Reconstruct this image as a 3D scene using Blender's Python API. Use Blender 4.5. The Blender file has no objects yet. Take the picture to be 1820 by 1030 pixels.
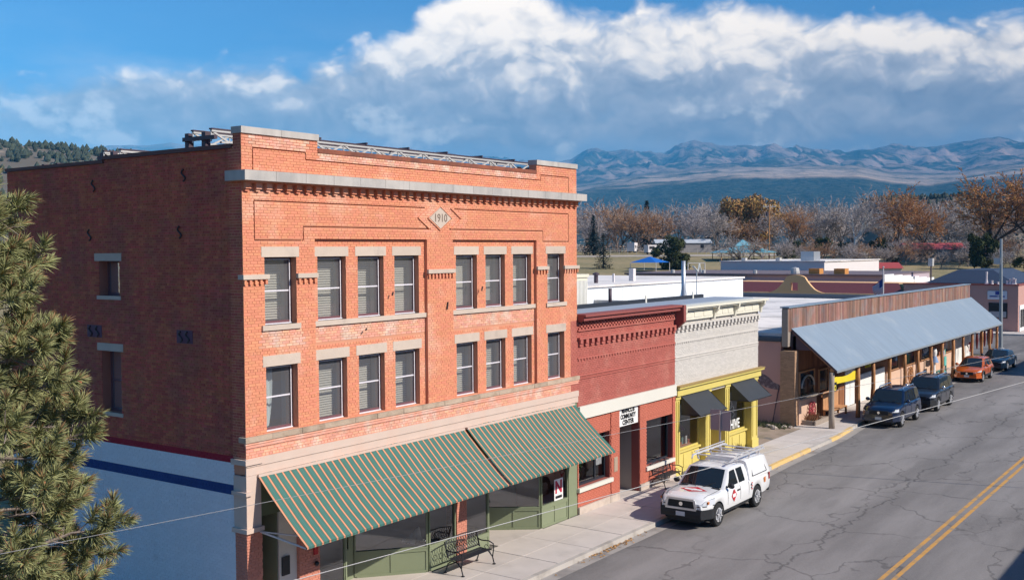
import bpy, bmesh, math, random
from mathutils import Vector, Matrix, noise
random.seed(7)
S = bpy.context.scene
COL = S.collection
R = math.radians

# ------------------------------------------------------------------ camera, world, sun, exposure
SUN_EL, SUN_AZ = R(36.0), (0.217, -0.976)          # towards the sun, seen from the ground
cam_d = bpy.data.cameras.new("camera")
cam = bpy.data.objects.new("camera", cam_d); COL.objects.link(cam)
cam_d.sensor_width = 36.0
cam_d.lens = 36.0 * 1893.84 / 1820.0
cam_d.clip_start, cam_d.clip_end = 0.5, 90000.0
yaw, pit, rol = R(35.5876), R(2.1305), R(-0.4028)
_f = Vector((math.cos(pit)*math.cos(yaw), math.cos(pit)*math.sin(yaw), -math.sin(pit)))
_r = Vector((math.sin(yaw), -math.cos(yaw), 0.0)); _u = _r.cross(_f)
_r2 = _r*math.cos(rol) + _u*math.sin(rol); _u2 = _u*math.cos(rol) - _r*math.sin(rol)
cam.matrix_world = Matrix(((_r2.x, _u2.x, -_f.x, -17.028), (_r2.y, _u2.y, -_f.y, -20.111),
                           (_r2.z, _u2.z, -_f.z, 9.540), (0, 0, 0, 1)))
S.camera = cam

sun_d = bpy.data.lights.new("sun", 'SUN'); sun_d.energy = 5.0; sun_d.angle = R(0.53)
sun_d.color = (1.0, 0.93, 0.83)
sun = bpy.data.objects.new("sun", sun_d); COL.objects.link(sun)
_s = Vector((SUN_AZ[0]*math.cos(SUN_EL), SUN_AZ[1]*math.cos(SUN_EL), math.sin(SUN_EL)))
sun.rotation_euler = _s.to_track_quat('Z', 'Y').to_euler()
sun.location = (0, -30, 40)

S.view_settings.view_transform = 'Standard'
S.view_settings.look = 'None'
S.view_settings.exposure = 0.54
S.view_settings.gamma = 1.0
S.view_settings.use_curve_mapping = False
S.render.engine = 'CYCLES'
cy = S.cycles
cy.use_denoising = True
cy.max_bounces, cy.diffuse_bounces, cy.glossy_bounces = 8, 3, 3
cy.transmission_bounces, cy.transparent_max_bounces, cy.volume_bounces = 4, 12, 0
cy.caustics_reflective = cy.caustics_refractive = False
cy.sample_clamp_indirect = 6.0


class NT:
    """small helper to wire node trees"""
    def __init__(s, tree): s.t = tree; tree.nodes.clear()
    def n(s, typ, **kw):
        nd = s.t.nodes.new(typ)
        for k, v in kw.items():
            if k.startswith('i_'):
                key = k[2:]
                key = int(key) if key.isdigit() else key.replace('_', ' ')
                s.set(nd.inputs[key], v)
            else: setattr(nd, k, v)
        return nd
    def set(s, sock, v):
        if isinstance(v, bpy.types.NodeSocket): s.t.links.new(v, sock)
        elif isinstance(v, bpy.types.Node): s.t.links.new(v.outputs[0], sock)
        else: sock.default_value = v
    def m(s, op, a, b=0.0, c=0.0, clamp=False):
        nd = s.n('ShaderNodeMath', operation=op, use_clamp=clamp)
        s.set(nd.inputs[0], a); s.set(nd.inputs[1], b); s.set(nd.inputs[2], c)
        return nd.outputs[0]
    def vm(s, op, a, b=(0, 0, 0)):
        nd = s.n('ShaderNodeVectorMath', operation=op)
        s.set(nd.inputs[0], a); s.set(nd.inputs[1], b)
        return nd.outputs[0]
    def mix(s, f, a, b, mode='MIX'):
        nd = s.n('ShaderNodeMix', data_type='RGBA', blend_type=mode)
        s.set(nd.inputs[0], f); s.set(nd.inputs[6], a); s.set(nd.inputs[7], b)
        return nd.outputs[2]
    def noise(s, vec, scale, det=4.0, rough=0.55, dist=0.0, dim='3D'):
        nd = s.n('ShaderNodeTexNoise', noise_dimensions=dim)
        if vec is not None: s.set(nd.inputs['Vector'], vec)
        nd.inputs['Scale'].default_value = scale; nd.inputs['Detail'].default_value = det
        nd.inputs['Roughness'].default_value = rough; nd.inputs['Distortion'].default_value = dist
        return nd.outputs[0]
    def ss(s, v, lo, hi, a=0.0, b=1.0):
        nd = s.n('ShaderNodeMapRange', interpolation_type='SMOOTHSTEP')
        s.set(nd.inputs[0], v); s.set(nd.inputs[1], lo); s.set(nd.inputs[2], hi)
        s.set(nd.inputs[3], a); s.set(nd.inputs[4], b)
        return nd.outputs[0]
    def xyz(s, v):
        nd = s.n('ShaderNodeSeparateXYZ'); s.set(nd.inputs[0], v); return nd.outputs
    def comb(s, x, y, z):
        nd = s.n('ShaderNodeCombineXYZ'); s.set(nd.inputs[0], x); s.set(nd.inputs[1], y); s.set(nd.inputs[2], z)
        return nd.outputs[0]


# ------------------------------------------------------------------ world: clear sky with a bank of cumulus
W = bpy.data.worlds.new("World"); S.world = W; W.use_nodes = True
t = NT(W.node_tree)
sky = t.n('ShaderNodeTexSky', sky_type='NISHITA')
sky.sun_disc = False
sky.sun_elevation = SUN_EL
sky.sun_rotation = math.atan2(SUN_AZ[0], SUN_AZ[1])
sky.altitude = 2100.0; sky.air_density = 1.1; sky.dust_density = 0.1; sky.ozone_density = 2.0
dirv = t.n('ShaderNodeTexCoord').outputs['Generated']
dx, dy, dz = t.xyz(dirv)
az = t.m('ARCTAN2', dy, dx)                                    # radians, 0 = +X
el = t.m('ARCSINE', dz)
# angle to the right of the view's middle, in hundreds of milliradians, and height likewise
ax = t.m('MULTIPLY', t.m('SUBTRACT', 0.6211, az), 10.0)        # -5 .. 5 across the picture
ez = t.m('MULTIPLY', el, 10.0)                                 # 0 horizon .. 2.3 top of picture
p2 = t.comb(ax, t.m('MULTIPLY', ez, 1.35), 0.0)
warp = t.n('ShaderNodeTexNoise', noise_dimensions='3D'); t.set(warp.inputs['Vector'], p2)
warp.inputs['Scale'].default_value = 1.7; warp.inputs['Detail'].default_value = 3.0
pw = t.vm('ADD', p2, t.vm('SCALE', t.vm('SUBTRACT', warp.outputs[1], (0.5, 0.5, 0.5)), (0, 0, 0)))
_sc = [n for n in t.t.nodes if n.type == 'VECT_MATH' and n.operation == 'SCALE'][-1]; _sc.inputs['Scale'].default_value = 0.55
def billow(vec):
    a = t.noise(vec, 0.95, 8.0, 0.55)
    v = t.n('ShaderNodeTexVoronoi', feature='SMOOTH_F1', voronoi_dimensions='3D')
    t.set(v.inputs['Vector'], vec); v.inputs['Scale'].default_value = 2.1; v.inputs['Smoothness'].default_value = 0.8
    v.inputs['Detail'].default_value = 3.0; v.inputs['Roughness'].default_value = 0.55
    return t.m('ADD', t.m('MULTIPLY', a, 0.95), t.m('MULTIPLY', t.m('SUBTRACT', 0.62, v.outputs['Distance']), 0.42))
n0 = billow(pw)
n1 = billow(t.vm('ADD', pw, (0.10, 0.16, 0.0)))                 # towards the light: up and to the right
# height of the bank's top over azimuth
top = t.n('ShaderNodeFloatCurve')
t.set(top.inputs['Value'], t.m('MULTIPLY', t.m('ADD', ax, 8.0), 1/16.0))
pts = [(0.0, 1.35), (0.16, 1.4), (0.21, 1.48), (0.28, 1.65), (0.33, 1.72), (0.40, 1.8), (0.435, 2.0), (0.465, 2.45), (0.50, 2.55),
       (0.53, 2.2), (0.58, 2.18), (0.62, 2.25), (0.68, 2.1), (0.78, 2.0), (0.9, 1.85), (1.0, 1.5)]
cm = top.mapping.curves[0]
while len(cm.points) < len(pts): cm.points.new(0.5, 0.5)
for q, (a, b) in zip(cm.points, pts): q.location = (a, b/3.0)
top.mapping.update()
Tt = t.m('MULTIPLY', top.outputs[0], 3.0)
hgt = t.m('SUBTRACT', Tt, ez)                                   # >0 below the top of the bank
bias = t.m('ADD', t.m('ADD', t.ss(hgt, -0.30, 0.45, -0.55, 0.34), t.ss(ez, 0.84, 1.14, -0.50, 0.14)), t.ss(ax, -4.4, 0.3, 0.13, 0.24))
dens = t.m('ADD', n0, bias)
mask = t.ss(dens, 0.44, 0.86)
# scraps of small cumulus low down and thin high cloud
sc_n = t.noise(t.vm('ADD', p2, (7.3, 2.1, 0)), 1.5, 7.0, 0.55)
scr = t.m('MULTIPLY', t.ss(sc_n, 0.545, 0.66, 0.0, 0.75), t.m('MULTIPLY', t.ss(ez, 0.55, 0.8), t.ss(ez, 1.6, 1.2)))
veil = t.m('MULTIPLY', t.ss(t.noise(t.comb(t.m('MULTIPLY', ax, 0.5), t.m('MULTIPLY', ez, 1.6), 3.0), 1.2, 5.0, 0.6), 0.38, 0.68),
           t.m('MULTIPLY', t.ss(ez, 2.3, 0.9), 0.55))
low = t.m('MULTIPLY', t.ss(ez, 1.65, 0.75), 0.86)                # pale cloudy air under the bank
# shading: relief from the offset sample, darker towards the flat base
relief = t.m('MULTIPLY', t.m('SUBTRACT', n0, n1), 1.35)
hh = t.ss(t.m('ADD', ez, t.m('MULTIPLY', t.m('SUBTRACT', n0, 0.5), 0.9)), 1.12, 1.88)
lit = t.m('ADD', t.m('ADD', t.m('MULTIPLY', hh, 0.62), relief), t.m('ADD', 0.29, t.m('MULTIPLY', t.m('SUBTRACT', n0, 0.5), -0.35)), clamp=True)
cr = t.n('ShaderNodeValToRGB'); t.set(cr.inputs[0], lit)
e = cr.color_ramp.elements
e[0].position = 0.0; e[0].color = (0.31, 0.32, 0.37, 1)
e[1].position = 1.0; e[1].color = (1.45, 1.25, 1.02, 1)
for p_, c_ in ((0.30, (0.45, 0.45, 0.48, 1)), (0.58, (0.66, 0.63, 0.63, 1)), (0.82, (1.15, 1.02, 0.88, 1))):
    q = e.new(p_); q.color = c_
bg_sky = t.n('ShaderNodeBackground', i_Color=t.mix(1.0, sky, (0.44, 0.86, 1.20, 1), 'MULTIPLY'), i_Strength=0.095)
bg_low = t.n('ShaderNodeBackground', i_Color=(0.46, 0.46, 0.52, 1), i_Strength=1.0)
bg_veil = t.n('ShaderNodeBackground', i_Color=(0.80, 0.82, 0.86, 1), i_Strength=1.0)
bg_scr = t.n('ShaderNodeBackground', i_Color=(1.15, 1.08, 0.98, 1), i_Strength=1.0)
bg_cl = t.n('ShaderNodeBackground', i_Color=cr, i_Strength=1.0)
def mixsh(f, a, b):
    nd = t.n('ShaderNodeMixShader'); t.set(nd.inputs[0], f); t.set(nd.inputs[1], a.outputs[0]); t.set(nd.inputs[2], b.outputs[0]); return nd
sh = mixsh(low, bg_sky, bg_low)
sh = mixsh(veil, sh, bg_veil)
sh = mixsh(mask, sh, bg_cl)
sh = mixsh(scr, sh, bg_scr)
out = t.n('ShaderNodeOutputWorld'); t.set(out.inputs[0], sh.outputs[0])
W.cycles.sampling_method = 'MANUAL'; W.cycles.sample_map_resolution = 512


# ------------------------------------------------------------------ materials
MATS = {}
def mat(name, col, rough=0.75, metal=0.0, var=0.12, vs=2.0, isl=0.0, spec=0.35, bump=0.0, bs=60.0, coat=0.0, hue=0.0,
        alt=None, altlo=0.55, altscale=0.6, streak=0.0, streakdir='z'):
    """plain principled material with noise variation; isl = brightness spread from piece to piece; alt = a second colour in patches"""
    if name in MATS: return MATS[name]
    m = bpy.data.materials.new(name); m.use_nodes = True; MATS[name] = m
    t = NT(m.node_tree)
    geo = t.n('ShaderNodeNewGeometry'); pos = geo.outputs['Position']
    c = t.n('ShaderNodeRGB').outputs[0]; c.default_value = (*col, 1)
    if alt is not None:
        a = t.n('ShaderNodeRGB').outputs[0]; a.default_value = (*alt, 1)
        c = t.mix(t.ss(t.noise(pos, altscale, 6.0, 0.6), altlo - 0.07, altlo + 0.13), c, a)
    k = t.m('ADD', 1.0 - var, t.m('MULTIPLY', t.noise(pos, vs, 5.0, 0.6), 2*var))
    if streak:
        px, py, pz = t.xyz(pos)
        sv = t.comb(t.m('MULTIPLY', px, 5.0), t.m('MULTIPLY', py, 5.0), t.m('MULTIPLY', pz, 0.5)) if streakdir == 'z' else t.comb(t.m('MULTIPLY', px, 3.0), t.m('MULTIPLY', py, 0.35), 0.0)
        k = t.m('MULTIPLY', k, t.ss(t.noise(sv, 1.0, 4.0, 0.6), 0.3, 0.7, 1.0 - streak, 1.0))
    if isl:
        rnd = t.m('FRACT', t.m('ADD', geo.outputs['Random Per Island'], t.n('ShaderNodeObjectInfo').outputs['Random']))
        k = t.m('MULTIPLY', k, t.m('ADD', 1.0 - isl, t.m('MULTIPLY', rnd, 2*isl)))
        if hue:
            hs = t.n('ShaderNodeHueSaturation'); t.set(hs.inputs['Color'], c)
            t.set(hs.inputs['Hue'], t.m('ADD', 0.5 - hue, t.m('MULTIPLY', t.m('FRACT', t.m('MULTIPLY', rnd, 7.31)), 2*hue)))
            c = hs.outputs[0]
    cc = t.n('ShaderNodeVectorMath', operation='SCALE'); t.set(cc.inputs[0], c); t.set(cc.inputs['Scale'], k)
    b = t.n('ShaderNodeBsdfPrincipled'); t.set(b.inputs['Base Color'], cc.outputs[0])
    b.inputs['Roughness'].default_value = rough; b.inputs['Metallic'].default_value = metal
    b.inputs['Specular IOR Level'].default_value = spec
    if coat: b.inputs['Coat Weight'].default_value = coat; b.inputs['Coat Roughness'].default_value = 0.05
    if bump:
        bp = t.n('ShaderNodeBump'); bp.inputs['Strength'].default_value = bump; bp.inputs['Distance'].default_value = 0.02
        t.set(bp.inputs['Height'], t.noise(pos, bs, 4.0, 0.6)); t.set(b.inputs['Normal'], bp.outputs[0])
    o = t.n('ShaderNodeOutputMaterial'); t.set(o.inputs[0], b.outputs[0])
    return m

def glass(name, tint=(0.97, 0.97, 0.97), see=0.95, base=0.17, dust=0.0):
    """thin window glass: lets you look in, mirrors the sky at a slant"""
    if name in MATS: return MATS[name]
    m = bpy.data.materials.new(name); m.use_nodes = True; MATS[name] = m
    t = NT(m.node_tree)
    tr = t.n('ShaderNodeBsdfTransparent'); tr.inputs[0].default_value = (*[c*see for c in tint], 1)
    gl = t.n('ShaderNodeBsdfGlossy'); gl.inputs['Roughness'].default_value = 0.02; gl.inputs[0].default_value = (0.9, 0.92, 0.95, 1)
    fr = t.n('ShaderNodeFresnel'); fr.inputs[0].default_value = 1.5
    mx = t.n('ShaderNodeMixShader'); t.set(mx.inputs[0], t.m('MAXIMUM', fr, base)); t.set(mx.inputs[1], tr.outputs[0]); t.set(mx.inputs[2], gl.outputs[0])
    if dust:                                                     # insect screen and dust on the pane
        df = t.n('ShaderNodeBsdfDiffuse'); df.inputs[0].default_value = (.42, .42, .45, 1)
        m2 = t.n('ShaderNodeMixShader'); m2.inputs[0].default_value = dust; t.set(m2.inputs[1], mx.outputs[0]); t.set(m2.inputs[2], df.outputs[0]); mx = m2
    o = t.n('ShaderNodeOutputMaterial'); t.set(o.inputs[0], mx.outputs[0])
    return m


# ------------------------------------------------------------------ mesh builder and objects
class MB:
    def __init__(s): s.v = []; s.f = []; s.mi = []; s.cur = 0
    def add(s, vs, fs):
        o = len(s.v); s.v += [tuple(p) for p in vs]
        for f in fs: s.f.append([o + i for i in f]); s.mi.append(s.cur)
    def box(s, x0, y0, z0, x1, y1, z1):
        x0, x1 = min(x0, x1), max(x0, x1); y0, y1 = min(y0, y1), max(y0, y1); z0, z1 = min(z0, z1), max(z0, z1)
        s.add([(x0, y0, z0), (x1, y0, z0), (x1, y1, z0), (x0, y1, z0), (x0, y0, z1), (x1, y0, z1), (x1, y1, z1), (x0, y1, z1)],
              [(3, 2, 1, 0), (4, 5, 6, 7), (0, 1, 5, 4), (1, 2, 6, 5), (2, 3, 7, 6), (3, 0, 4, 7)])
        return s
    def poly(s, *pts): s.add(pts, [tuple(range(len(pts)))]); return s
    def prism(s, pts, axis, lo, hi):
        def mk(p, d):
            return {'x': (d, p[0], p[1]), 'y': (p[0], d, p[1]), 'z': (p[0], p[1], d)}[axis]
        n = len(pts)
        s.add([mk(p, lo) for p in pts] + [mk(p, hi) for p in pts],
              [tuple(range(n)), tuple(range(2*n - 1, n - 1, -1))] + [((i + 1) % n, i, i + n, (i + 1) % n + n) for i in range(n)])
        return s
    def tube(s, pts, rad, n=6, caps=True):
        pts = [Vector(p) for p in pts]
        if not hasattr(rad, '__len__'): rad = [rad]*len(pts)
        o = len(s.v); prev = None
        for i, p in enumerate(pts):
            d = (pts[min(i + 1, len(pts) - 1)] - pts[max(i - 1, 0)]).normalized()
            if prev is None:
                a = d.cross(Vector((0, 0, 1)) if abs(d.z) < 0.9 else Vector((1, 0, 0))).normalized()
            else:
                a = (prev - d*prev.dot(d)).normalized()
            prev = a; b = d.cross(a)
            for k in range(n):
                q = 2*math.pi*k/n
                s.v.append(tuple(p + (a*math.cos(q) + b*math.sin(q))*rad[i]))
        for i in range(len(pts) - 1):
            for k in range(n):
                s.f.append([o + i*n + k, o + i*n + (k + 1) % n, o + (i + 1)*n + (k + 1) % n, o + (i + 1)*n + k]); s.mi.append(s.cur)
        if caps:
            s.f.append([o + k for k in range(n)][::-1]); s.mi.append(s.cur)
            s.f.append([o + (len(pts) - 1)*n + k for k in range(n)]); s.mi.append(s.cur)
        return s
    def bar(s, p, q, w, h=None):
        """rectangular bar from p to q"""
        h = h or w; p, q = Vector(p), Vector(q); d = (q - p).normalized()
        a = d.cross(Vector((0, 0, 1)) if abs(d.z) < 0.95 else Vector((1, 0, 0))).normalized(); b = d.cross(a)
        a *= w/2; b *= h/2
        s.add([p - a - b, p + a - b, p + a + b, p - a + b, q - a - b, q + a - b, q + a + b, q - a + b],
              [(0, 1, 2, 3), (7, 6, 5, 4), (0, 4, 5, 1), (1, 5, 6, 2), (2, 6, 7, 3), (3, 7, 4, 0)])
        return s
    def lathe(s, prof, c, axis='z', n=16):
        o = len(s.v)
        for r, h in prof:
            for k in range(n):
                q = 2*math.pi*k/n; a, b = r*math.cos(q), r*math.sin(q)
                s.v.append({'z': (c[0] + a, c[1] + b, c[2] + h), 'y': (c[0] + a, c[1] + h, c[2] + b), 'x': (c[0] + h, c[1] + a, c[2] + b)}[axis])
        for i in range(len(prof) - 1):
            for k in range(n):
                s.f.append([o + i*n + k, o + i*n + (k + 1) % n, o + (i + 1)*n + (k + 1) % n, o + (i + 1)*n + k]); s.mi.append(s.cur)
        return s
    def ball(s, c, rx, ry, rz, n=8, m=5, jit=0.0):
        o = len(s.v)
        for i in range(m + 1):
            th = math.pi*i/m
            for k in range(n):
                q = 2*math.pi*k/n; j = 1 + random.uniform(-jit, jit)
                s.v.append((c[0] + rx*j*math.sin(th)*math.cos(q), c[1] + ry*j*math.sin(th)*math.sin(q), c[2] + rz*j*math.cos(th)))
        for i in range(m):
            for k in range(n):
                s.f.append([o + i*n + k, o + (i + 1)*n + k, o + (i + 1)*n + (k + 1) % n, o + i*n + (k + 1) % n]); s.mi.append(s.cur)
        return s
    def grid(s, fn, nu, nv):
        o = len(s.v)
        for i in range(nu + 1):
            for j in range(nv + 1): s.v.append(tuple(fn(i/nu, j/nv)))
        for i in range(nu):
            for j in range(nv):
                s.f.append([o + i*(nv + 1) + j, o + (i + 1)*(nv + 1) + j, o + (i + 1)*(nv + 1) + j + 1, o + i*(nv + 1) + j + 1]); s.mi.append(s.cur)
        return s
    def mesh(s, name, mats, org=(0, 0, 0), smooth=False):
        me = bpy.data.meshes.new(name)
        me.from_pydata([(p[0] - org[0], p[1] - org[1], p[2] - org[2]) for p in s.v], [], s.f)
        mats = mats if isinstance(mats, (list, tuple)) else [mats]
        for m in mats: me.materials.append(m)
        if len(mats) > 1: me.polygons.foreach_set('material_index', s.mi)
        if smooth: me.polygons.foreach_set('use_smooth', [True]*len(me.polygons))
        me.update()
        return me

ORG = {}
def thing(name, label, cat, loc=(0, 0, 0), group=None):
    o = bpy.data.objects.new(name, None); COL.objects.link(o); o.location = loc; ORG[o.name] = loc
    o.empty_display_size = 0.3
    o['label'] = label; o['category'] = cat
    if group: o['group'] = group
    return o
def part(name, mb, mats, parent=None, smooth=False, label=None, kind=None):
    """one mesh object under its thing; the builder's coordinates are world coordinates"""
    org = ORG.get(parent.name, (0, 0, 0)) if parent else (0, 0, 0)
    me = mb if isinstance(mb, bpy.types.Mesh) else mb.mesh(name, mats, org, smooth)
    o = bpy.data.objects.new(name, me); COL.objects.link(o)
    if parent: o.parent = parent; ORG[o.name] = org
    if label: o['label'] = label
    if kind: o['kind'] = kind
    return o
def solo(name, mb, mats, label, cat, group=None, smooth=False, kind=None):
    """a thing that is one mesh; its origin goes to its base"""
    xs = [p[0] for p in mb.v]; ys = [p[1] for p in mb.v]; zs = [p[2] for p in mb.v]
    org = ((min(xs) + max(xs))/2, (min(ys) + max(ys))/2, min(zs))
    o = bpy.data.objects.new(name, mb.mesh(name, mats, org, smooth)); COL.objects.link(o); o.location = org; ORG[o.name] = org
    o['label'] = label; o['category'] = cat
    if group: o['group'] = group
    if kind: o['kind'] = kind
    return o
def struct(name, mb, mats, parent=None, smooth=False, kind='structure'):
    o = part(name, mb, mats, parent, smooth)
    if not parent: o['kind'] = kind
    return o
def dup(o, parent=None):
    c = o.copy(); COL.objects.link(c)
    if parent: c.parent = parent
    for ch in list(o.children): dup(ch, c)
    return c
def text(name, body, m, parent, loc, size, rot=(math.pi/2, 0, 0), ext=0.006, sx=1.0, bold=0.0, space=1.0):
    cu = bpy.data.curves.new(name, 'FONT'); cu.body = body; cu.size = size; cu.align_x = 'CENTER'; cu.align_y = 'CENTER'
    cu.extrude = ext; cu.offset = bold; cu.resolution_u = 3; cu.space_character = space
    cu.materials.append(m)
    tmp = bpy.data.objects.new('tmp', cu); COL.objects.link(tmp)
    me = bpy.data.meshes.new_from_object(tmp.evaluated_get(bpy.context.evaluated_depsgraph_get())); me.name = name
    bpy.data.objects.remove(tmp); bpy.data.curves.remove(cu)
    if not me.materials: me.materials.append(m)
    o = bpy.data.objects.new(name, me); COL.objects.link(o)
    org = ORG.get(parent.name, (0, 0, 0)); o.parent = parent
    o.location = [loc[i] - org[i] for i in range(3)]; o.rotation_euler = rot; o.scale = (sx, 1, 1)
    return o

# rectangles and bricks
def cut(rect, holes):
    """the parts of a rectangle (a0,a1,z0,z1) that lie outside the holes"""
    out = [rect]
    for h in holes:
        nxt = []
        for a0, a1, z0, z1 in out:
            if h[0] >= a1 or h[1] <= a0 or h[2] >= z1 or h[3] <= z0: nxt.append((a0, a1, z0, z1)); continue
            if h[0] > a0: nxt.append((a0, h[0], z0, z1))
            if h[1] < a1: nxt.append((h[1], a1, z0, z1))
            b0, b1 = max(a0, h[0]), min(a1, h[1])
            if h[2] > z0: nxt.append((b0, b1, z0, h[2]))
            if h[3] < z1: nxt.append((b0, b1, h[3], z1))
        out = nxt
    return out
COURSE, BRICK_L, JOINT = 0.069, 0.222, 0.011
def brick_rects(zone, holes, course=COURSE, length=BRICK_L, soldier=False):
    a0, a1, z0, z1 = zone; out = []
    near = [h for h in holes if h[0] < a1 and h[1] > a0 and h[2] < z1 and h[3] > z0]
    k0 = int(math.floor(z0/course))
    for k in range(k0, int(math.ceil(z1/course)) + 1):
        b0, b1 = max(z0, k*course + JOINT/2), min(z1, (k + 1)*course - JOINT/2)
        if b1 - b0 < 0.018: continue
        row = [h for h in near if h[2] < b1 and h[3] > b0]
        header = (k % 6 == 0)
        ln = length/2 if header else length
        off = (k % 2)*length/2 if not header else length/4
        i0 = int(math.floor((a0 - off)/ln))
        for i in range(i0, int(math.ceil((a1 - off)/ln)) + 1):
            c0, c1 = max(a0, off + i*ln + JOINT/2), min(a1, off + (i + 1)*ln - JOINT/2)
            if c1 - c0 < 0.025: continue
            if row:
                for r in cut((c0, c1, b0, b1), row):
                    if r[1] - r[0] > 0.025 and r[3] - r[2] > 0.018: out.append(r)
            else: out.append((c0, c1, b0, b1))
    return out
def add_brick(mb, r, d, side, th=0.014, jit=0.003):
    """one brick face with its four edges; side 'y' faces -Y at y=d, side 'x' faces -X at x=d"""
    a0, a1, z0, z1 = r; f = d - random.uniform(0, jit); b = d + th
    if side == 'y': P = lambda a, q, z: (a, q, z)
    else: P = lambda a, q, z: (q, a, z)
    mb.add([P(a0, f, z0), P(a1, f, z0), P(a1, f, z1), P(a0, f, z1), P(a0, b, z0), P(a1, b, z0), P(a1, b, z1), P(a0, b, z1)],
           [(0, 1, 2, 3), (0, 4, 5, 1), (1, 5, 6, 2), (2, 6, 7, 3), (3, 7, 4, 0)])

# ================================================================== ground, road, sidewalk
m_conc = mat('concrete', (0.55, 0.485, 0.44), 0.9, var=0.16, vs=1.3, isl=0.06, bump=0.15, bs=90, alt=(0.46, 0.41, 0.37), altlo=0.58, altscale=0.5)
m_kerb = mat('kerb_concrete', (0.44, 0.40, 0.36), 0.9, var=0.2, vs=2.0, bump=0.2, alt=(0.30, 0.27, 0.24), altlo=0.55, altscale=0.9)
m_gutter = mat('gutter_concrete', (0.34, 0.31, 0.285), 0.9, var=0.2, vs=1.5, alt=(0.22, 0.20, 0.19), altlo=0.53, altscale=0.6)
m_yelpaint = mat('yellow_road_paint', (0.56, 0.29, 0.075), 0.8, var=0.18, vs=6, alt=(0.34, 0.235, 0.13), altlo=0.53, altscale=2.5)
m_kerbpaint = mat('yellow_kerb_paint', (0.66, 0.44, 0.17), 0.8, var=0.15, vs=3, alt=(0.46, 0.36, 0.24), altlo=0.55, altscale=1.6)

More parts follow.
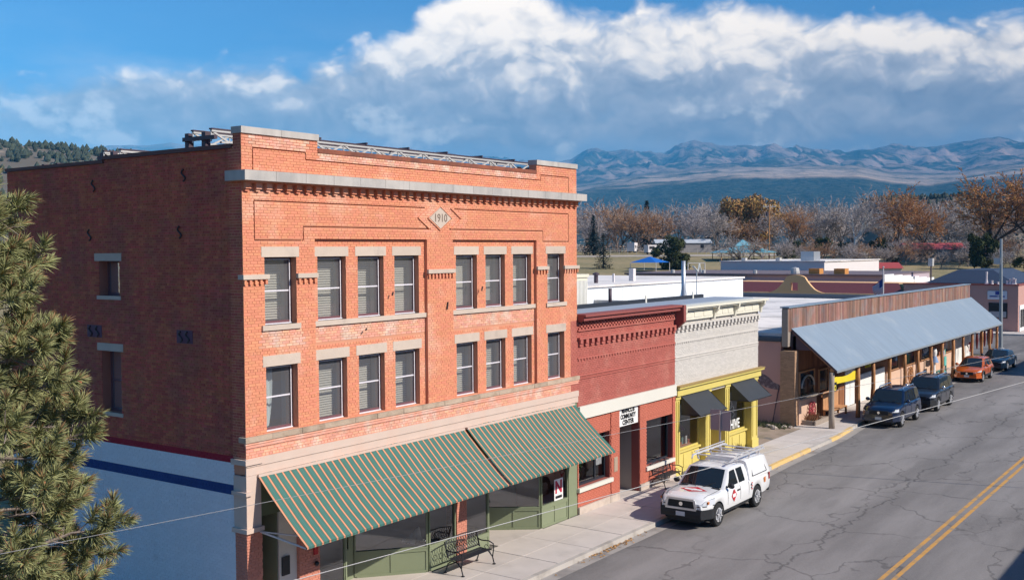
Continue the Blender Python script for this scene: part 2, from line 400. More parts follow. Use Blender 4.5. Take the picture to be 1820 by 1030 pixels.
def asphalt():
    m = bpy.data.materials.new('asphalt'); m.use_nodes = True
    t = NT(m.node_tree); pos = t.n('ShaderNodeNewGeometry').outputs['Position']
    px, py, pz = t.xyz(pos)
    fine = t.noise(pos, 22.0, 3.0, 0.7)
    big = t.noise(t.comb(t.m('MULTIPLY', px, 0.10), t.m('MULTIPLY', py, 0.55), 0.0), 1.0, 5.0, 0.6)   # wear along the lanes
    k = t.m('ADD', t.ss(big, 0.28, 0.72, 0.165, 0.245), t.m('MULTIPLY', t.m('SUBTRACT', fine, 0.5), 0.12))
    lane = t.ss(t.m('ABSOLUTE', t.m('ADD', py, 6.6)), 1.6, 0.2, 0.0, 0.02)
    k = t.m('ADD', k, lane)
    st_ = t.ss(t.noise(t.vm('ADD', pos, (3, 71, 0)), 0.55, 4.0, 0.55), 0.60, 0.74)       # oil and tyre stains where cars park
    k = t.m('SUBTRACT', k, t.m('MULTIPLY', st_, t.m('MULTIPLY', t.ss(py, -8.5, -5.0), 0.05)))
    tar = t.ss(t.noise(t.comb(t.m('MULTIPLY', px, .35), py, 9.0), 0.33, 2.0, 0.4), 0.63, 0.66)
    k = t.m('SUBTRACT', k, t.m('MULTIPLY', tar, 0.022))
    # weathered darker strip along the kerb
    k = t.m('SUBTRACT', k, t.m('MULTIPLY', t.ss(py, -4.6, -3.2), t.m('MULTIPLY', t.noise(pos, 0.9, 5.0, 0.65), 0.085)))
    # cracks: cells with wandering edges, and long cracks that follow the lanes
    wv = t.n('ShaderNodeTexNoise'); t.set(wv.inputs['Vector'], pos); wv.inputs['Scale'].default_value = 0.8; wv.inputs['Detail'].default_value = 5.0
    wsc = t.n('ShaderNodeVectorMath', operation='SCALE'); t.set(wsc.inputs[0], t.vm('SUBTRACT', wv.outputs[1], (0.5, 0.5, 0.5))); wsc.inputs['Scale'].default_value = 2.4
    cp = t.vm('ADD', pos, wsc.outputs[0])
    vo = t.n('ShaderNodeTexVoronoi', feature='DISTANCE_TO_EDGE', voronoi_dimensions='2D'); t.set(vo.inputs['Vector'], t.vm('MULTIPLY', cp, (0.20, 0.30, 1)))
    vo.inputs['Scale'].default_value = 1.0
    c1 = t.m('MULTIPLY', t.ss(vo.outputs[0], 0.022, 0.003), t.ss(t.noise(pos, 0.22, 3.0, 0.5), 0.30, 0.50))
    vs_ = t.n('ShaderNodeTexVoronoi', feature='DISTANCE_TO_EDGE', voronoi_dimensions='2D'); t.set(vs_.inputs['Vector'], cp); vs_.inputs['Scale'].default_value = 0.85
    patch = t.ss(t.noise(t.vm('ADD', pos, (31, 5, 0)), 0.16, 3.0, 0.5), 0.55, 0.66)
    c2 = t.m('MULTIPLY', t.ss(vs_.outputs[0], 0.03, 0.004), patch)
    wn = t.m('MULTIPLY', t.m('SUBTRACT', t.noise(t.comb(px, 0.0, 0.0), 0.35, 6.0, 0.65), 0.5), 2.6)
    ln = t.m('ABSOLUTE', t.m('ADD', t.m('ADD', py, wn), 8.15))
    c3 = t.m('MULTIPLY', t.ss(ln, 0.075, 0.015), t.ss(t.noise(pos, 2.2, 3.0, 0.6), 0.25, 0.5))
    cr = t.m('MAXIMUM', t.m('MAXIMUM', t.m('MULTIPLY', c1, 0.75), t.m('MULTIPLY', c2, 0.6)), t.m('MULTIPLY', c3, 0.85))
    k = t.m('MULTIPLY', k, t.m('SUBTRACT', 1.0, t.m('MULTIPLY', cr, 0.46)))
    col = t.comb(t.m('MULTIPLY', k, 1.06), t.m('MULTIPLY', k, 0.985), t.m('MULTIPLY', k, 0.955))
    b = t.n('ShaderNodeBsdfPrincipled', i_Base_Color=col); b.inputs['Roughness'].default_value = 0.9; b.inputs['Specular IOR Level'].default_value = 0.25
    bp = t.n('ShaderNodeBump'); bp.inputs['Strength'].default_value = 0.35; bp.inputs['Distance'].default_value = 0.02
    t.set(bp.inputs['Height'], t.m('SUBTRACT', t.noise(pos, 60.0, 3.0, 0.7), cr)); t.set(b.inputs['Normal'], bp.outputs[0])
    o = t.n('ShaderNodeOutputMaterial'); t.set(o.inputs[0], b.outputs[0])
    return m
m_asphalt = asphalt()
m_dirt = mat('bare_dirt', (0.33, 0.25, 0.19), 0.95, var=0.25, vs=1.5, bump=0.4, bs=12, alt=(0.24, 0.19, 0.13), altlo=0.5, altscale=0.8)

def ground_z(x, y):
    s = (x + 17.03)*0.813 + (y + 20.11)*0.582
    return -0.15 + max(0.0, min((s - 130)*0.0447, 8.9))
def grass_field():
    m = bpy.data.materials.new('dry_grass'); m.use_nodes = True
    t = NT(m.node_tree); pos = t.n('ShaderNodeNewGeometry').outputs['Position']
    a = t.noise(pos, 0.05, 6.0, 0.6); b_ = t.noise(pos, 0.9, 5.0, 0.7)
    c = t.mix(t.ss(a, 0.38, 0.62), (0.30, 0.235, 0.13, 1), (0.22, 0.19, 0.10, 1))
    c = t.mix(t.ss(b_, 0.45, 0.7), c, (0.36, 0.28, 0.17, 1))
    b = t.n('ShaderNodeBsdfPrincipled', i_Base_Color=c); b.inputs['Roughness'].default_value = 1.0; b.inputs['Specular IOR Level'].default_value = 0.1
    o = t.n('ShaderNodeOutputMaterial'); t.set(o.inputs[0], b.outputs[0]); return m
m_field = grass_field()
g = MB()
def _gp(u, v):
    # a sheet that is fine near the town and coarse towards the horizon
    X = -900 + 0*u; a = u*2 - 1; b = v*2 - 1
    x = 60 + math.copysign(abs(a)**3.2, a)*26000; y = 40 + math.copysign(abs(b)**3.2, b)*26000
    return (x, y, ground_z(x, y))
g.grid(_gp, 140, 140)
struct('ground', g, m_field, smooth=True)

KERB = [(-60, -2.79), (17, -2.79), (28, -2.42), (36, -2.36), (41, -1.95), (64, -1.40), (82, -1.25)]
def kerb_y(x):
    for (a, b), (c, d) in zip(KERB, KERB[1:]):
        if x <= c: return b + (d - b)*max(0, (x - a))/(c - a)
    return KERB[-1][1]
rd = MB()
rd.add([(-60, -24, -0.08), (85, -24, -0.08), (85, -1.0, -0.08), (-60, -1.0, -0.08)], [(0, 1, 2, 3)])
rd.add([(85, -24, -0.08), (300, -24, -0.03), (300, -1.0, -0.03), (85, -1.0, -0.08)], [(0, 1, 2, 3)])
rd.add([(85, -1.0, -0.08), (108.5, -1.0, -0.08), (108.5, 120, -0.08), (85, 120, -0.08)], [(0, 1, 2, 3)])
struct('road', rd, m_asphalt)
mk = MB()
for ya, yb in ((-11.02, -10.88), (-11.34, -11.20)):
    for i in range(60): mk.add([(-30 + i*3, ya, -0.076), (-27 + i*3, ya, -0.076), (-27 + i*3, yb, -0.076), (-30 + i*3, yb, -0.076)], [(0, 1, 2, 3)])
struct('road_markings', mk, m_yelpaint)
gt = MB()
xs = [-60 + 2.0*i for i in range(72)]
for a, b in zip(xs, xs[1:]):
    gt.add([(a, kerb_y(a) - 0.42, -0.076), (b, kerb_y(b) - 0.42, -0.076), (b, kerb_y(b) + 0.05, -0.076), (a, kerb_y(a) + 0.05, -0.076)], [(0, 1, 2, 3)])
struct('gutter', gt, m_gutter)
kb = MB(); kp = MB()
xs = [-60 + 1.0*i for i in range(146)]
for a, b in zip(xs, xs[1:]):
    for tgt, dz, o_ in ((kb, 0.0, 0.0),) + (((kp, 0.004, 0.004),) if (26.5 <= a < 32.0 or 35.0 <= a < 39.0) else ()):
        ya, yb = kerb_y(a), kerb_y(b)
        tgt.add([(a, ya - o_, -0.10), (b, yb - o_, -0.10), (b, yb + 0.02 - o_, 0.075 + dz), (a, ya + 0.02 - o_, 0.075 + dz),
                 (b, yb + 0.17, 0.082 + dz), (a, ya + 0.17, 0.082 + dz)], [(0, 1, 2, 3), (3, 2, 4, 5)])
struct('kerb', kb, m_kerb, smooth=False)
struct('kerb_paint', kp, m_kerbpaint)
sw_base = MB()
sw_base.box(-60, -1.24, -0.3, 84, 0.6, 0.055)
for a, b in zip(xs, xs[1:]): sw_base.add([(a, kerb_y(a) + 0.17, 0.056), (b, kerb_y(b) + 0.17, 0.056), (b, -1.2, 0.056), (a, -1.2, 0.056)], [(0, 1, 2, 3)])
sw_base.box(31.45, 0.6, -0.3, 37.3, 14, 0.04)
lt = MB(); lt.grid(lambda u, v: (-46 + u*46.02, 0.6 + v*40, -0.06), 4, 4)
struct('added_side_ground', lt, mat('added_dark_ground', (.065, .070, .040), .95, var=.3, vs=1.2, alt=(.12, .10, .07), altlo=.55))  # dark ground added here to cut light bounced onto the side wall
sidewalk = struct('sidewalk', sw_base, mat('joint_dirt', (0.17, 0.15, 0.13), 0.95))
def slab(x0, x1, ya, yb, yc, yd, z=0.082):
    """paving slab: kerb side at ya (x0) / yb (x1), wall side at yc / yd"""
    q = MB(); c = 0.012; dz = random.uniform(-0.003, 0.003)
    q.add([(x0 + c, ya + c, 0.03), (x1 - c, yb + c, 0.03), (x1 - c, yd - c, 0.03), (x0 + c, yc - c, 0.03),
           (x0 + c, ya + c, z + dz), (x1 - c, yb + c, z + dz), (x1 - c, yd - c, z + dz), (x0 + c, yc - c, z + dz)],
          [(4, 5, 6, 7), (0, 1, 5, 4), (1, 2, 6, 5), (2, 3, 7, 6), (3, 0, 4, 7)])
    part('slab', q, m_conc, sidewalk)
x = -2.0
while x < 82:
    w = 1.95; x1 = x + w
    k0, k1 = kerb_y(x) + 0.17, kerb_y(x1) + 0.17
    if x < 36.6:
        slab(x, x1, k0, k1, -1.32, -1.32); slab(x, x1, -1.32, -1.32, -0.02, -0.02)
    else:
        slab(x, x1, k0, k1, 0.5, 0.5)
    x = x1
# entrances: the paving runs back into the recessed doorways and the alley
for a0, a1, b1 in ((0.47, 1.1, 1.0), (3.0, 6.9, 1.55), (10.2, 12.8, 1.55), (17.98, 19.55, 1.35), (25.5, 27.6, 1.1)):
    slab(a0, a1, -0.02, -0.02, b1, b1)
al = MB(); al.grid(lambda u, v: (31.5 + u*5.9, 0.0 + v*7.0, 0.075 + 0.05*noise.noise((u*9, v*9, 3.3))), 14, 14)
struct('alley', al, m_dirt, smooth=True)

# ================================================================== the tall brick building
m_brick = mat('orange_brick', (0.675, 0.262, 0.150), 0.85, var=0.07, vs=1.2, isl=0.065, hue=0.006, spec=0.25, alt=(0.71, 0.37, 0.25), altlo=0.56, altscale=0.8)
m_brickpale = mat('washed_brick', (0.70, 0.34, 0.23), 0.9, var=0.10, vs=3, isl=0.13, hue=0.012, alt=(0.68, 0.48, 0.38), altlo=0.52, altscale=1.6)
m_mortar = mat('mortar', (0.60, 0.27, 0.165), 0.95, var=0.12, vs=4)
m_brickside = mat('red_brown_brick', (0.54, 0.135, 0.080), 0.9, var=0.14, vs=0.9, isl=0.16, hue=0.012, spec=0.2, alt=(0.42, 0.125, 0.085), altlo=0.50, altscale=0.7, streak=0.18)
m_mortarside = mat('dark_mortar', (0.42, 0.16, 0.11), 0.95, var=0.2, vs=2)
m_sidewhite = mat('white_painted_brick', (0.72, 0.72, 0.75), 0.8, var=0.06, vs=1.5, isl=0.03, alt=(0.58, 0.56, 0.57), altlo=0.68, altscale=0.9)
m_sidered = mat('crimson_painted_brick', (0.33, 0.010, 0.028), 0.8, var=0.15, vs=2, isl=0.06)
m_sideblue = mat('navy_painted_brick', (0.020, 0.055, 0.20), 0.8, var=0.15, vs=2, isl=0.06)
m_stone = mat('sandstone', (0.54, 0.44, 0.36), 0.9, var=0.12, vs=3, isl=0.06, bump=0.3, bs=25, alt=(0.44, 0.36, 0.30), altlo=0.60, altscale=1.2)
m_roughstone = mat('rough_sandstone', (0.46, 0.35, 0.26), 0.95, var=0.2, vs=6, isl=0.12, bump=0.8, bs=14, alt=(0.34, 0.25, 0.18), altlo=0.52, altscale=3.0)
m_cement = mat('grey_cement', (0.47, 0.435, 0.40), 0.9, var=0.14, vs=1.6, isl=0.07, bump=0.2, bs=30, alt=(0.38, 0.36, 0.34), altlo=0.55, altscale=1.1, streak=0.12)
m_rust = mat('rusty_flashing', (0.27, 0.085, 0.045), 0.75, var=0.3, vs=2.5, alt=(0.17, 0.06, 0.04), altlo=0.5, altscale=1.5)
m_rustdark = mat('dark_coping_metal', (0.12, 0.055, 0.05), 0.7, var=0.3, vs=2)
m_iron = mat('painted_iron', (0.60, 0.46, 0.38), 0.6, var=0.1, vs=2, alt=(0.62, 0.44, 0.35), altlo=0.55, altscale=0.7)
m_pier = mat('pink_painted_brick', (0.55, 0.22, 0.15), 0.85, var=0.1, vs=2, isl=0.07)
m_green = mat('sage_green_paint', (0.215, 0.245, 0.150), 0.55, var=0.08, vs=3)
m_maroon = mat('maroon_window_paint', (0.17, 0.075, 0.085), 0.5, var=0.08)
m_winwhite = mat('pale_sash_paint', (0.70, 0.66, 0.70), 0.5, var=0.06)
m_blind = mat('cream_blind', (0.52, 0.51, 0.45), 0.7, var=0.05)
m_curtain = mat('pale_curtain', (0.62, 0.70, 0.70), 0.9, var=0.06)
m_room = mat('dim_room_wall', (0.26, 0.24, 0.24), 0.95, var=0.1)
m_lining = mat('grey_jamb_lining', (0.33, 0.33, 0.35), 0.7, var=0.06)
m_glass = glass('window_glass', dust=0.17)
m_glassdark = glass('shop_glass', (0.78, 0.78, 0.78), 0.92, 0.18)
m_steel = mat('dull_steel', (0.50, 0.48, 0.46), 0.5, metal=0.1, var=0.12)
m_steeldark = mat('dark_purple_steel', (0.085, 0.06, 0.075), 0.55, metal=0.2, var=0.2)
m_black = mat('black_paint', (0.015, 0.015, 0.017), 0.5, var=0.1)
m_iron_rust = mat('old_iron', (0.06, 0.045, 0.045), 0.7, var=0.3, vs=6)

BLD = thing('brick_building', 'tall three-storey orange brick building dated 1910 with the green striped awnings', 'building', (7.5, 5.2, 0.0))
CX = 7.43
winX = [(0.665, 1.711), (2.536, 3.581), (4.032, 5.068), (5.515, 6.565)]
winX = winX + [(2*CX - b, 2*CX - a) for a, b in winX[::-1]]
Z3B, Z3T, Z2B, Z2T = 7.74, 9.415, 5.09, 6.72
BAYS = [(2.36, 6.83), (2*CX - 6.83, 2*CX - 2.36)]
BAY = 0.10
holes = [(a, b, Z3B, Z3T) for a, b in winX] + [(a, b, Z2B, Z2T) for a, b in winX]
stones = []                                     # flush stones that replace brick
for i, (a, b) in enumerate(winX):
    stones.append((a - 0.095, b + 0.095, Z3T, 9.67)); stones.append((a - 0.095, b + 0.095, Z2T, 6.99))
GW = 0.032
def hline(x0, x1, z): return (x0, x1, z - GW/2, z + GW/2)
def vline(x, z0, z1): return (x - GW/2, x + GW/2, z0, z1)
L = lambda x: 2*CX - x
grooves = []
for mir in (False, True):
    f_ = (lambda a, b, z: hline(a, b, z)) if not mir else (lambda a, b, z: hline(L(b), L(a), z))
    g_ = (lambda x, a, b: vline(x, a, b)) if not mir else (lambda x, a, b: vline(L(x), a, b))
    grooves += [f_(0.37, 6.75, 10.79), g_(0.37, 9.83, 10.79), f_(0.37, 1.97, 9.83), g_(1.97, 9.83, 10.18), f_(1.97, 7.0, 10.18),
                g_(0.35, 11.5, 12.06), f_(0.35, 2.08, 12.06), g_(2.08, 11.88, 12.06), f_(2.08, 7.43, 11.88)]
for b0, b1 in BAYS: grooves.append(hline(b0, b1, 7.14))
FT = 12.08
# backing wall: mortar face just behind the bricks, with the openings and the grooves
wall = MB()
def slab_y(mb, rects, y0, y1):
    for a0, a1, z0, z1 in rects: mb.box(a0, y0, z0, a1, y1, z1)
body_rects = [(0, 15.03, 4.16, FT)]
bayholes = [(a, b, 5.06, 9.87) for a, b in BAYS]
slab_y(wall, cut((0.0, 15.03, 4.16, FT), holes + bayholes + [h for h in grooves if h[3] < FT]), 0.0075, 0.060)
slab_y(wall, cut((0.0, 15.03, 4.16, FT), holes + bayholes), 0.060, BAY + 0.012)
for b0, b1 in BAYS: slab_y(wall, cut((b0, b1, 5.06, 9.87), holes), BAY + 0.0075, BAY + 0.0125 + 0.001)
slab_y(wall, cut((0.0, 15.03, 4.16, FT), holes), BAY + 0.0135, 0.47)
for a0, a1 in ((0.0, 2.5), (12.53, 15.03)):
    slab_y(wall, cut((a0, a1, FT, 12.385), [h for h in grooves if h[3] > FT - 0.1]), 0.012, 0.06); wall.box(a0, 0.06, FT, a1, 0.30, 12.385)
part('wall', wall, m_mortar, BLD)
# side wall and the rest of the shell
SY = 10.4
sholes = [(4.96, 5.88, 8.39, 9.33), (4.96, 5.83, 5.24, 6.90)]
sw = MB()
for a0, a1, z0, z1 in cut((0.20, SY, -0.1, 11.95), sholes): sw.box(0.012, a0, z0, 0.45, a1, z1)
sw.box(0.0125, 0.20, 11.95, 0.30, 5.54, 12.04)
sw.box(14.6, 0.48, -0.1, 15.03, SY, 11.95)
sw.box(0.45, SY - 0.4, -0.1, 14.6, SY, 11.9)
part('side_wall', sw, m_mortarside, BLD)
fl = MB(); fl.box(0.46, 0.48, 7.15, 14.59, SY - 0.41, 7.35); fl.box(0.46, 0.48, 4.4, 14.59, SY - 0.41, 4.6)
fl.box(0.46, 2.4, 4.61, 14.59, 2.5, 11.3); fl.box(0.46, 2.4, -0.1, 14.59, 2.5, 4.39)
for i in range(7): fl.box(2.1 + i*1.83, 0.48, 4.61, 2.14 + i*1.83, 2.39, 11.3)
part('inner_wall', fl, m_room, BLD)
rf = MB(); rf.box(0.46, 0.48, 11.35, 14.59, SY - 0.41, 11.5)
part('roof', rf, mat('roof_deck', (0.30, 0.28, 0.27), 0.9), BLD)

# bricks of the front: zones at two depths
def in_any(x, z, rs): return any(r[0] < x < r[1] and r[2] < z < r[3] for r in rs)
br = []
pale_zones = [(b0, b1, 7.14, 7.62) for b0, b1 in BAYS] + [(0, 15.03, 4.16, 4.94), (0.3, 2.2, 12.1, 12.4), (0.55, 1.9, 7.2, 7.6), (2.5, 12.5, 11.9, 12.1)]
ex = holes + stones + grooves + [(a, b, 4.55, 5.075) for a, b in ((0, 15.03),)]
for r in brick_rects((0.0, 15.03, 4.16, FT), ex + bayholes): br.append((r, 0.0))
for b0, b1 in BAYS:
    for r in brick_rects((b0, b1, 5.075, 9.87), ex): br.append((r, BAY))
for a0, a1 in ((0.0, 2.5), (12.53, 15.03)):
    for r in brick_rects((a0, a1, FT, 12.385), ex): br.append((r, 0.0))
eye = Vector((-17.03, -20.11, 9.54))
br.sort(key=lambda q: (Vector(((q[0][0] + q[0][1])/2, q[1], (q[0][2] + q[0][3])/2)) - eye).length + (3 if q[0][1] - q[0][0] < 0.15 else 0))
cache = {}
front, pale = MB(), MB()
for i, (r, d) in enumerate(br):
    cxr, czr = (r[0] + r[1])/2, (r[2] + r[3])/2
    isp = in_any(cxr, czr, pale_zones)
    if i < 300:
        w, h = r[1] - r[0], r[3] - r[2]
        key = (round(w, 3), round(h, 3), isp)
        if key not in cache:
            q = MB(); add_brick(q, (-w/2, w/2, -h/2, h/2), 0.0, 'y', jit=0.0); cache[key] = q.mesh('brick', [m_brickpale if isp else m_brick])
        o = bpy.data.objects.new('brick', cache[key]); COL.objects.link(o); o.parent = BLD
        o.location = (cxr - 7.5, d - random.uniform(0, 0.004) - 5.2, czr)
    else: add_brick(pale if isp else front, r, d, 'y')
part('brickwork', front, [m_brick], BLD, kind='stuff')
part('washed_brickwork', pale, [m_brickpale], BLD, kind='stuff')
# bricks of the shaded side, painted bands low down
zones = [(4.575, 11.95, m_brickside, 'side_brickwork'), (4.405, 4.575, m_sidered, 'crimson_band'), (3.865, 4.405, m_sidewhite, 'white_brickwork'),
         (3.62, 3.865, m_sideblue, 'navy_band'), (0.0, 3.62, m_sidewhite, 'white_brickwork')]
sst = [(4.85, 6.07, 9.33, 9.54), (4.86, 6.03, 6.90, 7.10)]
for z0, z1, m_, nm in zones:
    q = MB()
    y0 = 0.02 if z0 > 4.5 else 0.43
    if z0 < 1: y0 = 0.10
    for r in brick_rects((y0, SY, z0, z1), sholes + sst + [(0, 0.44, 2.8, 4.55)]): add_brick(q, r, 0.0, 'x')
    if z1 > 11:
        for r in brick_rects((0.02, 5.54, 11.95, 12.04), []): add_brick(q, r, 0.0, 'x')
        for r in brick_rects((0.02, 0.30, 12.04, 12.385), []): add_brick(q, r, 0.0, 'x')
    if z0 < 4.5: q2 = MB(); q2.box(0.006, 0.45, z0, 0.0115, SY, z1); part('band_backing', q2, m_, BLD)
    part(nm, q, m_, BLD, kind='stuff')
# flush lintels and sills
def stone(name, mb, m_=None, label=None): return part(name, mb, m_ or m_stone, BLD, label=label)
for i, (a, b) in enumerate(winX):
    d = BAY if 1 <= i <= 6 and i not in (0, 7) else 0.0
    for zt, zb in ((9.67, Z3T), (6.99, Z2T)):
        q = MB(); q.box(a - 0.095, d - 0.008, zb, b + 0.095, d + 0.20, zt); stone('lintel', q)
for a, b in ((0.55, 1.81), (L(1.81), L(0.55))):
    q = MB(); q.box(a, -0.05, 7.61, b, 0.19, Z3B); stone('sill', q)
for b0, b1 in BAYS:
    q = MB(); q.box(b0 + 0.003, BAY - 0.06, 7.61, b1 - 0.003, BAY + 0.18, Z3B); stone('sill', q)
# belt of rough stones and brick mouldings under the second-floor windows
x = -0.07
while x < 15.08:
    w = random.uniform(0.75, 1.15); x1 = min(x + w, 15.10)
    if 15.10 - x1 < 0.4: x1 = 15.10
    q = MB(); q.box(x, -0.07 - random.uniform(0, .012), 4.94, x1 - 0.012, 0.011 if x > 0.2 else 0.18, 5.072); stone('belt_stone', q, m_roughstone)
    x = x1
q = MB(); q.box(-0.05, -0.05, 4.875, 15.08, 0.011, 4.928); q.box(-0.025, -0.03, 4.80, 15.06, 0.011, 4.865)
part('belt_moulding', q, m_brickpale, BLD)
q = MB(); q.box(-0.035, -0.045, 4.345, 15.06, 0.011, 4.545); q.box(-0.02, -0.02, 4.13, 15.05, 0.0112, 4.345)
part('fascia', q, m_iron, BLD)
q = MB()
for r in brick_rects((0.0, 15.03, 4.555, 4.795), []): add_brick(q, r, 0.0, 'y')
part('fascia_brickwork', q, m_brickpale, BLD, kind='stuff')
# cornice of cement slabs with dentils
x = -0.18; i = 0
while x < 15.2:
    x1 = min(x + 0.98, 15.21)
    q = MB(); q.box(x + 0.004, -0.33, 11.25, x1 - 0.004, 0.011 if i else 0.40, 11.49); stone('cornice_slab', q, m_cement)
    x = x1; i += 1
q = MB(); q.box(-0.005, -0.14, 11.215, 15.04, -0.001, 11.248); part('dentil_shelf', q, m_brick, BLD)
dm = MB(); dm.box(-0.085, -0.105, 0.06, 0.085, 0.0, 0.21); dm.box(-0.06, -0.06, 0.0, 0.06, 0.0, 0.0595); dme = dm.mesh('dentil', [m_brick])
for i in range(46):
    o = bpy.data.objects.new('dentil', dme); COL.objects.link(o); o.parent = BLD
    o.location = (0.12 + i*0.3285 - 7.5, -0.001 - 5.2, 11.003)
# parapet copings
for a, b in ((-0.03, 2.53), (12.50, 15.06)):
    n_ = 2
    for k in range(n_):
        q = MB(); q.box(a + (b - a)*k/n_ + 0.004, -0.04, 12.388, a + (b - a)*(k + 1)/n_ - 0.004, 0.33, 12.55); stone('coping_stone', q, m_cement)
q = MB(); q.box(2.505, -0.02, 12.083, 12.525, 0.34, 12.20); part('flashing', q, m_rust, BLD)
q = MB(); q.box(-0.04, 0.335, 12.045, 0.34, 5.56, 12.15); q.box(-0.04, 5.565, 11.955, 0.34, SY + 0.05, 12.045); part('side_coping', q, m_rustdark, BLD)
# pilaster caps with little brick drops
dk = MB(); dk.box(-0.035, -0.05, -0.125, 0.035, 0.0, 0.0); dke = dk.mesh('brick_drop', [m_brick])
for a, b in ((-0.06, 0.76), (1.70, 2.40), (6.80, 2*CX - 6.80), (L(2.40), L(1.70)), (L(0.74), 15.09)):
    q = MB(); q.box(a, -0.085, 8.88, b, -0.004, 8.995)
    if a < 0: q.box(a, -0.0035, 8.88, -0.004, 0.12, 8.995)
    stone('pilaster_cap', q)
    n_ = int((b - a - 0.1)/0.13)
    for k in range(n_):
        o = bpy.data.objects.new('brick_drop', dke); COL.objects.link(o); o.parent = BLD
        o.location = (a + 0.09 + k*(b - a - 0.16)/max(1, n_ - 1) - 7.5, -5.205, 8.878)
# date stone: diamond with raised border strokes
q = MB(); q.prism([(CX - 0.50, 10.50), (CX, 10.19), (CX + 0.50, 10.50), (CX, 10.81)], 'y', -0.03, 0.012)
ds = part('date_stone', q, m_stone, BLD)
text('date_numerals', '1910', mat('carved_numerals', (0.20, 0.15, 0.12), 0.9), ds, (CX, -0.032, 10.50), 0.33, sx=0.95, ext=0.004, bold=0.004)
q = MB()
for sx in (-1, 1):
    for sz in (-1, 1):
        a, b = Vector((CX + sx*1.0, -0.012, 10.50)), Vector((CX + sx*0.50, -0.012, 10.50 + sz*0.31))
        q.bar(a, b, 0.05, 0.024)
        q.bar((CX + sx*0.56, -0.012, 10.50), (CX, -0.012, 10.50 + sz*0.355), 0.05, 0.024)
part('diamond_border', q, m_brick, BLD)

# sash windows
def sash_window(parent, x0, x1, z0, z1, y, kind='blind', mid=None, seed=0):
    """window set at depth y: frame, two panes, and what hangs inside"""
    rng = random.Random(seed); mid = mid or (z0 + z1)/2
    fr = MB(); w = 0.05
    fr.box(x0, y, z0, x0 + w, y + 0.10, z1); fr.box(x1 - w, y, z0, x1, y + 0.10, z1)
    fr.box(x0 + w, y, z1 - w, x1 - w, y + 0.10, z1); fr.box(x0 + w, y, z0, x1 - w, y + 0.10, z0 + 0.085)
    f = part('window', fr, m_maroon, parent)
    tr = MB(); c = 0.022
    tr.box(x0 + w - 0.004, y - 0.012, z0 + 0.02, x0 + w + c, y + 0.0, z1 - w); tr.box(x1 - w - c, y - 0.012, z0 + 0.02, x1 - w + 0.004, y + 0.0, z1 - w)
    tr.box(x0 + w - 0.004, y - 0.012, z1 - w - c, x1 - w + 0.004, y - 0.001, z1 - w + 0.004); tr.box(x0 + 0.02, y - 0.03, z0, x1 - 0.02, y - 0.001, z0 + 0.03)
    tr.box(x0 + w + c, y + 0.012, mid - 0.018, x1 - w - c, y + 0.045, mid + 0.018)
    part('sash', tr, m_winwhite, f)
    for a, b in ((z0 + 0.085, mid - 0.018), (mid + 0.018, z1 - w)):
        q = MB(); q.add([(x0 + w, y + 0.03, a), (x1 - w, y + 0.03, a), (x1 - w, y + 0.03, b), (x0 + w, y + 0.03, b)], [(0, 1, 2, 3)]); part('pane', q, m_glass, f)
    ln = MB(); ln.box(x0 - 0.0, y + 0.101, z0, x0 + 0.02, 0.60, z1); ln.box(x1 - 0.02, y + 0.101, z0, x1, 0.60, z1); ln.box(x0 + 0.021, y + 0.101, z1 - 0.02, x1 - 0.021, 0.60, z1); ln.box(x0 + 0.021, y + 0.101, z0, x1 - 0.021, 0.60, z0 + 0.02)
    part('lining', ln, m_lining, f)
    bl = MB(); yb = y + 0.33 + rng.uniform(-.05, .05); tilt = rng.uniform(.010, .020); lift = rng.choice((0, 0, 0, .06, .16))
    if kind == 'blind':
        z = z0 + 0.04 + lift + rng.uniform(0, 0.02)
        while z < z1 - 0.05:
            bl.add([(x0 + 0.03, yb - tilt, z + 0.004), (x1 - 0.03, yb - tilt, z + 0.004), (x1 - 0.03, yb + tilt, z + 0.050), (x0 + 0.03, yb + tilt, z + 0.050)], [(0, 1, 2, 3)])
            z += 0.064
        bl.box(x0 + 0.025, yb - 0.03, z1 - 0.075, x1 - 0.025, yb + 0.03, z1 - 0.022)
        part('blind', bl, m_blind, f)
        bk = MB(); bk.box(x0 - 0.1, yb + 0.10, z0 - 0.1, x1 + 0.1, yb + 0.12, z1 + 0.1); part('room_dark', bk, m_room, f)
    else:
        bl.grid(lambda u, v: (x0 + 0.03 + u*(x1 - x0)*0.62*(1 - 0.12*(1 - v)**3), yb + 0.035*math.sin(u*21 + 2*math.sin(v*2)) , z0 + 0.05 + v*(z1 - z0 - 0.08)), 24, 8)
        part('curtain', bl, m_curtain, f, smooth=True)
    return f
for i, (a, b) in enumerate(winX):
    d = (BAY if 0 < i < 7 else 0.0)
    sash_window(BLD, a, b, Z3B, Z3T, 0.20 + d*0.6, 'blind', 8.57, i)
    sash_window(BLD, a, b, Z2B, Z2T, 0.20 + d*0.6, 'curtain' if i == 0 else 'blind', 5.93, 20 + i)
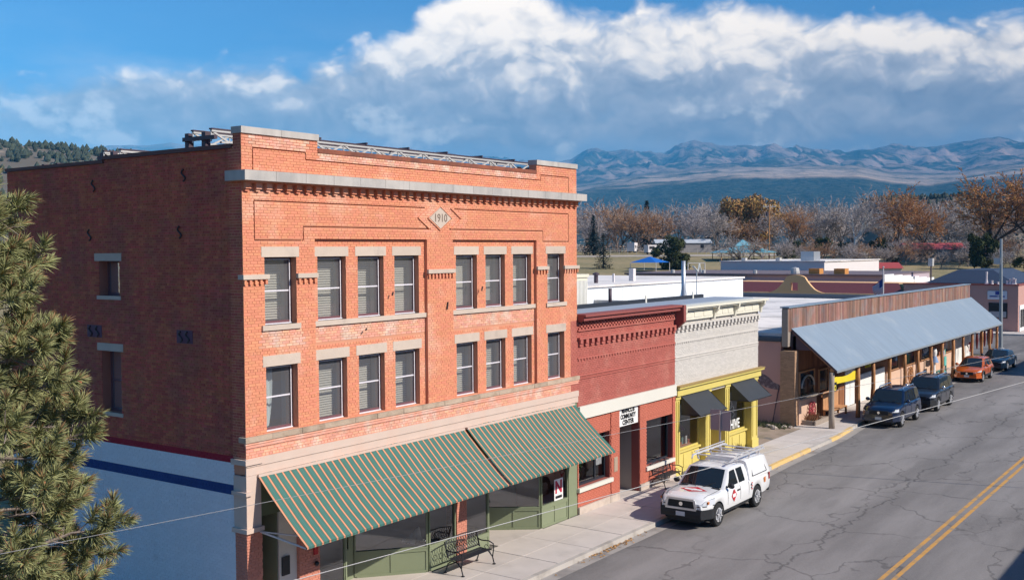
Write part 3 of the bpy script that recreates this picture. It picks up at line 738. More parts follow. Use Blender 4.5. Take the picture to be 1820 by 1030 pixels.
# side windows
for (y0, y1, z0, z1), kind in zip(sholes, ('dark', 'curtain')):
    q = MB(); q.box(-0.01, y0 - 0.11, z1, 0.2, y1 + 0.19, z1 + 0.205); stone('lintel', q)
    q = MB(); q.box(-0.02, y0 - 0.06, z0 - 0.10, 0.30, y1 + 0.10, z0 - 0.001); stone('sill', q)
    fr = MB(); xx = 0.26; w = 0.05
    fr.box(xx, y0, z0, xx + .08, y0 + w, z1); fr.box(xx, y1 - w, z0, xx + .08, y1, z1); fr.box(xx, y0 + w, z1 - w, xx + .08, y1 - w, z1); fr.box(xx, y0 + w, z0, xx + .08, y1 - w, z0 + .07)
    if kind != 'dark': fr.box(xx + .01, y0 + w, (z0 + z1)/2 - .02, xx + .06, y1 - w, (z0 + z1)/2 + .02)
    f = part('window', fr, m_maroon, BLD)
    q = MB(); q.add([(xx + .04, y0 + w, z0 + .07), (xx + .04, y1 - w, z0 + .07), (xx + .04, y1 - w, z1 - w), (xx + .04, y0 + w, z1 - w)], [(0, 1, 2, 3)]); part('pane', q, m_glass, f)
    if kind != 'dark':
        q = MB(); q.grid(lambda u, v: (xx + 0.08 + 0.02*math.sin(u*16), y0 + 0.30 + u*(y1 - y0)*(0.34 - 0.20*(1 - v)**2), z0 + 0.05 + v*(z1 - z0 - 0.1)), 16, 8); part('curtain', q, m_curtain, f, smooth=True)
    q = MB(); q.box(0.46, y0 - 0.3, z0 - 0.2, 1.6, y0 - 0.28, z1 + 0.2); q.box(1.6, y0 - 0.3, z0 - 0.2, 1.62, y1 + 0.3, z1 + 0.2); part('room_dark', q, m_room, f)
# iron anchor plates: S-shaped
def s_anchor(y, z, h, m_):
    pts = []
    for k in range(15):
        q = k/14; a = -1 + 2*q
        pts.append((-0.03, y + math.sin(a*math.pi)*h*0.24, z + a*h/2))
    mb = MB(); mb.tube(pts, 0.022, 5); return part('wall_anchor', mb, m_, BLD)
for y, z in ((2.16, 11.47), (6.03, 11.36), (9.9, 11.08), (2.36, 10.05), (6.26, 10.03)): s_anchor(y, z, 0.30, m_iron_rust)
m_plate = mat('dull_purple_plate', (0.12, 0.05, 0.085), 0.6, var=0.15)
for ya, yb in ((2.39, 2.12), (6.30, 5.99)):
    q = MB(); q.box(-0.012, yb - 0.19, 7.25, 0.0, ya + 0.17, 7.58); part('anchor_plate', q, m_plate, BLD)
    s_anchor(ya, 7.41, 0.27, m_iron_rust); s_anchor(yb, 7.41, 0.27, m_iron_rust)
for x, z, l in ((7.72, 7.9, 0.22), (9.43, 8.35, 0.13), (5.29, 8.35, 0.09), (4.2, 7.42, 0.05)):
    q = MB(); q.bar((x - 0.03, -0.04, z - l/2), (x + 0.02, -0.03, z + l/2), 0.035, 0.03); part('wall_hook', q, m_iron_rust, BLD)

# roof steel: two pairs of lattice trusses on stub columns
def truss(y, z0, z1, x0, x1):
    mb = MB(); ch = 0.05
    mb.cur = 0
    mb.box(x0, y - 0.04, z1 - 0.055, x1, y + 0.04, z1); mb.box(x0 + 0.3, y - 0.04, z0, x1 - 0.3, y + 0.04, z0 + 0.045)
    n = int((x1 - x0)/1.15)
    for k in range(n):
        xa = x0 + (x1 - x0)*k/n; xb = x0 + (x1 - x0)*(k + 1)/n; xm = (xa + xb)/2
        mb.bar((xa, y, z1 - 0.03), (xm, y, z0 + 0.02), 0.045); mb.bar((xm, y, z0 + 0.02), (xb, y, z1 - 0.03), 0.045)
        mb.bar((xa, y, z0 + 0.02), (xa, y, z1 - 0.03), 0.028)
    mb.cur = 1
    mb.box(x0 - 0.02, y - 0.055, z1 + 0.001, x1, y + 0.055, z1 + 0.035)
    return mb
RS = thing('roof_frame', 'dark steel stub columns carrying pale lattice trusses on the tall brick building roof', 'steel frame', (7.5, 2.0, 11.5))
for y in (1.49, 2.2): part('truss', truss(y, 12.28, 12.60, 0.32, 14.25), [m_steel, m_steeldark], RS)
for y in (1.84, 2.5):
    q = MB(); q.box(0.36, y - 0.075, 11.5, 0.52, y + 0.075, 12.57); part('column', q, m_steeldark, RS)
    q = MB(); q.box(14.0, y - 0.075, 11.5, 14.16, y + 0.075, 12.5); part('column', q, m_steeldark, RS)
q = MB(); q.box(0.3, 1.35, 12.36, 0.40, 2.6, 12.46); q.box(14.1, 1.35, 12.36, 14.2, 2.6, 12.46); part('cross_beam', q, m_steeldark, RS)
for k in range(6):
    q = MB(); q.box(3.97 + 1.85*k, 1.4, 12.64, 4.02 + 1.85*k, 2.45, 12.695); part('purlin', q, m_steeldark, RS)
RS2 = thing('roof_frame', 'lower steel stub columns and trusses at the rear of the brick building roof', 'steel frame', (7.5, 5.7, 11.5))
for y in (5.32, 6.07): part('truss', truss(y, 12.05, 12.32, 0.35, 14.0), [m_steel, m_steeldark], RS2)
for y in (5.72, 6.22):
    q = MB(); q.box(0.36, y - 0.07, 11.5, 0.50, y + 0.07, 12.30); part('column', q, m_steeldark, RS2)
q = MB(); q.box(0.30, 5.2, 12.1, 0.40, 6.3, 12.2); part('cross_beam', q, m_steeldark, RS2)
RS3 = thing('roof_frame', 'last pale truss far back on the brick building roof', 'steel frame', (7.5, 9.0, 11.5))
for y in (8.6, 9.3): part('truss', truss(y, 11.85, 12.12, 0.5, 14.0), [m_steel, m_steeldark], RS3)

# ------------------------------------------------------------------ shopfront under the awnings
q = MB(); q.box(-0.035, -0.035, 2.85, 0.42, 0.43, 4.125)
q.box(-0.09, -0.09, 4.40, 0.46, -0.047, 4.53); q.box(-0.09, -0.046, 4.40, -0.038, 0.46, 4.53)
q.box(-0.085, -0.085, 2.74, 0.47, 0.47, 2.849); q.box(-0.10, -0.10, 3.66, 0.10, 0.44, 3.75)
part('iron_corner_post', q, m_iron, BLD)
for a, b in ((0.0, 0.47), (1.68, 2.39), (8.12, 8.60)):
    q = MB(); q.box(a + .004, 0.012, 0.0, b - .004, 0.42, 4.12 if a > .1 else 2.735)
    for r in brick_rects((a, b, 0.08, 4.12 if a > .1 else 2.735), []): add_brick(q, r, 0.0, 'y')
    for r in brick_rects((0.0, 0.42, 0.08, 4.12 if a > .1 else 2.735), []): add_brick(q, r, a - 0.008 if a > .1 else -0.012, 'x')
    part('shop_pier', q, m_pier, BLD)
q = MB(); q.box(0.48, 0.06, 3.05, 14.45, 0.30, 4.12)
part('transom_panel', q, mat('olive_transom', (0.10, 0.125, 0.065), 0.6), BLD)
q = MB(); q.box(1.08, 0.09, 0.08, 1.675, 0.14, 3.04); part('plaster_panel', q, mat('cream_plaster', (0.60, 0.56, 0.50), 0.8), BLD)
q = MB(); q.box(1.15, 0.05, 1.40, 1.40, 0.089, 1.87); part('notice_board', q, m_black, BLD)
q = MB(); q.box(0.475, 1.0, 0.08, 1.08, 1.05, 3.04); q.box(1.06, 0.15, 0.08, 1.079, 0.999, 3.04); part('doorway', q, m_green, BLD)
q = MB(); q.box(0.55, 0.97, 0.10, 1.03, 0.999, 2.2); part('door', q, mat('dark_door', (0.02, 0.022, 0.018), 0.4), BLD)
q = MB(); q.box(2.15, -0.06, 1.72, 2.27, -0.012, 1.92); part('fire_alarm', q, mat('alarm_red', (0.45, 0.02, 0.02), 0.4), BLD)
q = MB(); q.ball((2.22, -0.06, 1.48), 0.07, 0.06, 0.07); part('camera_dome', q, m_black, BLD, smooth=True)
def shop_panel(p, qv, zb, zt, posts=(0.0, 1.0), panels=2):
    """glazed shopfront from plan point p to q: bulkhead with panels, glass above, posts"""
    p, qv = Vector((*p, 0)), Vector((*qv, 0)); d = (qv - p); n = Vector((d.y, -d.x, 0)).normalized()
    def P(u, z, o): w = p + d*u + n*o; return (w.x, w.y, z)
    def slab_(mb, u0, u1, z0, z1, o0, o1):
        mb.add([P(u0, z0, o0), P(u1, z0, o0), P(u1, z1, o0), P(u0, z1, o0), P(u0, z0, o1), P(u1, z0, o1), P(u1, z1, o1), P(u0, z1, o1)],
               [(0, 1, 2, 3), (7, 6, 5, 4), (0, 4, 5, 1), (1, 5, 6, 2), (2, 6, 7, 3), (3, 7, 4, 0)])
    b = MB(); slab_(b, 0, 1, 0.08, zb, 0, -0.06); slab_(b, 0, 1, zb, zb + 0.05, 0.03, -0.09)
    Ln = d.length; s = 0.06/Ln
    for k in range(panels + 1):
        u = s/2 + (1 - s)*k/panels; slab_(b, u - s/2, u + s/2, 0.12, zb - 0.002, 0.02, 0.0005)
    slab_(b, s, 1 - s, 0.081, 0.16, 0.022, 0.0005); slab_(b, s, 1 - s, zb - 0.08, zb - 0.001, 0.022, 0.0005)
    f = part('shopfront', b, m_green, BLD)
    g_ = MB(); g_.add([P(0, zb + .05, -.03), P(1, zb + .05, -.03), P(1, zt, -.03), P(0, zt, -.03)], [(0, 1, 2, 3)]); part('pane', g_, m_glassdark, f)
    ps = MB()
    for u in posts: ps = MB(); slab_(ps, max(0, u - s*0.7), min(1, u + s*0.7), zb + .051, zt, 0.02, -0.08); part('post', ps, m_green, f)
    return f
shop_panel((2.40, 0.10), (3.45, 0.10), 0.55, 3.04, panels=1)
shop_panel((3.46, 0.10), (3.75, 1.45), 0.55, 3.04, panels=1)
shop_panel((5.15, 1.45), (6.80, 0.06), 0.80, 3.04, panels=2)
shop_panel((6.86, 0.06), (8.10, 0.06), 0.80, 3.04, panels=2)
shop_panel((8.62, 0.10), (9.85, 0.10), 0.55, 3.04, panels=1)
shop_panel((9.86, 0.10), (10.15, 1.45), 0.55, 3.04, panels=1)
shop_panel((11.55, 1.45), (12.66, 0.02), 0.80, 3.04, panels=2)
shop_panel((12.72, 0.02), (14.38, 0.02), 0.80, 3.04, panels=2)
q = MB(); q.box(14.40, -0.02, 0.08, 14.47, 0.25, 4.12); q.box(14.472, 0.02, 0.08, 15.02, 0.25, 4.12); part('end_post', q, m_green, BLD)
for x0, x1 in ((3.85, 5.05), (10.25, 11.45)):
    q = MB(); w = .12
    q.box(x0, 1.46, 0.09, x0 + w, 1.52, 2.25); q.box(x1 - w, 1.46, 0.09, x1, 1.52, 2.25); q.box(x0 + w, 1.46, 0.09, x1 - w, 1.52, 0.98); q.box(x0 + w, 1.46, 2.10, x1 - w, 1.52, 2.25)
    q.box(x0 + .2, 1.44, .2, x1 - .2, 1.459, .88); q.box(x0 - .1, 1.46, 2.26, x1 + .1, 1.54, 3.04); q.box(x0 - .1, 1.465, .08, x0 - .003, 1.53, 2.259); q.box(x1 + .003, 1.465, .08, x1 + .1, 1.53, 2.259)
    d_ = part('shop_door', q, m_green, BLD)
    q = MB(); q.add([(x0 + w, 1.49, .98), (x1 - w, 1.49, .98), (x1 - w, 1.49, 2.1), (x0 + w, 1.49, 2.1)], [(0, 1, 2, 3)]); part('pane', q, m_glassdark, d_)
    q = MB(); q.box(x0 + .03, 1.40, 1.0, x0 + .09, 1.459, 1.18); part('handle', q, m_black, d_)
# poster with a red N
q = MB(); q.box(13.55, 0.030, 0.86, 14.10, 0.036, 1.60); po = part('poster', q, mat('poster_white', (0.78, 0.76, 0.74), 0.6), BLD)
text('poster_letter', 'N', mat('poster_red', (0.45, 0.02, 0.05), 0.6), po, (13.82, 0.026, 1.30), 0.58, bold=0.025, ext=0.002)
q = MB(); q.box(13.62, 0.026, 0.92, 14.03, 0.0295, 1.02); part('poster_strip', q, m_black, po)
# display cloth in the window
q = MB(); q.grid(lambda u, v: (6.55 + u*0.55, 0.35 + v*0.5, 0.92 + 0.55*max(0, 1 - 3*abs(u - 0.35))*(1 - v) + 0.10*noise.noise((u*7, v*7, 1))), 16, 10)
solo('display_cloth', q, mat('white_fabric', (0.75, 0.78, 0.76), 0.9), 'crumpled white fabric on display behind the corner shop window', 'fabric', smooth=True)

# ------------------------------------------------------------------ striped awnings
def striped():
    m = bpy.data.materials.new('striped_canvas'); m.use_nodes = True
    t = NT(m.node_tree); pos = t.n('ShaderNodeNewGeometry').outputs['Position']; px, py, pz = t.xyz(pos)
    u = t.m('FRACT', t.m('MULTIPLY', t.m('SUBTRACT', px, 0.30), 1/0.2445))
    c = t.mix(t.m('COMPARE', u, 0.14, 0.14), (0.055, 0.155, 0.125, 1), (0.58, 0.255, 0.15, 1))
    edge = t.m('MINIMUM', t.m('ABSOLUTE', t.m('SUBTRACT', u, 0.28)), t.m('MINIMUM', u, t.m('SUBTRACT', 1.0, u)))
    c = t.mix(t.ss(edge, 0.05, 0.02), c, (0.10, 0.10, 0.06, 1))
    thin = t.ss(t.m('ABSOLUTE', t.m('SUBTRACT', u, 0.66)), 0.05, 0.02)
    c = t.mix(t.m('MULTIPLY', thin, 0.55), c, (0.10, 0.17, 0.20, 1))
    k = t.m('ADD', 0.74, t.m('MULTIPLY', t.noise(t.comb(px, t.m('MULTIPLY', py, 0.3), t.m('MULTIPLY', pz, .3)), 2.4, 6.0, 0.7), 0.52))
    cc = t.n('ShaderNodeVectorMath', operation='SCALE'); t.set(cc.inputs[0], c); t.set(cc.inputs['Scale'], k)
    b = t.n('ShaderNodeBsdfPrincipled', i_Base_Color=cc.outputs[0]); b.inputs['Roughness'].default_value = 0.85; b.inputs['Specular IOR Level'].default_value = 0.2
    o = t.n('ShaderNodeOutputMaterial'); t.set(o.inputs[0], b.outputs[0]); return m
m_canvas = striped()
m_arm = mat('white_awning_arm', (0.62, 0.60, 0.58), 0.5)
def awning(x0, x1, label, dy=0.0):
    A = thing('striped_awning', label, 'awning', ((x0 + x1)/2, 0.0, 2.6), 'striped awnings on the tall brick building')
    za, zb, ya, yb = 4.13, 2.60, -0.03, -1.74 + dy
    q = MB()
    def cv(u, v):
        sag = -0.06*math.sin(math.pi*v)*(0.75 + 0.25*math.cos(u*2*math.pi*4)) + 0.022*noise.noise((u*9, v*3, x0)) + 0.010*noise.noise((u*40, v*4, x0))
        return (x0 + u*(x1 - x0), ya + (yb - ya)*v, za + (zb - za)*v + sag)
    q.grid(cv, 60, 8); q.grid(lambda u, v: (cv(u, v)[0], cv(u, v)[1], cv(u, v)[2] - 0.012), 60, 8)
    part('canvas', q, m_canvas, A, smooth=True)
    q = MB(); q.bar((x0, yb + .02, zb - .03), (x1, yb + .02, zb - .03), 0.03); part('front_bar', q, m_canvas, A)
    q = MB(); q.bar((x0, ya - .04, za - .03), (x1, ya - .04, za - .03), 0.06); part('roller', q, m_iron, A)
    for xx in (x0 + 0.06, x1 - 0.06):
        q = MB(); q.bar((xx, -0.05, 2.72), (xx, yb + .04, zb - .05), 0.035); q.bar((xx, -0.05, 2.72), (xx + (.75 if xx < (x0 + x1)/2 else -.75), yb*.75, zb - .02), 0.03); part('arm', q, m_arm, A)
awning(0.30, 8.43, 'wider green and orange striped awning nearest the street corner')
awning(8.56, 14.72, 'narrower green and orange striped awning beside the red community centre')

# ================================================================== red community centre
m_redbrick = mat('painted_red_brick', (0.42, 0.122, 0.095), 0.85, var=0.08, vs=1.5, isl=0.07, spec=0.25, alt=(0.47, 0.17, 0.13), altlo=0.55, altscale=0.9)
m_redsmooth = mat('coral_painted_wall', (0.52, 0.150, 0.095), 0.8, var=0.06, vs=1.2, isl=0.03)
m_redmortar = mat('red_mortar', (0.31, 0.085, 0.065), 0.95, var=0.1)
m_darkred = mat('dark_red_trim', (0.27, 0.075, 0.065), 0.7, var=0.12)
m_lintelw = mat('ivory_lintel', (0.66, 0.63, 0.55), 0.75, var=0.05, vs=1, alt=(0.66, 0.62, 0.54), altlo=0.63, altscale=0.6)
m_basestone = mat('pale_base_stone', (0.55, 0.46, 0.39), 0.9, var=0.2, vs=4, bump=0.5, bs=18, alt=(0.42, 0.35, 0.30), altlo=0.5, altscale=2.0)
m_darkframe = mat('charcoal_frame', (0.03, 0.035, 0.045), 0.4, var=0.05)
m_greyroof = mat('grey_membrane', (0.30, 0.34, 0.40), 0.7, var=0.12, vs=1)
m_entry = mat('taupe_entry_wall', (0.36, 0.31, 0.27), 0.85, var=0.06)
RB = thing('community_centre', 'single-storey dark red brick community centre with an ivory lintel band', 'building', (18.8, 2.0, 0.0))
X0, X1 = 15.03, 22.62
op = [(15.10, 17.30, 1.03, 2.80), (17.98, 19.56, 0.0, 3.50), (20.13, 22.36, 0.95, 2.77)]
q = MB()
for a0, a1, z0, z1 in cut((X0, X1, -0.1, 7.0), op): q.box(a0, 0.012, z0, a1, 0.35, z1)
q.box(X0, 0.3505, -0.1, X0 + .3, 13.0, 6.9); q.box(X1 - .3, 0.3505, -0.1, X1, 13.0, 6.9); q.box(X0, 13.0, -0.1, X1, 13.3, 6.9)
part('wall', q, m_redmortar, RB)
q = MB()
for r in brick_rects((X0, X1, 3.97, 6.98), []): add_brick(q, r, 0.0, 'y')
part('brickwork', q, m_redbrick, RB, kind='stuff')
q = MB()
for r in brick_rects((14.60, 15.03, 4.56, 4.79), []) + brick_rects((14.60, 15.03, 5.08, 7.05), []): add_brick(q, r, -0.006, 'y', th=0.005, jit=0.001)
part('painted_strip', q, m_redbrick, BLD, label='strip of the brick painted dark red beside the community centre')
q = MB()
for r in brick_rects((X0, X1, 0.36, 3.49), op + [(17.34, 17.98, .4, 3.6)]): add_brick(q, r, 0.0, 'y', th=0.011, jit=0.0015)
for r in brick_rects((17.35, 17.98, 0.34, 3.49), []): add_brick(q, r, -0.03, 'y', th=0.041, jit=0.0015)
for a in (19.57, 22.37):
    for r in brick_rects((a, a + (.55 if a < 20 else .24), 0.34, 3.49), []): add_brick(q, r, -0.03, 'y', th=0.041, jit=0.0015)
part('lower_brickwork', q, m_redsmooth, RB, kind='stuff')
q = MB(); q.box(X0 + .01, -0.10, 3.50, X1 - .02, 0.0115, 3.95); part('lintel_band', q, m_lintelw, RB)
for a, b in ((X0 + .01, 17.97), (19.58, X1 - .01)):
    x = a
    while x < b - .05:
        x1 = min(b, x + random.uniform(.5, .95)); q = MB(); q.box(x + .006, -0.05 - random.uniform(0, .02), 0.02, x1 - .006, 0.0112, 0.335); part('base_stone', q, m_basestone, RB); x = x1
# cornice, lattice of bricks, corbels, small dentils
q = MB(); q.box(X0 + .02, -0.36, 7.16, X1 + .16, 0.25, 7.245); q.box(X0 + .02, -0.28, 7.02, X1 + .05, 0.25, 7.159); q.box(X0 + .02, -.2, 6.985, X1, 0.011, 7.0195); part('cornice', q, m_darkred, RB)
q = MB(); q.box(X1 - .02, -0.42, 6.55, X1 + .20, -0.005, 7.24); q.prism([(-0.42, 6.55), (-0.005, 6.55), (-0.005, 6.2)], 'x', X1 - .02, X1 + .2); part('bracket', q, m_darkred, RB)
lm = MB(); lm.box(-0.055, -0.05, 0, 0.055, 0, 0.066); lme = lm.mesh('lattice_brick', [m_redbrick])
for row in range(4):
    for i in range(34):
        o = bpy.data.objects.new('lattice_brick', lme); COL.objects.link(o); o.parent = RB
        o.location = (X0 + .12 + i*.222 + (row % 2)*.111 - 18.8, -0.001 - 2.0, 6.70 + row*.070)
cm_ = MB(); cm_.box(-0.09, -0.11, 0.10, 0.09, 0, 0.25); cm_.box(-0.09, -0.07, 0.0, 0.09, 0, 0.0995); cme = cm_.mesh('corbel', [m_redbrick])
sm = MB(); sm.box(-0.05, -0.03, 0, 0.05, 0, 0.062); sme = sm.mesh('dentil', [m_redbrick])
q = MB(); q.box(X0, -0.12, 6.352, X1, -0.001, 6.42); q.box(X0, -0.06, 6.64, X1, -0.001, 6.695); q.box(X0, -0.035, 5.655, X1, -0.001, 5.70); q.box(X0, -0.035, 5.03, X1, -0.001, 5.065); q.box(X0, -0.025, 4.92, X1, -0.001, 4.955); part('string_course', q, m_redbrick, RB)
for i in range(20):
    o = bpy.data.objects.new('corbel', cme); COL.objects.link(o); o.parent = RB; o.location = (X0 + .16 + i*.383 - 18.8, -2.001, 6.10)
for i in range(38):
    o = bpy.data.objects.new('dentil', sme); COL.objects.link(o); o.parent = RB; o.location = (X0 + .1 + i*.2 - 18.8, -2.001, 5.59)
def fixed_window(parent, x0, x1, z0, z1, y, mf, sill=None, msill=None, proud=0.10):
    q = MB(); w = .07
    q.box(x0, y, z0, x0 + w, y + .1, z1); q.box(x1 - w, y, z0, x1, y + .1, z1); q.box(x0 + w, y, z0, x1 - w, y + .1, z0 + w); q.box(x0 + w, y, z1 - w, x1 - w, y + .1, z1)
    f = part('window', q, mf, parent)
    q = MB(); q.add([(x0 + w, y + .05, z0 + w), (x1 - w, y + .05, z0 + w), (x1 - w, y + .05, z1 - w), (x0 + w, y + .05, z1 - w)], [(0, 1, 2, 3)]); part('pane', q, m_glassdark, f)
    if sill:
        q = MB(); q.box(x0 - sill, -proud, z0 - .15, x1 + sill, y - .002 + .12, z0 - .001); part('sill', q, msill or m_lintelw, f)
    return f
fixed_window(RB, 15.10, 17.30, 1.03, 2.80, 0.20, m_darkframe, 0.10)
fixed_window(RB, 20.13, 22.36, 0.95, 2.77, 0.20, m_darkframe, 0.10)
q = MB(); q.box(16.55, 0.22, 1.10, 16.62, .30, 2.73); part('mullion', q, m_darkframe, RB)
# interior: dim rooms so the windows read dark
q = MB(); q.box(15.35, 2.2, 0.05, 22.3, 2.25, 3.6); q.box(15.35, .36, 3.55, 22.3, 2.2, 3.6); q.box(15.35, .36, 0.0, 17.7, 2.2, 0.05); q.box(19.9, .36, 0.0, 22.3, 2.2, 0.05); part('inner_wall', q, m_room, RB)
# recessed doorway
q = MB(); q.box(17.70, .352, 0.06, 17.96, 1.5, 3.54); q.box(19.58, .352, 0.06, 19.88, 1.5, 3.54); part('entry_wall', q, m_entry, RB)
q = MB(); q.box(17.97, 1.30, .09, 19.57, 1.38, 3.54); d_ = part('door', q, m_darkframe, RB)
q = MB(); q.box(18.05, 1.27, .95, 18.75, 1.299, 2.7); part('pane', q, mat('black_door_glass', (0.01, 0.012, 0.014), 0.08, spec=0.6), d_)
q = MB(); q.box(18.02, 1.24, .80, 18.78, 1.2995, .90); q.box(19.0, 1.22, 1.05, 19.05, 1.299, 1.35); part('handle', q, m_steel, d_)
q = MB(); q.box(18.0, .05, 2.80, 19.545, .09, 3.495); sg = part('sign_board', q, mat('sign_white', (0.80, 0.79, 0.76), 0.6), RB)
m_letter = mat('black_lettering', (0.012, 0.012, 0.014), 0.6)
text('lettering', 'MANCOS', m_letter, sg, (18.77, 0.047, 3.365), 0.24, bold=0.012, sx=0.98, space=1.02)
text('lettering', 'COMMUNITY', m_letter, sg, (18.77, 0.047, 3.145), 0.24, bold=0.012, sx=0.80, space=1.02)
text('lettering', 'CENTER', m_letter, sg, (18.77, 0.047, 2.925), 0.24, bold=0.012, sx=0.98, space=1.02)
q = MB(); q.box(17.54, -0.045, 1.19, 17.80, -0.031, 1.74)
for k in range(5): q.box(17.56, -.052, 1.23 + k*.1, 17.78, -.0455, 1.29 + k*.1)
part('plaque', q, mat('tan_plaque', (0.40, 0.30, 0.22), 0.7), RB)
# posters and a plant inside the first window
q = MB(); q.box(16.72, .262, 1.55, 17.12, .27, 2.25); part('notice', q, mat('notice_paper', (0.70, 0.74, 0.78), 0.7, var=.4, vs=9), RB)
q = MB(); rp = random.Random(3)
for k in range(150):
    c = Vector((15.75 + rp.gauss(0, .22), .6 + rp.gauss(0, .1), 1.75 + rp.gauss(0, .3))); d = Vector((rp.gauss(0, 1), rp.gauss(0, 1), rp.gauss(0, .6))).normalized()*.13; e = d.cross(Vector((0, 0, 1)))*.4
    q.add([c - d, c + e, c + d, c - e], [(0, 1, 2, 3)])
q.cur = 1; q.lathe([(.001, .0), (.16, 0), (.20, .32), (.001, .32)], (15.75, .6, 1.05), 'z', 10)
solo('potted_plant', q, [mat('houseplant_green', (0.05, 0.10, 0.03), 0.6, isl=.4), m_basestone], 'leafy green plant standing inside the window below the right end of the striped awning', 'plant')
# roof of both low buildings
q = MB(); q.box(X0, 0.25, 6.95, 31.35, 2.3, 7.20); q.box(X0, 2.45, 6.5, 31.35, 13.0, 6.7); part('roof', q, m_greyroof, RB)
q = MB(); q.box(18.6, 2.3, 6.9, 30.2, 2.44, 7.36); part('roof_upstand', q, mat('black_roof_edge', (0.02, 0.025, 0.035), 0.6), RB)
for x in (24.3, 28.95):
    q = MB(); q.box(x, 2.27, 7.0, x + .12, 2.299, 7.52); part('downpipe', q, m_lintelw, RB)
q = MB(); q.lathe([(.001, 1.30), (.075, 1.30), (.075, .55), (.055, .55), (.055, 0)], (21.97, 2.7, 6.6), 'z', 10); solo('roof_vent', q, m_steeldark, 'short dark vent pipe on the community centre roof', 'vent pipe', smooth=True)
q = MB(); q.lathe([(.001, 1.78), (.10, 1.78), (.10, .5), (.17, 0)], (28.95, 2.75, 7.2), 'z', 12); q.bar((28.95, 2.75, 8.55), (29.7, 3.2, 8.1), .03)
solo('roof_flue', q, mat('galvanised_steel', (0.50, 0.52, 0.55), 0.4, metal=0.7, var=.1), 'tall galvanised flue pipe rising behind the white brick shop', 'flue', smooth=True)
q = MB(); q.bar((30.9, 3.0, 6.9), (30.9, 3.0, 8.55), .035); q.bar((30.5, 3.0, 8.7), (31.0, 3.0, 8.42), .12, .03); q.bar((31.05, 3.0, 8.45), (31.3, 3.05, 8.82), .05); q.bar((31.3, 3.05, 8.82), (31.6, 3.1, 8.4), .05)
solo('roof_antenna', q, mat('aerial_metal', (0.6, 0.62, 0.6), .5), 'thin mast with a white aerial on the roof behind the white brick shop', 'antenna')
AC = thing('air_conditioner', 'boxy cream air conditioning unit against the end of the tall brick building', 'air conditioner', (19.7, 3.2, 7.0))
q = MB(); q.box(19.15, 2.7, 7.0, 20.15, 3.7, 8.42); q.box(19.10, 2.65, 8.421, 20.20, 3.75, 8.55); part('housing', q, mat('cream_metal', (0.70, 0.66, 0.52), .5), AC)
q = MB()
for k in range(9): q.box(19.2 + k*.102, 2.672, 7.15, 19.26 + k*.102, 2.699, 8.3)
part('louvre_panel', q, mat('pale_louvre', (0.74, 0.73, 0.68), .5), AC)

# ================================================================== white brick shop with the yellow front
m_whitebrick = mat('white_washed_brick', (0.59, 0.55, 0.50), 0.85, var=0.08, vs=1.5, isl=0.07, alt=(0.58, 0.54, 0.50), altlo=0.58, altscale=0.8)
m_whitemortar = mat('pale_mortar', (0.48, 0.45, 0.41), 0.95)
m_cream = mat('cream_woodwork', (0.70, 0.66, 0.54), 0.6, var=0.05)
m_yel = mat('mustard_paint', (0.63, 0.515, 0.145), 0.55, var=0.06, vs=2)
m_yeldark = mat('ochre_trim', (0.34, 0.23, 0.08), 0.7, var=.1)
m_awnblack = mat('charcoal_awning_cloth', (0.040, 0.042, 0.045), 0.55, var=0.2, vs=2)
WB = thing('white_shop', 'single-storey white painted brick shop with a mustard yellow shopfront', 'building', (27.0, 2.0, 0.0))
X0w, X1w = 22.62, 31.35
q = MB(); q.box(X0w + .001, 0.012, 3.3, X1w, 0.34, 7.0); q.box(X1w - .3, 0.341, -.1, X1w, 13, 6.9); q.box(X0w + .3, 13.0, -.1, X1w - .3, 13.3, 6.9); part('wall', q, m_whitemortar, WB)
q = MB()
for r in brick_rects((X0w, X1w, 3.86, 6.98), []): add_brick(q, r, 0.0, 'y')
part('brickwork', q, m_whitebrick, WB, kind='stuff')
q = MB(); q.box(X0w + .25, -0.14, 6.56, X1w + .05, 0.0115, 7.03); part('frieze_board', q, m_cream, WB)
q = MB(); q.box(X0w + .22, -0.42, 7.07, X1w + .32, 0.24, 7.16); q.box(X0w + .22, -0.34, 7.0, X1w + .22, -.1405, 7.0695); part('cornice', q, m_cream, WB)
for a, b in ((23.15, 25.9), (26.3, 28.1), (28.5, 31.1)):
    n_ = 3
    for k in range(n_):
        w = (b - a)/n_; q = MB(); q.box(a + k*w + .08, -0.155, 6.66, a + (k + 1)*w - .08, -.1405, 6.95); part('frieze_panel', q, m_cream, WB)
for x in (22.92, 26.08, 28.28, 31.26):
    q = MB(); q.prism([(-0.41, 7.06), (-0.142, 7.06), (-0.142, 6.50), (-0.19, 6.50), (-0.24, 6.75), (-.38, 6.9)], 'x', x - .07, x + .09); part('bracket', q, m_cream, WB)
q = MB(); q.box(X0w, -0.12, 6.352, X1w, -0.001, 6.42); q.box(X0w, -0.035, 5.655, X1w, -0.001, 5.70); q.box(X0w, -0.035, 5.03, X1w, -0.001, 5.065); q.box(X0w, -0.025, 4.92, X1w, -0.001, 4.955); part('string_course', q, m_whitebrick, WB)
cm2 = cm_.mesh('corbel', [m_whitebrick]); sm2 = sm.mesh('dentil', [m_whitebrick])
for i in range(23):
    o = bpy.data.objects.new('corbel', cm2); COL.objects.link(o); o.parent = WB; o.location = (X0w + .2 + i*.383 - 27.0, -2.001, 6.10)
for i in range(43):
    o = bpy.data.objects.new('dentil', sm2); COL.objects.link(o); o.parent = WB; o.location = (X0w + .1 + i*.2 - 27.0, -2.001, 5.59)
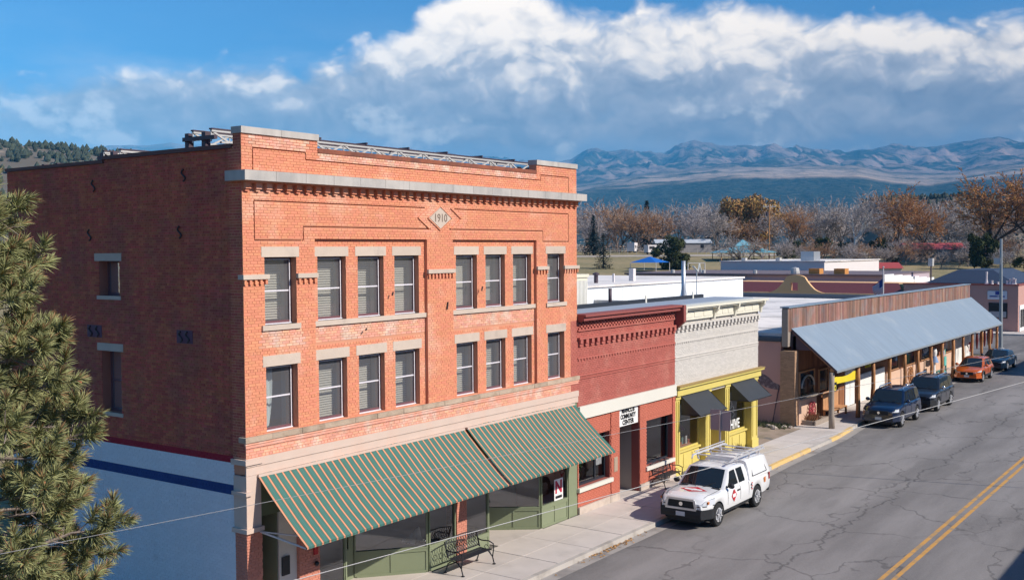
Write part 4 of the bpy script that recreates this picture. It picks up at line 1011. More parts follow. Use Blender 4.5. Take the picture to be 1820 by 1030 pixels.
# yellow front
q = MB(); q.box(X0w + .02, -0.22, 3.74, X1w + .28, 0.011, 3.83); q.box(X0w + .02, -0.12, 3.44, X1w + .10, 0.0112, 3.739); part('shop_cornice', q, m_yel, WB)
q = MB(); q.box(X0w - .02, -.26, 3.831, X1w + .30, 0.0, 3.87); part('cornice_cap', q, m_yeldark, WB)
def pilaster(x0, x1, y1=.50):
    q = MB(); q.box(x0, 0.0, 0.05, x1, y1, 3.438)
    q.box(x0 - .03, -0.04, 3.28, x1 + .03, -.0005, 3.437); q.box(x0 - .03, -.04, .05, x1 + .03, -.0005, .45); q.box(x0 + .1, -.03, .6, x0 + .16, -.0005, 3.2); q.box(x1 - .16, -.03, .6, x1 - .1, -.0005, 3.2)
    part('pilaster', q, m_yel, WB)
pilaster(22.66, 23.08); pilaster(25.56, 26.06); pilaster(27.60, 28.10); pilaster(30.60, 31.30)
def bulkhead(x0, x1):
    q = MB(); q.box(x0 + .002, .30, .05, x1 - .002, .49, .92); q.box(x0 - .06 + .1, .20, .92, x1 - .04, .52, 1.0)
    n_ = 3; w = (x1 - x0)/n_
    for k in range(n_): q.box(x0 + k*w + .07, .275, .22, x0 + (k + 1)*w - .07, .2995, .80)
    part('bulkhead', q, m_yel, WB)
bulkhead(23.08, 25.56); bulkhead(28.10, 30.60)
fixed_window(WB, 23.08, 25.56, 1.005, 3.43, 0.33, m_yel)
fixed_window(WB, 28.10, 30.60, 1.005, 3.43, 0.33, m_yel)
q = MB(); q.box(26.06, 1.25, .08, 27.6, 1.33, 3.43); q.box(25.75, .505, .08, 26.055, 1.249, 3.43); q.box(27.605, .505, .08, 27.9, 1.249, 3.43); part('entry_wall', q, m_yel, WB)
q = MB(); q.box(26.35, 1.20, .09, 27.35, 1.249, 2.3); q.box(26.30, .9, 2.45, 27.4, 1.2495, 2.55); d_ = part('door', q, m_yeldark, WB)
q = MB(); q.box(26.5, 1.18, 1.0, 27.2, 1.199, 2.15); part('pane', q, MATS['black_door_glass'], d_)
q = MB(); q.box(22.95, 1.9, 0.05, 31.0, 1.95, 3.5); q.box(22.95, .52, 3.45, 31.0, 1.9, 3.5); q.box(22.95, .52, 0, 25.7, 1.9, .06); q.box(27.95, .52, 0, 31., 1.9, .06); part('inner_wall', q, m_room, WB)
text('shop_lettering', 'BEEHIVE', mat('white_lettering', (0.85, 0.85, 0.83), .6), WB, (29.1, .372, 1.32), 0.62, ext=.003, bold=.012, sx=.82)
for k, (x, z, s) in enumerate(((29.0, 2.3, .30), (29.25, 2.05, .24), (28.85, 1.95, .2), (29.3, 1.8, .2))):
    q = MB(); q.lathe([(s*.62, 0), (s*.5, .01), (s*.62, .02)], (x, .375, z), 'y', 14); part('window_emblem', q, MATS['white_lettering'], WB)
def box_awning(x0, x1, label):
    A = thing('shop_awning', label, 'awning', ((x0 + x1)/2, 0, 2.64), 'charcoal awnings on the yellow shopfront')
    zt, zb, yo = 3.41, 2.64, -.95
    q = MB(); q.grid(lambda u, v: (x0 + u*(x1 - x0), -.045 + (yo + .045)*v, zt + (zb - zt)*v - .03*math.sin(math.pi*v)), 10, 6)
    q.poly((x0, -.045, zt), (x0, yo, zb), (x0, -.045, zb)); q.poly((x1, -.045, zt), (x1, yo, zb), (x1, -.045, zb))
    q.poly((x0, yo, zb), (x1, yo, zb), (x1, yo, zb - .02), (x0, yo, zb - .02))
    part('cloth', q, m_awnblack, A, smooth=False)
    q = MB(); q.bar((x0, yo, zb), (x1, yo, zb), .03); q.bar((x0, -.05, zb), (x0, yo, zb), .03); q.bar((x1, -.05, zb), (x1, yo, zb), .03); part('frame', q, m_black, A)
box_awning(23.10, 25.72, 'charcoal cloth awning over the yellow shop window nearest the red wall')
box_awning(28.12, 30.72, 'charcoal cloth awning over the yellow shop window with white lettering')
# things in the first yellow window
q = MB(); q.lathe([(.001, .62), (.05, .6), (.07, .3), (.26, .05), (.28, 0), (.001, 0)], (24.4, .75, 1.75), 'z', 14); q.bar((24.4, .75, 2.35), (24.4, .75, 3.3), .02)
solo('hanging_lamp', q, mat('coral_red_enamel', (0.50, 0.08, 0.10), .5), 'red hanging shade inside the window under the first charcoal awning', 'lamp shade', smooth=True)
DS = thing('shop_display', 'jumble of goods on a low table in the yellow shop window', 'display', (24.2, .9, 1.0)); rp = random.Random(9)
q = MB(); q.box(23.3, .55, .95, 25.3, 1.3, 1.06); part('table_top', q, m_pier, DS)
for k in range(9):
    q = MB(); x = 23.5 + k*.2; h = rp.uniform(.1, .45); q.box(x, .6 + rp.random()*.3, 1.061, x + .16, .95, 1.06 + h)
    part('goods', q, [mat('goods_teal', (0.2, 0.32, 0.30), .7), mat('goods_white', (0.6, 0.6, 0.58), .7), mat('goods_rust', (0.4, 0.14, 0.08), .7)][k % 3], DS)
q = MB(); q.lathe([(.001, 0), (.19, 0), (.24, .38), (.21, .38), (.001, .34)], (28.2, -.42, .085), 'z', 12); q.cur = 1
for k in range(60):
    c = Vector((28.2 + rp.gauss(0, .1), -.42 + rp.gauss(0, .1), .46)); d = Vector((rp.gauss(0, .5), rp.gauss(0, .5), 1)).normalized()*rp.uniform(.12, .3); e = d.cross(Vector((1, .3, 0))).normalized()*.012
    q.add([c - e, c + e, c + d], [(0, 1, 2)])
solo('planter', q, [mat('dark_planter', (0.10, 0.075, 0.06), .7), mat('withered_stems', (0.20, 0.12, 0.06), .9)], 'dark planter with withered stems outside the yellow shop door', 'planter')

# ------------------------------------------------------------------ benches and the sign on the pavement
m_bench = mat('black_bench_metal', (0.022, 0.022, 0.026), .45, var=.15)
def make_bench(name, label, loc, rz, group):
    B = thing(name, label, 'bench', (0, 0, 0), group); w = .76
    q = MB()
    for k in range(9):
        y = -.22 + k*.052; z = .43 + .012*math.cos(k*.7); q.box(-w, y - .018, z, w, y + .018, z + .014)
    part('seat', q, m_bench, B)
    q = MB(); q.bar((-w, .25, .46), (-w, .38, .92), .035); q.bar((w, .25, .46), (w, .38, .92), .035)
    arc = [(-w + 2*w*k/16, .38 + .0, .90 + .09*math.sin(math.pi*k/16)) for k in range(17)]; q.tube(arc, .018, 5); q.bar((-w, .27, .52), (w, .27, .52), .03)
    for k in range(-6, 7):
        x = k*.11; q.tube([(x - .05, .27, .53), (x + .05, .31, .66), (x - .05, .34, .78), (x + .03, .38, .91 + .085*math.cos(x/w*1.4))], .010, 4)
        q.tube([(x + .05, .27, .53), (x - .05, .31, .66), (x + .05, .34, .78), (x - .03, .38, .91)], .010, 4)
    for k in range(-2, 3): q.tube([(k*.27 + .09*math.cos(a*math.pi/5), .33, .72 + .09*math.sin(a*math.pi/5)) for a in range(11)], .012, 4)
    part('backrest', q, m_bench, B)
    for s in (-1, 1):
        q = MB(); x = s*w
        q.tube([(x, -.30, .02), (x, -.24, .22), (x, -.10, .36), (x, .10, .40), (x, .25, .30), (x, .36, .02)], .020, 5)
        q.tube([(x, -.24, .22), (x, -.28, .45), (x, -.27, .62), (x, -.10, .68), (x, .18, .66), (x, .33, .70)], .020, 5)
        q.tube([(x, -.16, .33), (x, -.10, .50), (x, .0, .56), (x, .08, .48), (x, 0, .42)], .012, 4)
        q.box(x - .035, -.34, 0, x + .035, -.26, .025); q.box(x - .035, .32, 0, x + .035, .40, .025)
        part('side_frame', q, m_bench, B)
    B.location = loc; B.rotation_euler = (0, 0, rz)
    return B
make_bench('bench', 'ornate black metal bench in front of the green shopfront', (7.78, -.78, .083), R(0), 'black metal benches on the pavement')
make_bench('bench', 'ornate black metal bench against the community centre wall', (21.18, -.40, .083), R(0), 'black metal benches on the pavement')
TS = thing('traffic_sign', 'bare grey back of a square traffic sign on a steel post', 'sign', (22.05, -2.27, .08))
q = MB(); q.bar((22.06, -2.27, .0), (22.06, -2.27, 3.12), .06); part('post', q, MATS['galvanised_steel'], TS)
q = MB()
def rr(w, h, r, n=4):
    out = []
    for cx_, cz_, a0 in ((w - r, h - r, 0), (-w + r, h - r, 90), (-w + r, -h + r, 180), (w - r, -h + r, 270)):
        for k in range(n + 1): a = R(a0 + 90*k/n); out.append((cx_ + r*math.cos(a), cz_ + r*math.sin(a)))
    return out
q.prism([(-2.27 + a, 2.735 + b) for a, b in rr(.44, .41, .05)], 'x', 22.092, 22.10); part('sign_panel', q, mat('grey_aluminium', (0.34, 0.31, 0.34), .55, metal=.2, var=.08), TS)
q = MB(); q.box(22.02, -2.31, 2.95, 22.09, -2.23, 3.0); q.box(22.02, -2.31, 2.45, 22.09, -2.23, 2.5); part('bracket', q, m_steel, TS)

# ================================================================== timber arcade with the tin canopy
m_tan = mat('tan_brick', (0.40, 0.25, 0.155), 0.9, var=0.12, vs=1.5, isl=0.15)
m_tanm = mat('tan_mortar', (0.34, 0.22, 0.14), 0.95)
m_pinkst = mat('dusty_pink_stucco', (0.46, 0.27, 0.235), 0.9, var=0.08, vs=1.2, alt=(0.40, 0.24, 0.22), altlo=.56)
m_wood = mat('weathered_board', (0.30, 0.155, 0.115), 0.85, var=0.25, vs=3, isl=0.30, hue=.015, streak=.35, alt=(0.26, 0.19, 0.17), altlo=.52, altscale=1.1)
m_woodwarm = mat('warm_board', (0.26, 0.105, 0.045), 0.75, var=0.2, vs=4, isl=0.22, streak=.2)
m_log = mat('peeled_log', (0.44, 0.205, 0.08), 0.7, var=0.25, vs=4, alt=(0.27, 0.12, 0.05), altlo=.52, altscale=2.2)
m_greylog = mat('grey_weathered_log', (0.30, 0.245, 0.20), 0.85, var=0.2, vs=5)
m_tin = mat('galvanised_sheet', (0.225, 0.285, 0.35), 0.65, metal=0.1, var=0.05, vs=0.9, isl=.02, streak=.10, streakdir='y', alt=(.27, .32, .37), altlo=.60, altscale=.5)
m_tinedge = mat('sheet_edge', (0.35, 0.38, 0.40), 0.5, metal=.4)
m_whiteroof = mat('white_membrane', (0.76, 0.70, 0.66), 0.85, var=0.09, vs=0.8, alt=(0.52, 0.49, 0.46), altlo=.54, altscale=.35)
m_timber = mat('pale_timber', (0.52, 0.27, 0.13), 0.7, var=.12, vs=3, isl=.12)
AR = thing('timber_arcade', 'long low shop building with a plank parapet and a sloping tin canopy on log posts', 'building', (58.0, 3.0, 0.0))
AX0, AX1 = 37.5, 79.0
# end wall: tan brick pier, then pink stucco
q = MB(); q.box(AX0 + .012, .512, -.1, AX0 + .5, 1.3, 4.08); part('end_pier', q, m_tanm, AR)
q = MB()
for r in brick_rects((.50, 1.30, 0.05, 4.08), []): add_brick(q, r, AX0, 'x')
for r in brick_rects((AX0, AX0 + .5, 0.05, 4.08), []): add_brick(q, r, .50, 'y')
part('brickwork', q, m_tan, AR, kind='stuff')
q = MB(); q.box(AX0 + .1, 1.305, -.1, AX0 + .5, 8.4, 4.62); part('end_wall', q, m_pinkst, AR)
q = MB(); q.box(AX0 - .05, 1.25, 4.625, AX0 + .6, 8.5, 4.80); q.box(AX0 + .02, 1.28, 4.55, AX0 + .09, 8.45, 4.6245); part('roof_edge', q, mat('dark_blue_roof_edge', (0.04, 0.06, 0.09), .5), AR)
q = MB(); q.box(AX0 + .601, 1.35, 4.6, AX1, 8.8, 4.95); q.box(50.6, 8.801, 4.6, AX1, 24.0, 4.951); part('roof', q, m_whiteroof, AR)
for k in range(4):
    q = MB(); x = 41.5 + k*9.5; q.box(x - .04, 1.4, 4.9515, x + .04, 8.45 if x < 50.7 else 23.9, 4.975); part('roof_seam', q, m_whiteroof, AR)
q = MB(); q.box(AX1 - .35, 1.4, 4.952, AX1 - .01, 24.0, 5.32); q.box(50.7, 23.7, 4.952, AX1 - .36, 24.0, 5.2); part('rear_upstand', q, mat('slate_edge', (.10, .12, .15), .7), AR)
# the mural on the pink wall: a brown painted shape
q = MB(); q.prism([(2.62, 2.45), (2.62, 2.75), (2.3, 2.78), (2.0, 2.62), (1.7, 2.35), (1.42, 2.25), (1.38, 1.98), (1.7, 1.98), (2.1, 2.05), (2.45, 2.2)], 'x', AX0 + .088, AX0 + .0985)
part('mural', q, mat('mural_paint', (0.12, 0.085, 0.10), .85, var=.6, vs=9, alt=(.28, .24, .25), altlo=.55, altscale=5), AR)
q = MB(); q.tube([(AX0 + .06, 1.38, 2.2), (AX0 + .03, 1.55, 1.2), (AX0 + .02, 1.75, .1)], .03, 6); part('drain_pipe', q, m_steeldark, AR)
# front wall beneath the canopy
q = MB(); q.box(38.0, .62, -.1, AX1, .80, 4.85); q.box(AX1 - .3, .81, -.1, AX1 - .01, 23.9, 4.6); part('front_wall', q, m_woodwarm, AR)
def boards(x0, x1, z0, z1, y, w, m_, name='board', th=.03):
    x = x0; cache_ = {}
    while x < x1 - .03:
        ww = min(w, x1 - x); key = round(ww, 3)
        if key not in cache_: q = MB(); q.box(-ww/2 + .006, -th, 0, ww/2 - .006, 0, z1 - z0); cache_[key] = q.mesh(name, [m_])
        o = bpy.data.objects.new(name, cache_[key]); COL.objects.link(o); o.parent = AR
        o.location = (x + ww/2 - 58.0, y - 3.0 - random.uniform(0, .012), z0 + random.uniform(-.015, .015)); x += w
boards(38.0, 44.6, 2.95, 4.3, .62, .22, m_woodwarm)
# parapet of weathered planks above the canopy
q = MB(); q.box(AX0, .90, 4.3, AX1, 1.2, 6.36); q.box(AX0 - .06, .86, 4.3, AX0 - .001, 1.2, 6.3); part('parapet_core', q, m_greylog, AR)
boards(AX0, AX1, 5.1, 6.34, .90, .30, m_wood, 'plank')
q = MB(); q.box(AX0 - .08, .80, 6.365, AX1 + .05, 1.3, 6.43); part('parapet_cap', q, m_tin, AR)
# tin canopy: sheets side by side
n_ = 14; ya, za, yb, zb = .88, 5.28, -1.62, 3.13
for k in range(n_):
    xa = AX0 + .45 + k*(79.6 - AX0 - .45)/n_; xb = AX0 + .45 + (k + 1)*(79.6 - AX0 - .45)/n_
    q = MB(); q.add([(xa, ya, za), (xb - .002, ya, za), (xb - .002, yb, zb), (xa, yb, zb), (xa, ya, za - .02), (xb - .002, ya, za - .02), (xb - .002, yb, zb - .02), (xa, yb, zb - .02)],
                    [(0, 3, 2, 1), (4, 5, 6, 7), (3, 7, 6, 2), (0, 4, 7, 3), (1, 2, 6, 5)])
    for u in (0.0,): xx = xa + u*(xb - xa) + .02; q.add([(xx - .012, ya, za), (xx, ya, za + .006), (xx + .012, ya, za), (xx - .012, yb, zb), (xx, yb, zb + .006), (xx + .012, yb, zb)], [(0, 1, 4, 3), (1, 2, 5, 4)])
    part('roof_sheet', q, m_tin, AR)
q = MB(); q.box(AX0 + .45, yb - .01, zb - .12, 79.6, yb + .03, zb - .021); part('fascia', q, m_tinedge, AR)
q = MB(); q.add([(AX0 + .449, ya, za), (AX0 + .449, yb, zb), (AX0 + .449, yb, zb - .13), (AX0 + .449, ya, za - .16)], [(0, 1, 2, 3)]); q.prism([(ya, 4.12), (ya, za - .2), (-.2, 4.12)], 'x', AX0 + .5, AX0 + .55); part('gable_board', q, m_steeldark, AR)
sl = (zb - za)/(yb - ya)
for k in range(22):
    x = AX0 + .55 + k*1.98; q = MB(); q.bar((x, ya - .1, za - .12 + sl*-.1), (x, yb + .15, zb - .12 + sl*.15), .09, .14); part('rafter', q, m_log, AR)
q = MB(); q.tube([(AX0 + .45, -1.33, 3.13), (79.5, -1.33, 3.13)], .11, 8); part('log_beam', q, m_log, AR)
# log posts
rp = random.Random(5)
px_ = [38.0, 42.3, 45.0, 48.4, 51.5, 54.6, 57.9, 60.9, 63.9, 67.0, 69.9, 73.2, 76.2, 78.9]
for i, x in enumerate(px_):
    pts = [(x + rp.uniform(-.05, .05)*(j % 4 > 0), -1.33 + rp.uniform(-.04, .04)*(j % 4 > 0), .06 + j*.74) for j in range(5)]
    r0 = .15 if i == 0 else rp.uniform(.10, .13)
    q = MB(); q.tube(pts, [r0*1.08, r0, r0*.95, r0*.92, r0*.88], 9)
    part('log_post', q, m_greylog if i == 0 else m_log, AR, smooth=True)
# openings under the canopy
def opening(x0, x1, z0, z1, mf=m_black, frame=m_timber, y=.62):
    q = MB(); w = .09
    q.box(x0, y - .08, z0, x0 + w, y - .001, z1); q.box(x1 - w, y - .08, z0, x1, y - .001, z1); q.box(x0 + w, y - .08, z1 - w, x1 - w, y - .001, z1); q.box(x0 + w, y - .08, z0, x1 - w, y - .001, z0 + w)
    f = part('window', q, frame, AR); q = MB(); q.box(x0 + w, y - .035, z0 + w, x1 - w, y - .002, z1 - w); part('pane', q, MATS['black_door_glass'], f); return f
opening(38.35, 40.7, 1.5, 2.9); opening(41.4, 43.0, 1.3, 2.75)
q = MB(); q.box(45.9, .55, .08, 47.6, .619, 2.3); q.box(46.72, .53, .2, 46.76, .549, 2.2); part('door', q, mat('white_door_paint', (.75, .74, .72), .5), AR)
q = MB(); q.box(48.0, .50, .08, 53.6, .61, 1.75); part('white_wall', q, mat('white_stucco', (.74, .72, .68), .8), AR)
for x0, x1 in ((55.0, 57.0), (58.1, 61.0), (62.6, 65.2), (69.6, 72.3)): opening(x0, x1, 1.35, 2.6)
boards(44.7, 45.8, .1, 3.0, .62, .25, m_woodwarm)
q = MB(); q.box(54.0, .555, .08, 76.5, .615, 1.25); part('dado', q, mat('peach_stucco', (.60, .40, .29), .85, var=.12), AR)
q = MB(); q.box(72.4, .54, .08, 78.9, .612, 2.9); part('white_wall', q, MATS['white_stucco'], AR)
q = MB(); q.box(38.05, .36, 1.38, 40.9, .58, 1.46)
for k in range(14): x = 38.2 + k*.19; q.box(x, .38 + rp.random()*.06, 1.461, x + .1, .5, 1.50 + rp.random()*.12)
part('ledge', q, m_greylog, AR)
q = MB(); q.box(37.98, .44, .05, 38.25, .60, 1.5); q.box(38.26, .52, .06, 40.9, .60, 1.37); part('low_wall', q, MATS['peach_stucco'], AR)
q = MB(); q.tube([(38.55 + .95*(1 - math.cos(a)), .50, 2.0 + .62*math.sin(a)) for a in [math.pi*k/12 for k in range(13)]], .05, 6); part('horseshoe_arch', q, m_cement, AR)

# things under and around the arcade
def wagon_wheel(name, label, c, r, m_, group=None):
    q = MB(); q.lathe([(r, -.03), (r, .03), (r*.88, .03), (r*.88, -.03), (r, -.03)], c, 'y', 20); q.lathe([(.001, -.06), (r*.16, -.06), (r*.16, .06), (.001, .06)], c, 'y', 10)
    for k in range(10):
        a = 2*math.pi*k/10; q.bar((c[0] + r*.14*math.cos(a), c[1], c[2] + r*.14*math.sin(a)), (c[0] + r*.9*math.cos(a), c[1], c[2] + r*.9*math.sin(a)), .05)
    return solo(name, q, m_, label, 'wheel', group)
wagon_wheel('wagon_wheel', 'faded red wagon wheel leaning under the first shop window of the arcade', (39.9, .40, .66), .50, mat('faded_red_paint', (.36, .06, .07), .7))
wagon_wheel('wagon_wheel', 'brown wooden wagon wheel against the peach wall further along the arcade', (59.4, .40, .68), .58, m_log)
BN = thing('timber_bench', 'honey coloured high-backed timber bench beneath the tin canopy', 'bench', (42.2, -.1, .08))
q = MB()
for k in range(7): q.box(41.0 + k*.36, .18, .55, 41.34 + k*.36, .22, 1.32)
q.box(40.98, .16, 1.321, 43.54, .24, 1.39); part('backrest', q, m_timber, BN)
q = MB()
for k in range(3): q.box(41.0, -.36 + k*.18, .52, 43.5, -.20 + k*.18, .56)
part('seat', q, m_timber, BN)
for x in (41.1, 43.4):
    for y in (-.30, .15): q = MB(); q.box(x - .05, y - .05, .06, x + .05, y + .05, .515); part('leg', q, m_log, BN)
q = MB(); q.box(38.3, -.35, .05, 41.2, -.25, .32); q.box(38.3, -.2, .05, 38.4, .4, .32); q.box(38.41, -.24, .1, 41.1, .4, .22); q.cur = 1
for k in range(240):
    c = Vector((rp.uniform(38.45, 39.6), rp.uniform(-.15, .35), .25)); d = Vector((rp.gauss(0, .5), rp.gauss(0, .5), 1)).normalized()*rp.uniform(.15, .55); e = d.cross(Vector((1, .3, 0))).normalized()*.02
    q.add([c - e, c + e, c + d], [(0, 1, 2)])
solo('flower_bed', q, [m_greylog, mat('dry_flower_stems', (.28, .13, .06), .9, isl=.4)], 'timber-edged bed of dry flowers beneath the arcade', 'flower bed')
BA = thing('banner', 'bright yellow banner slung between the first two log posts', 'banner', (40.1, -1.25, 2.1))
q = MB(); q.grid(lambda u, v: (38.25 + u*3.9, -1.22 + .05*math.sin(u*6), 2.82 - .22*math.sin(math.pi*u)*(1 - v) - v*(.52 + .06*u)), 16, 5); part('cloth', q, mat('yellow_cloth', (.72, .56, .03), .7), BA, smooth=True)
q = MB(); q.box(38.3, -1.27, 1.95, 38.95, -1.24, 2.42); part('patch', q, m_black, BA)
q = MB(); q.lathe([(.16, -.005), (.16, .005), (.09, .005), (.09, -.005), (.16, -.005)], (38.66, -1.28, 2.14), 'y', 14); part('ring_mark', q, MATS['yellow_cloth'], BA)
q = MB()
for k in range(5): q.box(40.9 + k*.16, -1.24, 2.38 + .02*k, 41.0 + k*.16, -1.232, 2.62 + .02*k)
part('print_mark', q, m_black, BA)
q = MB(); q.box(44.6, -1.05, 2.62, 46.0, -1.0, 2.95); solo('hanging_sign', q, MATS['yellow_cloth'], 'small pale yellow sign hanging under the canopy past the banner', 'sign')
# hung textiles and a dressed stand
for k, (x, z, w, h, c, nm, lb) in enumerate((
        (59.6, 2.55, 1.3, .35, (.72, .70, .68), 'hung_cloth', 'white cloth slung beneath the canopy near the dressed stand'),
        (64.4, 2.45, 1.6, .32, (.70, .69, .64), 'hung_cloth', 'cream cloth slung highest beneath the canopy'),
        (64.0, 1.95, 1.9, .42, (.45, .42, .40), 'striped_cloth', 'blanket striped in many colours hung along the arcade'))):
    q = MB(); q.cur = 0
    for i in range(8):
        q.cur = i % 4 if nm == 'striped_cloth' else 0
        u0, u1 = i/8, (i + 1)/8
        def zz_(u): return z - .12*math.sin(math.pi*u) + .10*u
        q.add([(x + u0*w, -.35, zz_(u0)), (x + u1*w, -.32, zz_(u1)), (x + u1*w, -.38, zz_(u1) - h), (x + u0*w, -.40, zz_(u0) - h)], [(0, 1, 2, 3)])
    ms = [mat('cloth_%d' % k, c, .9)] if nm != 'striped_cloth' else [mat('cloth_orange', (.55, .18, .07), .9), mat('cloth_blue', (.10, .2, .4), .9), mat('cloth_pale', (.65, .62, .52), .9), mat('cloth_teal', (.08, .30, .27), .9)]
    solo(nm, q, ms, lb, 'cloth')
DSD = thing('dress_stand', 'dress stand in a white top and blue checked skirt under the canopy', 'mannequin', (61.6, -.6, .08))
q = MB(); q.lathe([(.02, 1.5), (.16, 1.45), (.2, 1.2), (.15, .95)], (61.6, -.6, .9), 'z', 10); part('top', q, mat('white_linen', (.75, .74, .73), .9), DSD, smooth=True)
q = MB(); q.lathe([(.15, .95), (.3, .55), (.32, .5)], (61.6, -.6, .9), 'z', 10); part('skirt', q, mat('blue_check', (.22, .32, .52), .9, var=.4, vs=14), DSD, smooth=True)
q = MB(); q.lathe([(.09, 1.4), (.11, .1), (.18, 0)], (61.6, -.6, .08), 'z', 8); part('stand', q, MATS['white_linen'], DSD, smooth=True)
CH = thing('teal_chair', 'small turquoise painted chair on the arcade pavement', 'chair', (64.0, -.5, .08))
q = MB(); q.box(63.5, -.75, .95, 64.5, -.7, 1.6); part('backrest', q, mat('turquoise_paint', (.13, .48, .42), .6), CH)
q = MB(); q.box(63.5, -.74, .5, 64.5, -.25, .56); part('seat', q, MATS['turquoise_paint'], CH)
for x in (63.55, 64.45):
    for y in (-.72, -.3): q = MB(); q.box(x - .04, y - .04, .07, x + .04, y + .04, .499 if y > -.5 else .95); part('leg', q, MATS['turquoise_paint'], CH)
for k in range(5):
    x = 72.6 + k*1.35; q = MB(); q.tube([(x, -1.1, 2.75), (x + .03, -1.1, 2.2), (x, -1.1, 1.5)], [.07, .12, .05], 7)
    solo('chilli_string', q, mat('dried_chilli', (.16, .03, .03), .7), ['first', 'second', 'third', 'fourth', 'last'][k] + ' string of dark dried chillies past the round basket under the canopy', 'chilli string', 'dried chilli strings')
q = MB(); q.lathe([(.001, 0), (.30, 0), (.42, .38), (.36, .38), (.001, .3)], (72.1, -.5, .085), 'z', 12); solo('basket', q, m_timber, 'round wicker basket on the pavement behind the orange car', 'basket', smooth=True)
q = MB(); q.tube([(77.0, .35, .9), (77.3, .35, 1.3), (76.8, .33, 1.6)], .1, 6); solo('red_ornament', q, MATS['faded_red_paint'], 'red ornament fixed to the white wall at the far end of the arcade', 'ornament')
# weeds and stones at the alley mouth
WD = MB()
for k in range(900):
    c = Vector((rp.uniform(36.3, 37.5), rp.uniform(.6, 4.0), .08)); d = Vector((rp.gauss(0, .6), rp.gauss(0, .6), 1)).normalized()*rp.uniform(.08, .36); e = d.cross(Vector((1, .3, 0))).normalized()*.022
    WD.add([c - e, c + e, c + d], [(0, 1, 2)])
wd = part('weeds', WD, mat('dusty_weeds', (.10, .11, .055), .9, isl=.4)); wd['kind'] = 'stuff'
for k in range(12):
    q = MB(); q.ball((35.6 + rp.uniform(-.3, 1.6), .5 + k*.28, .12), rp.uniform(.10, .2), rp.uniform(.1, .18), rp.uniform(.07, .13), 7, 5, .2)
    solo('edging_stone', q, m_basestone, 'pale rough stone edging the weeds at the alley mouth', 'stone', 'stones edging the alley weeds')

# ================================================================== blocks across the side street
m_pinkwall = mat('rose_stucco', (0.47, 0.265, 0.225), 0.9, var=.06, vs=.6)
m_mission = mat('ochre_stucco', (0.72, 0.43, 0.215), 0.9, var=.06, vs=.6)
m_mauve = mat('mauve_wall', (0.42, 0.34, 0.37), 0.9, var=.06, vs=.5)
m_whitewall = mat('bright_white_wall', (0.66, 0.61, 0.60), 0.85, var=.05, vs=.4)
m_navyroof = mat('navy_roofing', (0.035, 0.05, 0.085), 0.6, var=.2)
m_maroontile = mat('maroon_roof_tile', (0.13, 0.035, 0.04), 0.7, var=.25, vs=3)
m_redroof = mat('red_metal_roof', (0.36, 0.06, 0.055), 0.6, var=.1)
m_tealroof = mat('teal_metal_roof', (0.14, 0.36, 0.44), 0.5, var=.1)
cw = MB(); cw.box(108.6, -1.0, -.1, 300, 2.9, .07); cw.box(108.6, 2.901, -.1, 111.9, 60, .07); struct('far_pavement', cw, m_conc)
PB = thing('corner_building', 'rose stucco corner building across the side street with a white sign on its shaded wall', 'building', (120, 9, 0))
q = MB(); q.box(112, 3.0, -.1, 134, 15.4, 5.22); part('wall', q, m_pinkwall, PB)
q = MB(); q.box(111.9, 2.9, 5.221, 134.1, 3.4, 5.34); q.box(111.9, 3.401, 5.221, 112.5, 15.5, 5.34); part('coping', q, m_darkred, PB)
q = MB(); q.box(111.94, 4.1, 1.55, 111.99, 6.05, 3.25); w_ = part('window', q, m_black, PB); q = MB(); q.box(111.90, 4.2, 1.65, 111.935, 5.95, 2.3); part('pane', q, m_lining, w_)
q = MB(); q.box(111.94, 10.0, 4.0, 111.99, 10.8, 5.0); part('window', q, m_black, PB)
q = MB(); q.prism([(5.15 + a, 4.12 + b) for a, b in rr(1.02, .48, .12)], 'x', 111.9, 111.985); sg = part('sign_board', q, mat('pale_sign', (.62, .62, .66), .6), PB)
q = MB(); q.box(111.87, 4.95, 4.17, 111.899, 5.35, 4.55); part('emblem', q, mat('sign_blue', (.04, .06, .28), .6), sg)
q = MB(); q.box(111.87, 4.35, 3.92, 111.899, 5.0, 4.05); q.box(111.87, 5.1, 3.92, 111.899, 5.95, 4.05); part('sign_print', q, MATS['sign_blue'], sg)
q = MB(); q.box(112.6, 2.92, .08, 115.4, 2.995, 3.0); d_ = part('door', q, MATS['white_door_paint'], PB)
for x in (112.9, 114.1): q = MB(); q.box(x, 2.88, .5, x + .9, 2.919, 2.5); part('pane', q, m_black, d_)
q = MB(); q.add([(116, 4, 5.3), (133, 4, 5.3), (133, 14, 5.3), (116, 14, 5.3), (119, 7, 6.8), (131, 7, 6.8), (131, 11, 6.8), (119, 11, 6.8)], [(0, 1, 5, 4), (1, 2, 6, 5), (2, 3, 7, 6), (3, 0, 4, 7), (4, 5, 6, 7)]); part('roof', q, m_navyroof, PB)
for x, y, h in ((113.5, 6.6, 1.5), (113.5, 6.0, .5), (113.6, 5.4, .35), (113.4, 4.4, .5), (113.5, 4.1, .7), (113.5, 3.8, .8), (113.5, 3.6, .7)):
    q = MB(); q.lathe([(.001, h), (.12, h), (.10, h*.7), (.10, .4*h), (.22, 0)], (x, y, 5.22), 'z', 8); part('roof_vent', q, m_whitewall, PB)
MS = thing('mission_hall', 'ochre stucco hall with a curved mission-style gable', 'building', (116, 28, 0))
prof = [(15.6, 4.0)]
for k in range(25):
    u = k/24; y = 25.0 + 7.2*u; a = abs(u - .5)*2
    if a > .62: z = 4.02 + .55*(1 - (a - .62)/.38)**1.8
    elif a > .40: z = 5.35 - .78*((a - .40)/.22)**1.3 if a > .46 else 5.45 - .1*(a - .4)/.06
    else: z = 5.45 + .78*math.sqrt(max(0, 1 - (a/.42)**2))
    prof.append((y, z))
